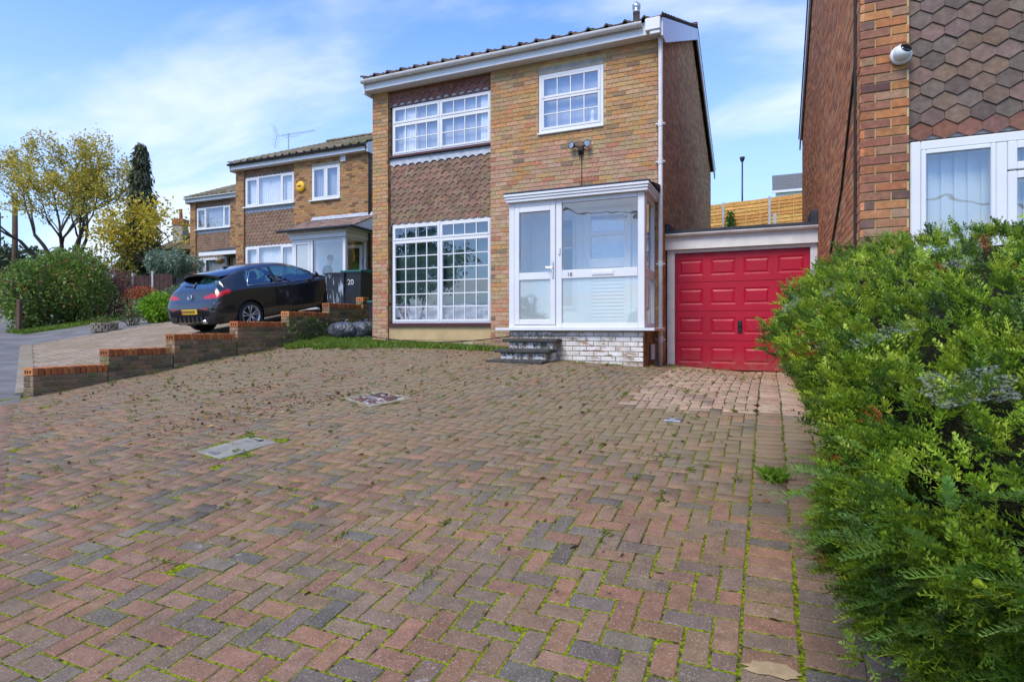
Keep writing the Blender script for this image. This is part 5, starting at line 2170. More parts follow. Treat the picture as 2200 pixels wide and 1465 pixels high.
for sg in (-1, 1):
    p = car_at(.02, 3.2)
    m = MB()
    m.bbox(sg * .50 - .12, sg * .50 + .12, -AX0 - .004, -AX0 + .02, .60, .622, .003)
    m.build('reflector', 'tail_red', car)
    m = MB()
    pp = [car_at(s_, 5.0 + .8 * q) for s_, q in ((.02, -.2), (.10, -.3), (.25, -.5), (.42, -1.0))]
    pp = [(sg * (q[0] + .004), q[1], q[2]) for q in pp]
    m.tube(pp, .008, 6)
    m.build('bumper_crease', 'car_paint', car, True)
    # handle, mirror, seams, window trim
    m = MB()
    q = car_at(2.05, 5.25)
    m.tube([(sg * (q[0] - .004), q[1] - .11, q[2]), (sg * (q[0] + .028), q[1] - .08, q[2] + .004), (sg * (q[0] + .028), q[1] + .08, q[2] + .004), (sg * (q[0] - .004), q[1] + .11, q[2])], .014, 8)
    m.build('door_handle', 'car_paint', car, True)
    m = MB()
    q = car_at(2.98, 6.1)
    m.M = Matrix.Translation((sg * (q[0] + .12), q[1] - .05, q[2] + .09))
    m.lathe([(0, -.06), (.05, -.05), (.078, 0), (.07, .06), (.03, .11), (0, .12)], 16, ax='y')
    m.tube([(-sg * .14, .05, -.10), (-sg * .03, .02, -.03)], .022, 8)
    m.build('mirror', 'car_paint', car, True)
    for (sa, sb) in ((1.66, 1.74), (3.05, 3.10)):
        m = MB()
        pp = [car_at(sa + (sb - sa) * k / 10, 2.3 + 3.75 * k / 10) for k in range(11)]
        m.tube([(sg * (q[0] + .0005), q[1], q[2]) for q in pp], .005, 5)
        m.build('door_seam', 'lens_black', car)
    m = MB()
    pp = [car_at(s_, 6.08) for s_ in np.linspace(.93, 3.15, 16)]
    m.tube([(sg * (q[0] + .003), q[1], q[2]) for q in pp], .008, 6)
    pp = [car_at(s_, v_) for s_, v_ in ((.93, 6.1), (1.05, 6.5), (1.2, 6.85), (1.45, 7.04), (1.8, 7.05), (2.3, 7.05), (2.6, 7.02))]
    m.tube([(sg * (q[0] + .003), q[1], q[2]) for q in pp], .009, 6)
    m.build('window_trim', 'chrome', car, True)
    m = MB()
    q = car_at(3.42, 5.1)
    m.box(sg * q[0] - .004, sg * q[0] + .006, q[1] - .06, q[1] + .06, q[2] - .015, q[2] + .015)
    m.build('side_badge', 'chrome', car)
m = MB()
q = .135 - AX0
m.M = Matrix.Translation((0, .085 - AX0, .865)) @ Matrix.Rotation(R(-25), 4, 'X')
m.tube([(.055 * math.cos(t), -.012, .055 * math.sin(t)) for t in np.linspace(0, 2 * math.pi, 25)], .007, 6)
m.tube([(-.045, -.012, .0), (.01, -.014, .012), (-.012, -.014, -.012), (.045, -.012, .002)], .006, 5)
m.build('badge', 'chrome', car, True)
m = MB()
m.tube([(.0, .19 - AX0, 1.07), (.0, .30 - AX0, 1.17)], .014, 6)
m.tube([(-.02, .21 - AX0, 1.09), (-.32, .24 - AX0, 1.11)], .012, 6)
m.build('rear_wiper', 'black_plastic', car)
for k in range(-3, 4):
    MB().box(k * .14 - .008, k * .14 + .008, -AX0 - .02, -AX0 + .14, .33, .46).build('diffuser_fin', 'black_plastic', car)
m = MB()
m.tube([(.46, .15 - AX0, .34), (.46, -.03 - AX0, .33)], .045, 14)
m.build('exhaust', 'chrome', car, True)
for sg in (-.36, .36):
    m = MB()
    m.bbox(sg - .24, sg + .24, 1.75 - AX0, 2.25 - AX0, .42, .60, .05)
    m.M = Matrix.Translation((sg, 1.70 - AX0, .6)) @ Matrix.Rotation(R(18), 4, 'X')
    m.bbox(-.24, .24, -.07, .07, -.05, .52, .04)
    m.bbox(-.13, .13, -.05, .05, .54, .74, .04)
    m.build('seat', 'black_plastic', car)
m = MB()
m.M = Matrix.Translation((.36, 2.62 - AX0, .96)) @ Matrix.Rotation(R(65), 4, 'X')
m.tube([(.18 * math.cos(t), .18 * math.sin(t), 0) for t in np.linspace(0, 2 * math.pi, 25)], .015, 6)
m.build('steering_wheel', 'black_plastic', car, True)

# ------------------------------------------------------------------ wheelie bins and bags


def wheelie_bin(loc, rz, label, body_m, lid_m, s=1.0, number=None):
    b = thing('wheelie_bin', loc, label, 'bin', 'wheelie bins beside the middle house', rz)
    b.scale = (s, s, s)
    m = MB()
    lo, hi = [(-.22, -.25), (.22, -.25), (.22, .25), (-.22, .25)], [(-.28, -.33), (.28, -.33), (.28, .34), (-.28, .34)]
    m.add([(x, y, .06) for x, y in lo] + [(x, y, .98) for x, y in hi] + [(x * 1.04, y * 1.04, .98) for x, y in hi] + [(x * 1.04, y * 1.04, 1.02) for x, y in hi],
          [(3, 2, 1, 0)] + [(k + i, k + (i + 1) % 4, k + 4 + (i + 1) % 4, k + 4 + i) for k in (0, 4, 8) for i in range(4)])
    m.build('body', body_m, b)
    m = MB()
    m.prism([(-.36, 1.02), (-.36, 1.055), (.02, 1.10), (.37, 1.085), (.37, 1.02)], 'x', -.305, .305)
    m.tube([(-.24, .40, 1.04), (.24, .40, 1.04)], .018, 8)
    m.build('lid', lid_m, b)
    for sx in (-1, 1):
        MB().lathe([(0, -.025), (.09, -.025), (.10, -.015), (.10, .015), (.09, .025), (0, .025)], 18, (sx * .25, .25, .10), 'x').build('wheel', 'tyre', b, True)
    if number:
        text('bin_number', number, .19, (-.02, -.318, .70), (R(96), 0, 0), 'white_paint', b)
    return b


wheelie_bin((-10.02, 11.95, T(-10.02, 11.95)), R(8), 'scuffed blue grey wheelie bin with white streaks in front of the car bonnet', 'bin_scuffs', 'bin_plastic', .96)
wheelie_bin((-9.55, 12.05, T(-9.55, 12.05)), R(4), 'black wheelie bin numbered 20 with a teal lid edge beside the middle house', 'bin_plastic', 'bin_teal', 1.0, '20')
wheelie_bin((-7.60, 10.45, T(-7.55, 9.6) + .02), R(2), 'dark wheelie bin half hidden behind the corner of the nearer house', 'bin_plastic', 'bin_teal', .80)


def rubbish_bag(loc, label, s, seed):
    rng = np.random.default_rng(seed)
    b = thing('rubbish_bag', loc, label, 'rubbish bag', 'black rubbish bags by the wall')
    n1, n2 = 26, 18
    V = []
    for i in range(n2 + 1):
        v = i / n2
        ph = math.pi * v
        for k in range(n1):
            t = 2 * math.pi * k / n1
            r = math.sin(ph) ** .7 * (1 + .13 * math.sin(5 * t + 3 * v + seed) + .09 * math.sin(11 * t + 9 * v) + .05 * math.sin(23 * t - 14 * v) + rng.normal(0, .03))
            z = .5 - .5 * math.cos(ph)
            if v > .8:
                r *= 1 - (v - .8) * 2.4
            V.append((s * .5 * max(r, .02), s * .42 * max(r, .02), 0, t, z))
    P = [(a * math.cos(t), b_ * math.sin(t), s * .62 * (1 - z)) for a, b_, _, t, z in V]
    P = [(x, y, s * .62 - z) for x, y, z in P]
    F = [(i * n1 + k, i * n1 + (k + 1) % n1, (i + 1) * n1 + (k + 1) % n1, (i + 1) * n1 + k) for i in range(n2) for k in range(n1)]
    MB().add(P, F).build('sack', 'bag', b, True)
    m = MB()
    for k in range(9):
        t = 2 * math.pi * k / 9
        m.add([(0, 0, s * .58), (.03 * math.cos(t), .03 * math.sin(t), s * .60), (.09 * math.cos(t), .09 * math.sin(t), s * .68), (.07 * math.cos(t + .6), .07 * math.sin(t + .6), s * .70)], [(0, 1, 2, 3)])
    m.build('tied_neck', 'bag', b)


rubbish_bag((-8.30, 9.98, T(-8.30, 9.98)), 'black rubbish bag against the wall, left of the pair', .62, 1)
rubbish_bag((-7.92, 10.15, T(-7.92, 10.15)), 'black rubbish bag nearest the house corner, right of the pair', .62, 5)

# ------------------------------------------------------------------ someone standing in the neighbour's porch
pr = thing('person', (-12.30, 13.98, 1.665), 'person in a dark jacket standing behind the porch glass', 'person', rz=R(-60))


def skin_body(name, verts, edges, radii, m, parent, lev=2):
    me = bpy.data.meshes.new(name + '_cage')
    me.from_pydata(verts, edges, [])
    o = bpy.data.objects.new(name + '_cage', me)
    COL.objects.link(o)
    sk = o.modifiers.new('skin', 'SKIN')
    for i, r in enumerate(radii):
        r = r if isinstance(r, tuple) else (r, r)
        me.skin_vertices[0].data[i].radius = r
    me.skin_vertices[0].data[0].use_root = True
    ss = o.modifiers.new('sub', 'SUBSURF')
    ss.levels = ss.render_levels = lev
    dg = bpy.context.evaluated_depsgraph_get()
    out = bpy.data.meshes.new_from_object(o.evaluated_get(dg))
    bpy.data.objects.remove(o)
    out.materials.clear()
    out.materials.append(MATS[m])
    out.polygons.foreach_set('use_smooth', [True] * len(out.polygons))
    return link(name, out, parent)


bv = [(0, 0, .95), (0, .02, 1.15), (0, .06, 1.36), (0, .09, 1.47), (0, .11, 1.56), (0, .13, 1.66), (0, .13, 1.74),
      (.19, .05, 1.40), (.25, .10, 1.15), (.20, .30, 1.02), (.17, .36, 1.00),
      (-.19, .05, 1.40), (-.26, .06, 1.13), (-.20, .24, .98), (-.17, .31, .96),
      (.10, 0, .90), (.11, .02, .50), (.11, -.02, .08), (.11, .12, .04), (-.10, 0, .90), (-.11, .02, .50), (-.11, -.02, .08), (-.11, .12, .04)]
be = [(0, 1), (1, 2), (2, 3), (3, 4), (4, 5), (5, 6), (2, 7), (7, 8), (8, 9), (9, 10), (2, 11), (11, 12), (12, 13), (13, 14), (0, 15), (15, 16), (16, 17), (17, 18), (0, 19), (19, 20), (20, 21), (21, 22)]
brd = [(.16, .11), (.16, .11), (.17, .11), .06, .055, (.085, .10), (.07, .085), .06, .048, .038, .035, .06, .048, .038, .035, .085, .062, .045, .04, .085, .062, .045, .04]
skin_body('body', bv, be, brd, 'skin', pr)
jv = bv[:3] + [bv[7], bv[8], bv[9], bv[11], bv[12], bv[13], (0, .07, 1.45)]
je = [(0, 1), (1, 2), (2, 3), (3, 4), (4, 5), (2, 6), (6, 7), (7, 8), (2, 9)]
jr = [(.205, .16), (.21, .16), (.20, .145), .09, .078, .062, .09, .078, .062, .075]
skin_body('jacket', jv, je, jr, 'jacket', pr)
tv = [bv[0], bv[15], bv[16], (.11, -.02, .12), bv[19], bv[20], (-.11, -.02, .12)]
skin_body('trousers', tv, [(0, 1), (1, 2), (2, 3), (0, 4), (4, 5), (5, 6)], [(.18, .13), .105, .08, .07, .105, .08, .07], 'bin_plastic', pr)
m = MB()
m.M = Matrix.Translation((0, .115, 1.70))
m.lathe([(0, .115), (.05, .105), (.085, .06), (.097, 0), (.085, -.04)], 18)
m.build('hair', 'hair', pr, True)
m = MB()
m.M = Matrix.Translation((0, .13, 1.66))
m.tube([(0, .095, .02), (0, .115, -.015), (0, .098, -.03)], .012, 6)
for sx in (-1, 1):
    m.lathe([(0, .012), (.013, 0), (0, -.012)], 8, (sx * .033, .088, .025), 'y')
    m.lathe([(0, -.012), (.028, 0), (0, .012)], 10, (sx * .09, 0, -.005), 'x')
m.build('face', 'skin', pr, True)

# ------------------------------------------------------------------ yew hedge on the right
hd = thing('yew_hedge', (1.25, 3.3, .3), 'bushy clipped green yew hedge filling the right of the drive with old cobwebs', 'hedge')
HX, HY, HA, HB = 1.30, 3.26, 1.25, 1.90


def hedge_top(Y):
    return 1.84 + .21 * (np.minimum(Y, 4.6) - 4.0)


def hedge_pts(n, rng, inset=0.0):
    """points on a bulging rounded block and their outward normals"""
    d = rng.normal(0, 1, (n * 2, 3)) * (1, 1, .8)
    d /= np.linalg.norm(d, axis=1)[:, None]
    e = 3.4
    r = (np.abs(d[:, 0])**e + np.abs(d[:, 1])**e + np.abs(d[:, 2])**2.6) ** (-1 / e)
    u = d * r[:, None]
    u = u[u[:, 2] > -.92][:n]
    lump = 1 + .045 * np.sin(7 * u[:, 1] + 4 * u[:, 2]) + .035 * np.sin(13 * u[:, 1] - 9 * u[:, 2] + 5 * u[:, 0]) + rng.normal(0, .018, len(u)) - inset
    Y = HY + HB * u[:, 1] * lump
    zt, zb = hedge_top(Y), np.array([T(.3, y) for y in Y]) - .02
    X = HX + HA * u[:, 0] * lump + .60 * np.clip(.38 - u[:, 2], 0, 1.15) * np.clip((Y - 1.7) / .7, .06, 1)
    Z = (zt + zb) / 2 + (zt - zb) / 2 * u[:, 2] * (1 + .03 * np.sin(9 * X + 6 * Y)) * (1 - inset)
    N = np.stack([np.sign(u[:, 0]) * np.abs(u[:, 0])**2.4 / HA, np.sign(u[:, 1]) * np.abs(u[:, 1])**2.4 / HB, np.sign(u[:, 2]) * np.abs(u[:, 2])**1.6 / .75], 1)
    N /= np.linalg.norm(N, axis=1)[:, None]
    return np.stack([X, Y, Z], 1), N


def sprig(nn, L, nl, nw, rng, sag=.12, whorl=.35):
    """one shoot lying along +x: needles in two combed rows"""
    V = []
    for i in range(nn):
        s = i / nn
        for sd in (-1, 1):
            t = s + rng.uniform(-.4, .4) / nn
            b = np.array([L * t, 0, -sag * L * t * t])
            a = R(rng.uniform(42, 68)) * (1 - .35 * t)
            l = nl * rng.uniform(.75, 1.15) * (1 - .45 * max(0, t - .6) / .4) * (.75 + .5 * min(1, t / .2) * .5)
            d = np.array([math.cos(a), sd * math.sin(a), rng.uniform(-.05, whorl)])
            d /= np.linalg.norm(d)
            w = np.cross(d, (0, 0, 1.))
            w = w / np.linalg.norm(w) * nw / 2
            V += [b, b + d * l * .4 + w, b + d * l, b + d * l * .4 - w]
    tip = np.array([L, 0, -sag * L])
    for k in range(3):
        d = np.array([1, (k - 1) * .45, rng.uniform(0, .3)])
        d /= np.linalg.norm(d)
        w = np.array([-d[1], d[0], 0]) * nw / 2
        V += [tip, tip + d * nl * .25 + w, tip + d * nl * .6, tip + d * nl * .25 - w]
    for (a0, a1) in ((0, .5), (.5, 1)):    # the twig itself
        p, q = np.array([L * a0, 0, -sag * L * a0 * a0]), np.array([L * a1, 0, -sag * L * a1 * a1])
        V += [p + (0, .0011, 0), q + (0, .0008, 0), q - (0, .0008, 0), p - (0, .0011, 0)]
    return np.array(V)


def place_sprigs(P, D, kinds, scale, cols, rng, roll=.6):
    Vs, Cs = [], []
    D = D / np.linalg.norm(D, axis=1)[:, None]
    up = np.array([0, 0, 1.0])
    side = np.cross(up, D)
    side /= np.linalg.norm(side, axis=1)[:, None] + 1e-9
    upv = np.cross(D, side)
    ro = rng.normal(0, roll, len(P))[:, None]
    s2, u2 = side * np.cos(ro) + upv * np.sin(ro), upv * np.cos(ro) - side * np.sin(ro)
    which = rng.integers(0, len(kinds), len(P))
    for k, K in enumerate(kinds):
        I = np.where(which == k)[0]
        if not len(I):
            continue
        M = np.stack([D[I], s2[I], u2[I]], axis=1) * scale[I][:, None, None]
        W = np.einsum('vk,nkc->nvc', K, M) + P[I][:, None, :]
        Vs.append(W.reshape(-1, 3))
        c = np.repeat(cols[I][:, None, :], len(K), axis=1)
        c = c * rng.uniform(.82, 1.18, (len(I), len(K) // 4, 1)).repeat(4, axis=1)
        Cs.append(c.reshape(-1, 3))
    V, C = np.concatenate(Vs), np.concatenate(Cs)
    return V, np.arange(len(V)).reshape(-1, 4), np.clip(C, .002, 1)


PAL_YEW = [((.27, .40, .026), 30), ((.19, .31, .025), 24), ((.11, .20, .022), 16), ((.37, .47, .035), 20), ((.06, .13, .02), 9), ((.38, .14, .025), 1.2)]
hr = np.random.default_rng(21)
kin = [sprig(5, .038, .0140, .0050, hr, .22, .9) for _ in range(8)]
P, N = hedge_pts(7900, hr)
Pn, Nn = hedge_pts(9000, hr)
cam_p = np.array([0, 0, 1.25])
ok = (Pn[:, 1] < 2.6) & (Pn[:, 0] < 1.5) & ((Nn * (cam_p - Pn)).sum(1) > 0)
P, N = np.concatenate([P, Pn[ok][:2300]]), np.concatenate([N, Nn[ok][:2300]])
facing = (N * (cam_p - P)).sum(1) / np.linalg.norm(cam_p - P, axis=1)
keep = (facing > -.12) | (hr.random(len(P)) < .10)
P, N = P[keep], N[keep]
P = P + N * (hr.normal(0, .021, (len(P), 1)) - .03)
K = 12
Dir = N * .60 + np.array([-.22, -.06, .34]) + hr.normal(0, .25, P.shape)
Pc = np.repeat(P, K, axis=0)
Nc = np.repeat(N, K, axis=0)
base_c = pal_colors(len(P), PAL_YEW, hr)
D = np.repeat(Dir, K, axis=0) + hr.normal(0, .38, Pc.shape)
Dn = D / np.linalg.norm(D, axis=1)[:, None]
Pc = Pc + Dn * hr.uniform(-.01, .034, (len(Pc), 1)) + hr.normal(0, .008, Pc.shape)
V1, F1, C1 = place_sprigs(Pc, D, kin, hr.uniform(.75, 1.3, len(Pc)), np.repeat(base_c, K, axis=0) * hr.uniform(.8, 1.2, (len(Pc), 1)), hr)
# long soft shoots leaning out over the drive at the near end
kin2 = [sprig(20, .17, .026, .0062, hr, .22, .55) for _ in range(4)]
P2, N2 = hedge_pts(16000, hr)
ok = (P2[:, 1] < 2.15) & ((N2 * (cam_p - P2)).sum(1) > 0) & (P2[:, 2] > .16) & (P2[:, 2] < 1.12 - .42 * (P2[:, 1] - 1.3))
P2, N2 = P2[ok][:900], N2[ok][:900]
D2 = np.tile(np.array([-.70, -.20, .26]), (len(P2), 1)) + N2 * .25 + hr.normal(0, .26, P2.shape)
V2, F2, C2 = place_sprigs(P2 - N2 * .05, D2, kin2, hr.uniform(.6, 1.15, len(P2)), pal_colors(len(P2), [((.20, .38, .07), 3), ((.16, .31, .05), 3), ((.27, .44, .11), 2), ((.11, .21, .04), 2)], hr), hr, .3)
V = np.concatenate([V1, V2]) - np.array(hd.location)
F = np.concatenate([F1, F2 + len(V1)])
o = np_mesh('foliage', V, F, np.concatenate([C1, C2]), 'needle', hd)
tag(o, kind='stuff')
# solid core for the inner twigs, near black to paint in their shade
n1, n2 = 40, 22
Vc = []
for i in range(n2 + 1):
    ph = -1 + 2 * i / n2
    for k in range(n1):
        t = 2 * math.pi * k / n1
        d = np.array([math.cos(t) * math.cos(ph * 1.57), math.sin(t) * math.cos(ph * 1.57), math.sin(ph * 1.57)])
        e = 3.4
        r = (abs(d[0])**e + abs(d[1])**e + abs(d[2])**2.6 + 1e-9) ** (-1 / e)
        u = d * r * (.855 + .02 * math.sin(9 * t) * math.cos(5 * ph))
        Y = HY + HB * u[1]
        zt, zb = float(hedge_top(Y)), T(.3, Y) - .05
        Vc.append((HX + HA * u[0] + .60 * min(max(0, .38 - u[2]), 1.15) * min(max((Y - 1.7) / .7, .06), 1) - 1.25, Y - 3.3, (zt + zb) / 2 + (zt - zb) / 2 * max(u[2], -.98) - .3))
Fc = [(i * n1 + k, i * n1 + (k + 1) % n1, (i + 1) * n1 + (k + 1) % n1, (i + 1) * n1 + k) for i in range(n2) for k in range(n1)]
mat('hedge_shade_core', (.022, .025, .011), 1.0, .1, var=.6, vscale=30, bump=1.0, bscale=70, dist=.03)
MB().add(Vc, Fc).build('shade_core', 'hedge_shade_core', hd)


def cobweb(loc, nrm, su, sv, sag, label):
    nrm = Vector(nrm).normalized()
    q = Vector((0, 0, 1)).rotation_difference(nrm)
    V, n = [], 12
    for i in range(n + 1):
        for j in range(n + 1):
            u, v = i / n * 2 - 1, j / n * 2 - 1
            r = 1 - .25 * abs(math.sin(3 * math.atan2(v, u) + loc[0] * 7))
            p = q @ Vector((u * su * r, v * sv * r, -sag * (1 - u * u) * (1 - v * v) + .01 * math.sin(9 * u) * math.sin(7 * v)))
            V.append(tuple(p))
    F = [(i * (n + 1) + j, i * (n + 1) + j + 1, (i + 1) * (n + 1) + j + 1, (i + 1) * (n + 1) + j) for i in range(n) for j in range(n)]
    o = MB().add(V, F).build('cobweb', 'cobweb', None, True)
    o.location = loc
    tag(o, label, 'cobweb', 'cobwebs on the hedge')


# ------------------------------------------------------------------ trees and shrubs


def grow(mb, tips, p, d, L, r, depth, rng, spread=.6, up=.15, wig=.12, kids=(2, 3), shrink=.72, n=5):
    pts, rad = [p.copy()], [r]
    q = p.copy()
    dd = d.copy()
    seg = 4
    for i in range(seg):
        dd = (dd + Vector(rng.normal(0, wig, 3)) + Vector((0, 0, up * .25))).normalized()
        q = q + dd * (L / seg)
        pts.append(q.copy())
        rad.append(r * (1 - .38 * (i + 1) / seg))
    mb.tube(pts, rad, max(4, n), cap=False)
    if depth <= 2:
        for k in (2, 3, 4):
            tips.append((pts[k].copy(), dd.copy(), depth))
    if depth == 0:
        return
    for k in range(int(rng.integers(kids[0], kids[1] + 1))):
        a = Vector(rng.normal(0, 1, 3))
        a = (a - dd * a.dot(dd)).normalized()
        nd = (dd + a * spread * rng.uniform(.6, 1.3) + Vector((0, 0, up))).normalized()
        st = pts[-1] if k < 2 else pts[int(rng.integers(2, 4))]
        grow(mb, tips, st.copy(), nd, L * shrink * rng.uniform(.8, 1.15), rad[-1] * .78, depth - 1, rng, spread, up, wig, kids, shrink, n - 1)


def tip_leaves(tips, n_per, spread, rng, min_depth=2):
    P, N = [], []
    for (p, d, k) in tips:
        if k > min_depth:
            continue
        m = rng.poisson(n_per)
        if m == 0:
            continue
        P.append(np.array(p) + rng.normal(0, spread, (m, 3)))
        N.append(np.tile(np.array(d) * .6, (m, 1)) + rng.normal(0, .3, (m, 3)))
    return np.concatenate(P), np.concatenate(N)


# big yellowing twisted tree
tr_ = np.random.default_rng(5)
BT = Vector((-33.3, 18.2, T(-33.3, 18.2) - .1))
bt = thing('twisted_tree', BT, 'tall spreading tree with bare twisting branches and sparse yellow leaves', 'tree')
mb, tips = MB(), []
mb.tube([(0, 0, 0), (.05, 0, .8), (0, .05, 1.8)], [.30, .25, .22], 10)
for k in range(8):
    a = 2 * math.pi * k / 8 + tr_.uniform(-.2, .2)
    sp = tr_.uniform(.25, 1.15)
    grow(mb, tips, Vector((0, 0, 1.7)), Vector((math.cos(a) * sp, math.sin(a) * sp, 1)).normalized(), 2.5, .12, 4, tr_, .50, .10, .17, (2, 3), .74, 6)
tk = mb.build('trunk', 'bark', bt, True)
P, N = tip_leaves(tips, 14.0, .14, tr_, 2)
leaves('crown', P, N, .15, [((.62, .48, .04), 6), ((.52, .45, .07), 4), ((.64, .42, .03), 3), ((.40, .40, .07), 4), ((.28, .31, .08), 2)], bt, .45, .9, .4, rng=tr_)


def shrub(name, loc, rx, ry, h, n, size, pal, label, cat='shrub', seed=1, asp=.5, lumps=5, base=.0, jit=.7, stems=True, group=None, droop=0.):
    rng = np.random.default_rng(seed)
    t = thing(name, loc, label, cat, group)
    d = rng.normal(0, 1, (n, 3))
    d /= np.linalg.norm(d, axis=1)[:, None]
    lump = 1 + .14 * np.sin(lumps * d[:, 0] + 2.1 + seed) * np.sin(lumps * d[:, 2] + seed) + .10 * np.sin(2.3 * lumps * d[:, 1] + 1.7 * lumps * d[:, 2])
    r = (1 - rng.random(n) ** 2.2 * .55) * lump
    P = d * r[:, None] * np.array([rx, ry, h / 2]) + np.array([0, 0, h / 2 + base])
    P[:, 2] = np.maximum(P[:, 2], .01 + .04 * rng.random(n))
    leaves('foliage', P, d, size, pal, t, asp, jit, droop, rng=rng)
    if stems:
        mb, tips = MB(), []
        for k in range(5):
            a = 2 * math.pi * k / 5
            grow(mb, tips, Vector((.05 * math.cos(a), .05 * math.sin(a), -.05)), Vector((math.cos(a) * rx * .7, math.sin(a) * ry * .7, h)).normalized(), h * .38, .02 + .012 * h, 2, rng, .5, .1, .12)
        mb.build('stems', 'bark', t, True)
    return t


def on(X, Y, dz=-.02):
    return (X, Y, T(X, Y) + dz)


PHO = [((.14, .25, .035), 7), ((.19, .31, .05), 6), ((.27, .36, .07), 3), ((.08, .15, .03), 3), ((.42, .20, .06), 1.6)]
shrub('photinia_bush', on(-22.1, 12.3), 1.25, 1.15, 2.6, 9000, .125, PHO, 'large rounded green bush with reddish tips at the roadside left of the car', 'bush', 31)
shrub('photinia_bush', on(-22.0, 10.95), .6, .6, 2.25, 2600, .125, PHO, 'narrower straggly green bush with bronze tips at the left edge by the footway', 'bush', 32, jit=1.0)
shrub('purple_bush', on(-22.4, 14.1), .72, .66, 1.78, 5200, .075, [((.20, .07, .08), 5), ((.26, .09, .09), 3), ((.14, .09, .07), 3), ((.13, .12, .06), 2)], 'dark purple leaved bush behind the big green one', 'bush', 33)
shrub('azalea', on(-20.9, 14.1, .15), .72, .55, .9, 3200, .075, [((.62, .05, .045), 5), ((.46, .07, .045), 3), ((.13, .22, .05), 3), ((.34, .34, .08), 2)], 'small bush with bright red leaves before the brown fence', 'bush', 34)
shrub('juniper', on(-19.5, 14.5), .64, .55, 1.0, 3800, .07, [((.16, .25, .11), 4), ((.23, .31, .16), 3), ((.10, .16, .08), 3)], 'grey green feathery shrub between the red bush and the car', 'bush', 35, .3)
shrub('laurel_bush', on(-17.15, 12.1), .56, .5, .86, 3200, .10, [((.20, .40, .015), 5), ((.27, .46, .03), 4), ((.13, .27, .015), 3)], 'low bright green bush beside the rear of the black car', 'bush', 36)
shrub('rose_bush', on(-20.7, 13.4), .68, .55, .75, 420, .09, [((.14, .20, .05), 5), ((.38, .19, .11), 2), ((.50, .34, .27), 1), ((.24, .27, .09), 2)], 'thin leggy rose bush with pinkish leaves beyond the tarmac drive', 'bush', 37, .55, jit=1.0)
shrub('rose_bush', on(-19.9, 13.6), .68, .5, .70, 620, .09, [((.13, .20, .06), 5), ((.19, .26, .13), 3), ((.40, .24, .18), 1)], 'low grey leaved bush in the border behind the thin rose', 'bush', 38, .55, jit=1.0)
shrub('rose_bush', on(-17.4, 11.4), .32, .3, .55, 130, .09, [((.09, .14, .035), 5), ((.16, .2, .06), 2)], 'small sparse plant beside the tarmac near the bright green bush', 'plant', 39, .55, jit=1.0)
shrub('white_rose', on(-21.7, 11.5), .56, .5, .95, 620, .08, [((.075, .12, .03), 6), ((.62, .60, .55), .6), ((.11, .15, .04), 3)], 'low shrub with a few white blooms below the big roadside bush', 'bush', 40, .6, jit=1.0)
pd_ = thing('low_conifer', on(-24.3, 17.7), 'spreading blue green conifer showing above the brown fence', 'tree')
rg = np.random.default_rng(41)
n = 4200
d = rg.normal(0, 1, (n, 3))
d /= np.linalg.norm(d, axis=1)[:, None]
r = (1 - rg.random(n) ** 2 * .6)
P = d * r[:, None] * np.array([1.05, 1.0, .52]) * (1 + .2 * np.sin(6 * d[:, :1] + 5 * d[:, 1:2])) + np.array([0, 0, 1.95])
leaves('crown', P, d * .6 + np.array([0, 0, -.3]), .17, [((.20, .29, .20), 4), ((.27, .36, .26), 4), ((.13, .19, .12), 3)], pd_, .28, .6, .3, rng=rg)
mb, tips = MB(), []
grow(mb, tips, Vector((0, 0, 0)), Vector((0, 0, 1)), 1.1, .10, 3, rg, .8, .1, .1)
mb.build('trunk', 'bark', pd_, True)
# dark weeping conifer
cf = thing('conifer', on(-29.8, 20.0), 'tall dark drooping conifer rising behind the yellow tree', 'tree')
P, N = [], []
for k in range(1150):
    h = rg.random() ** .8
    z = .8 + 7.5 * h
    R_ = (1.25 * (1 - h) ** .8 + .10) * (1 + .22 * math.sin(9 * h * 6.28)) * rg.uniform(.55, 1.08)
    a = rg.uniform(0, 6.28)
    m = 11
    q = np.linspace(.25, 1, m)
    b = np.stack([np.cos(a) * R_ * q, np.sin(a) * R_ * q, z - .75 * R_ * q ** 2 * .7 - .1 * q], 1)
    P.append(b + rg.normal(0, .07, (m, 3)))
    N.append(np.tile((math.cos(a) * .35, math.sin(a) * .35, -1.0), (m, 1)))
P, N = np.concatenate(P), np.concatenate(N)
leaves('crown', P, N, .30, [((.085, .10, .05), 5), ((.12, .125, .065), 3), ((.06, .075, .04), 4), ((.15, .15, .08), 1)], cf, .30, .35, .3, rng=rg)
MB().tube([(0, 0, 0), (.03, 0, 4), (0, 0, 8.1)], [.17, .11, .02], 8).build('trunk', 'bark', cf, True)
# yellow tree before it
yt = thing('yellow_tree', on(-27.4, 18.9), 'bright yellow autumn tree standing before the dark conifer', 'tree')
mb, tips = MB(), []
mb.tube([(0, 0, 0), (.03, 0, .9), (0, .02, 1.8)], [.12, .10, .09], 8)
for k in range(6):
    a = 2 * math.pi * k / 6
    grow(mb, tips, Vector((0, 0, 1.5)), Vector((math.cos(a) * .5, math.sin(a) * .5, 1)).normalized(), 1.35, .05, 3, rg, .55, .05, .14, (2, 3), .74)
mb.build('trunk', 'bark', yt, True)
P, N = tip_leaves(tips, 9.0, .22, rg, 2)
leaves('crown', P, N, .17, [((.62, .48, .03), 5), ((.52, .43, .04), 4), ((.40, .38, .05), 3), ((.66, .44, .02), 2)], yt, .5, .9, .4, rng=rg)
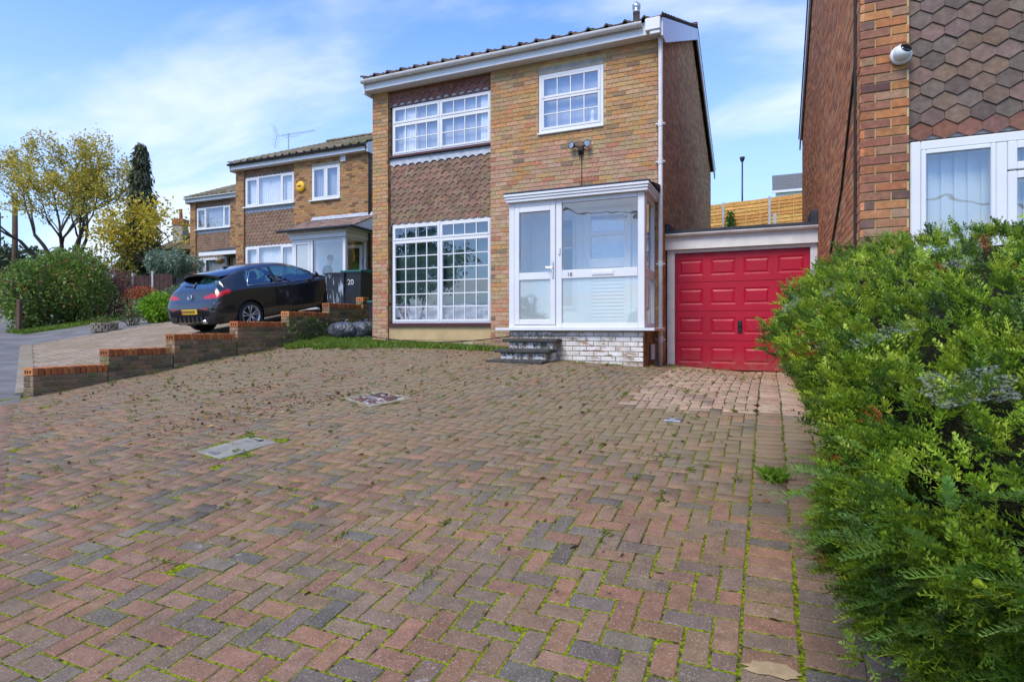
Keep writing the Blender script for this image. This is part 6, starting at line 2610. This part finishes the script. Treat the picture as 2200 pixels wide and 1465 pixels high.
# scrub low under the trees, and the wooded skyline
for i, (X, Y, rx, h, pal, lab) in enumerate((
        (-31.5, 16.6, 1.7, 1.9, [((.34, .32, .05), 3), ((.20, .24, .05), 3), ((.42, .34, .05), 2)], 'yellow green scrub low beneath the twisted tree'),
        (-28.2, 16.9, 1.3, 1.5, [((.38, .33, .05), 3), ((.18, .22, .05), 2)], 'yellowish undergrowth bush between the twisted tree and the fence'),
        (-37.5, 18.1, 1.6, 2.4, [((.15, .16, .03), 3), ((.09, .12, .03), 3)], 'olive bush at the foot of the telegraph pole'),
        (-50.0, 22.2, 3.2, 4.6, [((.03, .05, .018), 3), ((.05, .075, .025), 3)], 'dark green trees at the far left edge down the road'),
        (-29.4, 17.7, 1.5, 3.0, [((.44, .38, .05), 3), ((.25, .28, .06), 3), ((.36, .30, .05), 2)], 'yellow green bush filling the gap below the yellow tree'),
        (-57.0, 29.5, 4.5, 5.0, [((.035, .055, .02), 3), ((.06, .08, .03), 3)], 'dark rounded tree far down the road behind the poles'))):
    shrub('scrub', on(X, Y), rx, rx, h, 5200 if h > 4 else 2800, .34 if h > 4 else .16, pal, lab, 'tree' if h > 4 else 'bush', 60 + i, .5)
n = 9000
rg2 = np.random.default_rng(77)
tt = rg2.uniform(20, 260, n)
dd = rg2.uniform(90, 130, n)
P = []
for t_, d_ in zip(tt, dd):
    x_, y_ = xy(t_ - 120, d_)
    P.append((x_, y_, T(x_, y_) + 7 * rg2.random() ** 1.5 * (1 + .4 * math.sin(t_ * .21))))
P = np.array(P)
o = leaves('woodland', P, np.tile((0, 0, .4), (n, 1)), 2.4, [((.05, .07, .035), 3), ((.07, .085, .04), 3), ((.10, .09, .04), 1)], None, .7, 1.0, 0, rng=rg2)
# ornamental ring planter on the neighbour's drive
pt = thing('ring_planter', on(-16.95, 10.35), 'round mossy stone ring planter at the edge of the paved drive', 'planter')
for r_ in range(3):
    for k in range(13):
        a = 2 * math.pi * (k + .5 * (r_ % 2)) / 13
        m = MB()
        m.M = Matrix.Rotation(a, 4, 'Z') @ Matrix.Translation((.27, 0, .045 + r_ * .085))
        m.bbox(-.05, .05, -.062, .062, -.04, .04, .01)
        m.build('stone', 'stone_planter', pt)
MB().lathe([(.22, .21), (0, .24)], 16).build('earth', 'soil', pt)
P = rg.normal(0, .12, (260, 3)) * (1, 1, .5) + (0, 0, .27)
leaves('plants', P, np.tile((0, 0, .8), (260, 1)), .08, [((.10, .17, .03), 3), ((.16, .22, .04), 2), ((.28, .16, .10), 1)], pt, .4, .8, rng=rg)

# posts at the corner of the far garden
for k, (X, Y, h, lab) in enumerate(((-21.15, 10.38, 1.05, 'leaning weathered fence post at the corner of the far garden'), (-21.6, 10.6, .7, 'short rotting fence post beside the taller leaning one'))):
    m = MB()
    m.bbox(-.06, .06, -.06, .06, -.1, h, .012)
    o = m.build('fence_post', 'timber_pole')
    o.location = on(X, Y)
    o.rotation_euler = (R(2), R(3 - 5 * k), R(20))
    tag(o, lab, 'post')

# brown panel fence beside the far garden
A, B = Vector((-24.4, 15.35, 0)), Vector((-21.6, 16.75, 0))
fb = thing('panel_fence', (-23, 16, T(-23, 16)), 'dark brown panel fence with pale posts below the blue green conifer', 'fence')
for k in range(4):
    p, q = A.lerp(B, k / 4 - .28), A.lerp(B, (k + 1) / 4 - .28)
    m = local(MB(), fb.location)
    z0_ = T(p.x, p.y) + .05
    d_ = (q - p).normalized()
    nn_ = Vector((-d_.y, d_.x, 0)) * .02
    nb = 9
    for j in range(nb):
        a_, b_ = p.lerp(q, j / nb + .004), p.lerp(q, (j + 1) / nb - .004)
        off = nn_ * (1 if j % 2 else 1.4)
        m.add([tuple(a_ - off + Vector((0, 0, z0_))), tuple(b_ - off + Vector((0, 0, z0_))), tuple(b_ - off + Vector((0, 0, z0_ + 1.45))), tuple(a_ - off + Vector((0, 0, z0_ + 1.45))),
               tuple(a_ + nn_ + Vector((0, 0, z0_))), tuple(b_ + nn_ + Vector((0, 0, z0_))), tuple(b_ + nn_ + Vector((0, 0, z0_ + 1.45))), tuple(a_ + nn_ + Vector((0, 0, z0_ + 1.45)))],
              [(0, 1, 2, 3), (4, 7, 6, 5), (3, 2, 6, 7), (0, 3, 7, 4), (1, 5, 6, 2)])
    m.build('panel', 'fence_brown', fb)
    m = local(MB(), fb.location)
    m.bbox(p.x - .05, p.x + .05, p.y - .05, p.y + .05, z0_ - .2, z0_ + 1.55, .01)
    m.build('post', 'post_concrete', fb)

# far cottage with its chimney, and the dark shed before it
fh = thing('far_cottage', (-40.5, 31.5, T(-40.5, 31.5)), 'distant house with a mossy brown roof, pale chimney and small dormer window', 'house')
L0 = Vector(fh.location)
zf = L0.z
ux, uy = Vector((math.cos(YAW), math.sin(YAW), 0)), Vector((-math.sin(YAW), math.cos(YAW), 0))


def fpt(a, b, z):
    p = ux * a + uy * b
    return (p.x, p.y, z)


MB().add([fpt(a, b, z) for z in (0, 3.6) for a, b in ((-2.6, 0), (6, 0), (6, 6), (-2.6, 6))], [(4, 5, 6, 7)] + [(i, (i + 1) % 4, 4 + (i + 1) % 4, 4 + i) for i in range(4)]).build('wall', 'render_buff', fh)
mb = MB()
c = (.11, .085, .045)
mb.add([fpt(-3.0, -.5, 3.4), fpt(6.4, -.5, 3.4), fpt(6.4, 6.5, 3.4), fpt(-3, 6.5, 3.4), fpt(-.6, 3, 5.9), fpt(4.5, 3, 6.3)], [(0, 1, 5, 4), (1, 2, 5), (2, 3, 4, 5), (3, 0, 4)], c)
mb.build('roof', 'rooftile', fh)
m = MB()
m.add([fpt(a, b, z) for z in (2.4, 5.35) for a, b in ((-1.9, .2), (-1.15, .2), (-1.15, 1.0), (-1.9, 1.0))], [(4, 5, 6, 7)] + [(i, (i + 1) % 4, 4 + (i + 1) % 4, 4 + i) for i in range(4)])
ch = m.build('chimney', 'concrete', fh)
m = MB()
m.add([fpt(a, b, z) for z in (5.35, 5.85) for a, b in ((-1.95, .15), (-1.1, .15), (-1.1, 1.05), (-1.95, 1.05))], [(4, 5, 6, 7)] + [(i, (i + 1) % 4, 4 + (i + 1) % 4, 4 + i) for i in range(4)])
m.build('chimney_crown', 'terracotta', ch)
p_ = fpt(-1.5, .6, 5.85)
MB().lathe([(.14, 0), (.11, .75), (.14, .8), (0, .8)], 10, p_).build('chimney_pot', 'terracotta', ch, True)
m = MB()
m.add([fpt(a, b, z) for z in (3.7, 5.25) for a, b in ((.4, -.1), (2.6, -.1), (2.6, 2.8), (.4, 2.8))], [(4, 5, 6, 7)] + [(i, (i + 1) % 4, 4 + (i + 1) % 4, 4 + i) for i in range(4)])
dm = m.build('dormer', 'fence_brown', fh)
for a0_, a1_ in ((.95, 1.5), (1.6, 2.1)):
    m = MB()
    m.add([fpt(a, b, z) for z in (4.0, 4.95) for a, b in ((a0_, -.16), (a1_, -.16), (a1_, -.09), (a0_, -.09))], [(4, 5, 6, 7)] + [(i, (i + 1) % 4, 4 + (i + 1) % 4, 4 + i) for i in range(4)])
    m.build('dormer_window', 'net_curtain', dm)
sh = thing('shed', (-33.0, 25.0, T(-33, 25)), 'dark timber gabled outbuilding below the distant chimney', 'shed')
m = MB()
m.add([fpt(-1.4, 0, 0), fpt(2.4, 0, 0), fpt(2.4, 3, 0), fpt(-1.4, 3, 0), fpt(-1.4, 0, 1.5), fpt(2.4, 0, 1.5), fpt(2.4, 3, 1.5), fpt(-1.4, 3, 1.5), fpt(.3, 0, 2.75), fpt(.3, 3, 2.75)],
      [(0, 1, 5, 8, 4), (2, 3, 7, 9, 6), (1, 2, 6, 5), (3, 0, 4, 7)])
m.build('wall', 'bin_plastic', sh)
m = MB()
m.add([fpt(-1.6, -.15, 1.36), fpt(.3, -.15, 2.82), fpt(2.7, -.15, 1.36), fpt(-1.6, 3.2, 1.36), fpt(.3, 3.2, 2.82), fpt(2.7, 3.2, 1.36)], [(0, 1, 4, 3), (1, 2, 5, 4)], (.10, .085, .045))
m.build('roof', 'rooftile', sh)

# telegraph poles and the overhead wire
for k, (X, Y, h, lab) in enumerate(((-38.6, 18.75, 6.6, 'nearer timber telegraph pole at the far left'), (-60.0, 28.0, 8.2, 'thin telegraph pole farthest down the road at the left edge'))):
    t_ = thing('telegraph_pole', on(X, Y), lab, 'pole', 'telegraph poles')
    MB().tube([(0, 0, 0), (0, 0, h)], [.16, .12], 10).build('shaft', 'timber_pole', t_, True)
    MB().bbox(-.6, .6, -.05, .05, h - .5, h - .38, .01).build('crossarm', 'timber_pole', t_)
mb = MB()
pp = []
for k in range(41):
    t_ = -25 + 75 * k / 40
    x_, y_ = xy(t_, -7.5)
    pp.append((x_, y_, 5.6 + .055 * t_ + .5 * (2 * k / 40 - 1) ** 2))
mb.tube(pp, .03, 5)
o = mb.build('overhead_cable', 'cable')
tag(o, 'overhead telephone cable across the street seen only mirrored in the porch glass', 'cable')
# tree across the street, mirrored in the big window
rt = thing('roadside_tree', on(-17.6, -7.5), 'leafy tree across the street mirrored in the large ground floor window', 'tree')
rgt = np.random.default_rng(91)
mb, tips = MB(), []
for k in range(6):
    a = 2 * math.pi * k / 6
    grow(mb, tips, Vector((0, 0, .5)), Vector((math.cos(a) * .45, math.sin(a) * .45, 1)).normalized(), 2.0, .09, 4, rgt, .55, .05, .12)
mb.tube([(0, 0, 0), (0, 0, .9)], [.2, .15], 8)
mb.build('trunk', 'bark', rt, True)
P, N = tip_leaves(tips, 11, .22, rgt, 2)
leaves('crown', P, N, .20, [((.035, .07, .018), 3), ((.06, .11, .025), 3), ((.09, .13, .03), 1)], rt, .5, .8, rng=rgt)
shrub('hedge_shrub', on(-10.2, -7.2), .9, .8, 2.6, 2400, .30, [((.05, .10, .025), 3), ((.08, .14, .03), 2)], 'spiky leaved shrub across the street mirrored in the porch door', 'bush', 93, .18)

# ------------------------------------------------------------------ behind the garage
bf = thing('lap_fence', (0, 26.5, 4.7), 'new orange lap panel fence between concrete posts above the garage roof', 'fence')
PAL_F = [((.52, .27, .07), 4), ((.58, .32, .09), 3), ((.46, .22, .06), 2)]
for k in range(-1, 3):
    x0_ = -1.79 + k * 1.81 + .06
    x1_ = x0_ + 1.70
    for j in range(13):
        V, n = [], 8
        zb_ = .0 + j * .148
        for i in range(n + 1):
            u = i / n
            x = x0_ + (x1_ - x0_) * u
            w1, w2 = .012 * math.sin(5.1 * u + j * 2.3 + k), .012 * math.sin(4.3 * u + j * 1.7 + k * 2)
            z0_ = zb_ + .055 * x + w1
            z1_ = zb_ + .175 + .055 * x + w2
            V += [(x, -.030, z0_), (x, .0, z1_), (x, -.022, z0_)]
        F = [(i * 3, i * 3 + 3, i * 3 + 4, i * 3 + 1) for i in range(n)] + [(i * 3, i * 3 + 2, i * 3 + 5, i * 3 + 3) for i in range(n)]
        link('slat', MB().add(V, F).mesh('slat', 'fence_orange'), bf, (0, 0, 0), pick(PAL_F, .12))
    for u in (.18, .5, .82):
        xx = x0_ + 1.7 * u
        m = MB()
        m.box(xx - .018, xx + .018, -.045, -.031, .055 * xx + .02, 1.93 + .055 * xx)
        o = m.build('batten', 'fence_orange', bf)
        o.color = (.56, .36, .13, 1)
    m = MB()
    xx = x0_ - .055
    m.bbox(xx - .05, xx + .05, -.06, .05, -.5, 1.99 + .055 * xx, .008)
    m.build('post', 'post_concrete', bf)
o = MB().bbox(-.06, .06, -.06, .06, -.6, 1.15, .01).build('gate_post', 'post_concrete')
o.location = (.22, 25.9, 4.72)
tag(o, 'short grey concrete stump before the orange fence', 'post')
rgv = np.random.default_rng(17)
P = np.stack([rgv.normal(0, .16, 500), rgv.normal(0, .1, 500), rgv.random(500) ** .8 * 1.35], 1)
P[:, 0] *= 1 - .55 * P[:, 2] / 1.35
iv = thing('climbing_plant', (-1.48, 26.25, 4.75), 'green plant climbing the left concrete post of the orange fence', 'plant')
leaves('foliage', P, np.tile((0, -.6, .3), (500, 1)), .12, [((.07, .15, .025), 3), ((.12, .22, .03), 2)], iv, .5, .8, rng=rgv)
MB().tube([(0, 0, -.3), (.02, .02, .5), (0, .03, 1.3)], [.012, .01, .005], 5).build('stem', 'bark', iv)
shrub('weed_clump', (-2.2, 26.1, 4.75), .55, .2, .42, 500, .11, [((.14, .20, .03), 2), ((.09, .15, .03), 2)], 'low weeds at the foot of the orange fence', 'plant', 18, stems=False)
# flat garage roofs and the lamp beyond
ob = thing('lock_up_garages', (-1.0, 33.0, T(-1, 33) - .3), 'low row of flat roofed garages beyond the orange fence', 'garage')
m = MB().box(-3.5, 4.0, 0, 4, 0, 7.40 - ob.location.z)
m.build('wall', 'mortar_grey', ob)
m = MB().prism([(-3.7, 7.41 - ob.location.z), (4.2, 7.66 - ob.location.z), (4.2, 7.86 - ob.location.z), (-3.7, 7.61 - ob.location.z)], 'y', -.2, 4.2)
m.build('roof', 'lead', ob)
lp = thing('street_lamp', (-1.55, 40.0, T(-1.55, 40)), 'slim dark street lamp rising behind the orange fence', 'street lamp')
hz_ = 11.9 - lp.location.z
MB().tube([(0, 0, 0), (0, 0, 2), (0, 0, hz_)], [.07, .055, .045], 10).build('column', 'black_plastic', lp, True)
MB().lathe([(.05, -.1), (.12, .0), (.15, .12), (.16, .22), (.05, .25), (0, .25)], 12, (0, 0, hz_)).build('lamp_head', 'black_plastic', lp, True)
FHX, FHY = 5.2, 62.0
f2 = thing('hill_house', (FHX, FHY, T(FHX, FHY)), 'grey roofed house on the hill beyond the orange fence', 'house')
zz = T(FHX, FHY)
mb = MB()
mb.box(-4.6, 10, 0, 8, 0, 14.4 - zz)
mb.build('wall', 'brick_attr', f2)
mb = MB()
for k in range(6):
    ya, yb = -.4 + k * .75, -.4 + (k + 1) * .75 + .05
    za, zb_ = 14.45 - zz + k * .42, 14.45 - zz + (k + 1) * .42
    mb.add([(-4.9, ya, za), (10, ya, za), (10, yb, zb_), (-4.9, yb, zb_), (-4.9, ya, za - .08), (10, ya, za - .08)], [(0, 1, 2, 3), (4, 5, 1, 0)], (.13, .135, .13))
mb.build('roof', 'rooftile', f2)
MB().box(-4.95, 10, -.5, -.38, 14.2 - zz, 14.42 - zz).build('gutter', 'upvc', f2)
for a, b in ((-3.6, -1.8), (.9, 2.8)):
    m = MB()
    frame_rect(m, a, b, 12.5 - zz, 13.7 - zz, .12, -.08, .02)
    w_ = m.build('window', 'upvc', f2)
    pane(w_, a + .12, b - .12, 12.62 - zz, 13.58 - zz, -.02)

# ------------------------------------------------------------------ grass, weeds, fallen leaves


def blades(n, xy_fn, h, w, pal, rng, lean=.35):
    V, keep_n = [], 0
    P = np.array([xy_fn(rng) for _ in range(n)])
    Z = np.array([T(x, y) for x, y in P])
    hh = h * rng.uniform(.5, 1.3, n)
    a = rng.uniform(0, 6.28, n)
    dx, dy = np.cos(a) * w / 2, np.sin(a) * w / 2
    l = rng.normal(0, lean, (n, 2)) * hh[:, None]
    b0 = np.stack([P[:, 0] - dx, P[:, 1] - dy, Z], 1)
    b1 = np.stack([P[:, 0] + dx, P[:, 1] + dy, Z], 1)
    m1 = np.stack([P[:, 0] + dx * .7 + l[:, 0] * .4, P[:, 1] + dy * .7 + l[:, 1] * .4, Z + hh * .6], 1)
    t1 = np.stack([P[:, 0] + l[:, 0], P[:, 1] + l[:, 1], Z + hh * .95], 1)
    V = np.stack([b0, b1, m1, t1], 1).reshape(-1, 3)
    return V, np.arange(4 * n).reshape(n, 4), np.repeat(pal_colors(n, pal, rng), 4, axis=0)


gr = np.random.default_rng(3)
GRASS = [((.13, .26, .015), 4), ((.18, .31, .025), 3), ((.24, .27, .05), 2), ((.08, .16, .015), 2), ((.30, .24, .10), 1)]


def house_grass(r):
    while True:
        if r.random() < .42:
            x = -8.95 + 1.7 * r.random()
            y = 8.75 + abs(r.normal(0, .8)) + .12 * math.sin(x * 9)
            if y < 11.4 and x > -8.95:
                return x, y
            continue
        x = -7.3 + 3.5 * r.random() ** 1.4
        wd = .75 - .16 * (x + 7.2)
        y = 9.47 - abs(r.normal(0, wd * .42))
        if y > 9.47 - wd * 1.1:
            return x, y


V, F, C = blades(16000, house_grass, .085, .012, GRASS, gr)
o = np_mesh('grass', V, F, C, 'leaf')
tag(o, kind='stuff')


def verge_grass(r):
    t_ = r.uniform(23.2, 29.5)
    d_ = .12 + abs(r.normal(0, .45))
    if r.random() < .55:
        return r.uniform(-21.3, -20.5) - .3 * r.random(), r.uniform(10.2, 15.0)
    return xy(t_, min(d_, 1.6))


V, F, C = blades(13000, verge_grass, .12, .018, GRASS[:3], gr)
o = np_mesh('verge_grass', V, F, C, 'leaf')
tag(o, kind='stuff')
# weeds in the joints
P, N = [], []
for k in range(420):
    if k < 60:                              # along the foot of the wall
        x, y = WX1 + abs(gr.normal(0, .10)) + .02, gr.uniform(4.6, 9.6)
    elif k < 100:                           # below the porch and garage
        x, y = gr.uniform(-2.9, -.2), gr.uniform(8.2, 8.6) if k < 85 else gr.uniform(9.9, 10.25)
        if x > -1.7 and k < 85:
            y = gr.uniform(8.7, 10.1)
            x = gr.uniform(-1.65, -1.3)
    else:
        x, y = -gr.random() * 8.4 - .2, 1.9 + 7.1 * gr.beta(1.8, 1.3)
        if td(x, y)[1] < .1:
            continue
    x, y = round(x / .1) * .1 + gr.normal(0, .008), y
    m = int(gr.integers(10, 34))
    s_ = gr.uniform(.015, .06)
    P.append(np.array([x, y, T(x, y) + .008]) + gr.normal(0, 1, (m, 3)) * ((s_, .010, .004) if gr.random() < .5 else (.010, s_, .004)) + (0, 0, .002))
    N.append(gr.normal(0, 1.0, (m, 3)) * (1, 1, .25) + (0, 0, .22))
o = leaves('weeds', np.concatenate(P), np.concatenate(N), .024, [((.15, .23, .02), 4), ((.24, .28, .03), 3), ((.11, .16, .03), 2), ((.30, .24, .07), 1.5)], None, .4, .4, rng=gr)
# fallen leaves and crumbs
n = 5200
X = -8.8 + 8.9 * gr.random(n)
Y = 1.4 + 8.6 * gr.beta(2.4, 1.7, n)
ok = np.array([in_drive(x, y) for x, y in zip(X, Y)]) & (gr.random(n) < np.clip(.25 + .09 * -X, 0, 1))
X, Y = X[ok], Y[ok]
clump = gr.normal(0, .25, (9, 2)) * (3.6, 2.4) + (-5.4, 5.0)
ex = np.concatenate([gr.normal(0, 1, (90, 2)) * (.30, .22) + c for c in clump])
X, Y = np.concatenate([X, ex[:, 0]]), np.concatenate([Y, ex[:, 1]])
ok = np.array([in_drive(x, y) for x, y in zip(X, Y)])
X, Y = X[ok], Y[ok]
P = np.stack([X, Y, np.array([T(x, y) for x, y in zip(X, Y)]) + .008], 1)
N = gr.normal(0, .5, (len(P), 3)) * (1, 1, .12)
V, F = leaf_quads(P, N, .034 * gr.choice([.5, .8, 1.0, 1.7], len(P)), .6, .15, 0, gr)
o = np_mesh('leaf_litter', V, F, np.repeat(pal_colors(len(P), [((.20, .11, .045), 5), ((.30, .15, .045), 4), ((.13, .08, .045), 4), ((.38, .23, .07), 2), ((.30, .24, .17), .6), ((.20, .19, .04), 2)], gr), 4, axis=0), 'dry_leaf')
tag(o, kind='stuff')
# one tuft by the hedge
V, F, C = blades(240, lambda r: (.03 + r.normal(0, .035), 4.13 + r.normal(0, .035)), .075, .006, GRASS[:2], gr, .6)
o = np_mesh('grass_tuft', V, F, C, 'leaf')
tag(o, 'single grass tuft growing in the paving beside the hedge', 'grass tuft')
# ivy and weeds hanging on the wall
P = np.stack([np.full(420, WX1 + .03) + gr.random(420) * .06, gr.normal(9.7, .42, 420), T(WX1, 9.7) + gr.random(420) ** 1.4 * .50], 1)
iw = thing('wall_weeds', (WX1, 9.7, T(WX1, 9.7)), 'trailing green weeds growing up the brick wall near the rubbish bags', 'plant')
leaves('foliage', P - np.array(iw.location), np.tile((.7, 0, .3), (420, 1)), .06, [((.06, .13, .02), 3), ((.11, .19, .03), 2)], iw, .5, .7, rng=gr)

# cobwebs draped on the hedge
for (p, nr, su, sv, sg, lab) in (
        ((.430, 1.715, 1.112), (-.20, -.50, .85), .105, .075, .035, 'large white cobweb hammock on the near face of the hedge'),
        ((.282, 2.125, 1.213), (-.35, -.45, .82), .048, .035, .015, 'small cobweb in the middle of the hedge face left of the large one'),
        ((.354, 2.085, 1.246), (-.30, -.45, .84), .052, .035, .015, 'small cobweb above the large one in the middle of the hedge'),
        ((.595, 2.500, 1.472), (-.20, -.45, .87), .060, .042, .015, 'faint cobweb high on the right part of the hedge'),
        ((.248, 2.795, 1.412), (-.40, -.40, .82), .050, .035, .015, 'cobweb on the upper left shoulder of the hedge'),
        ((.090, 2.940, 1.357), (-.60, -.35, .72), .050, .040, .015, 'cobweb near the left outline of the hedge beside the garage door')):
    cobweb(p, nr, su, sv, sg, lab)

# crumbled bedding sand where two border blocks have broken away
sp_ = np.random.default_rng(6)
mat('sand', (.34, .25, .14), 1.0, .1, var=.25, vscale=20, bump=.8, bscale=140)
Vp, n = [], 22
cx_p, cy_p = .01, 2.25
Vp.append((cx_p, cy_p, T(cx_p, cy_p) + .006))
for k in range(n):
    a = 2 * math.pi * k / n
    q = sp_.uniform(.75, 1.15)
    x, y = cx_p + .10 * q * math.cos(a), cy_p + .038 * q * math.sin(a)
    Vp.append((x, y, T(x, y) + .0025))
tag(MB().add(Vp, [(0, 1 + k, 1 + (k + 1) % n) for k in range(n)]).build('sand', 'sand', None, True), kind='stuff')
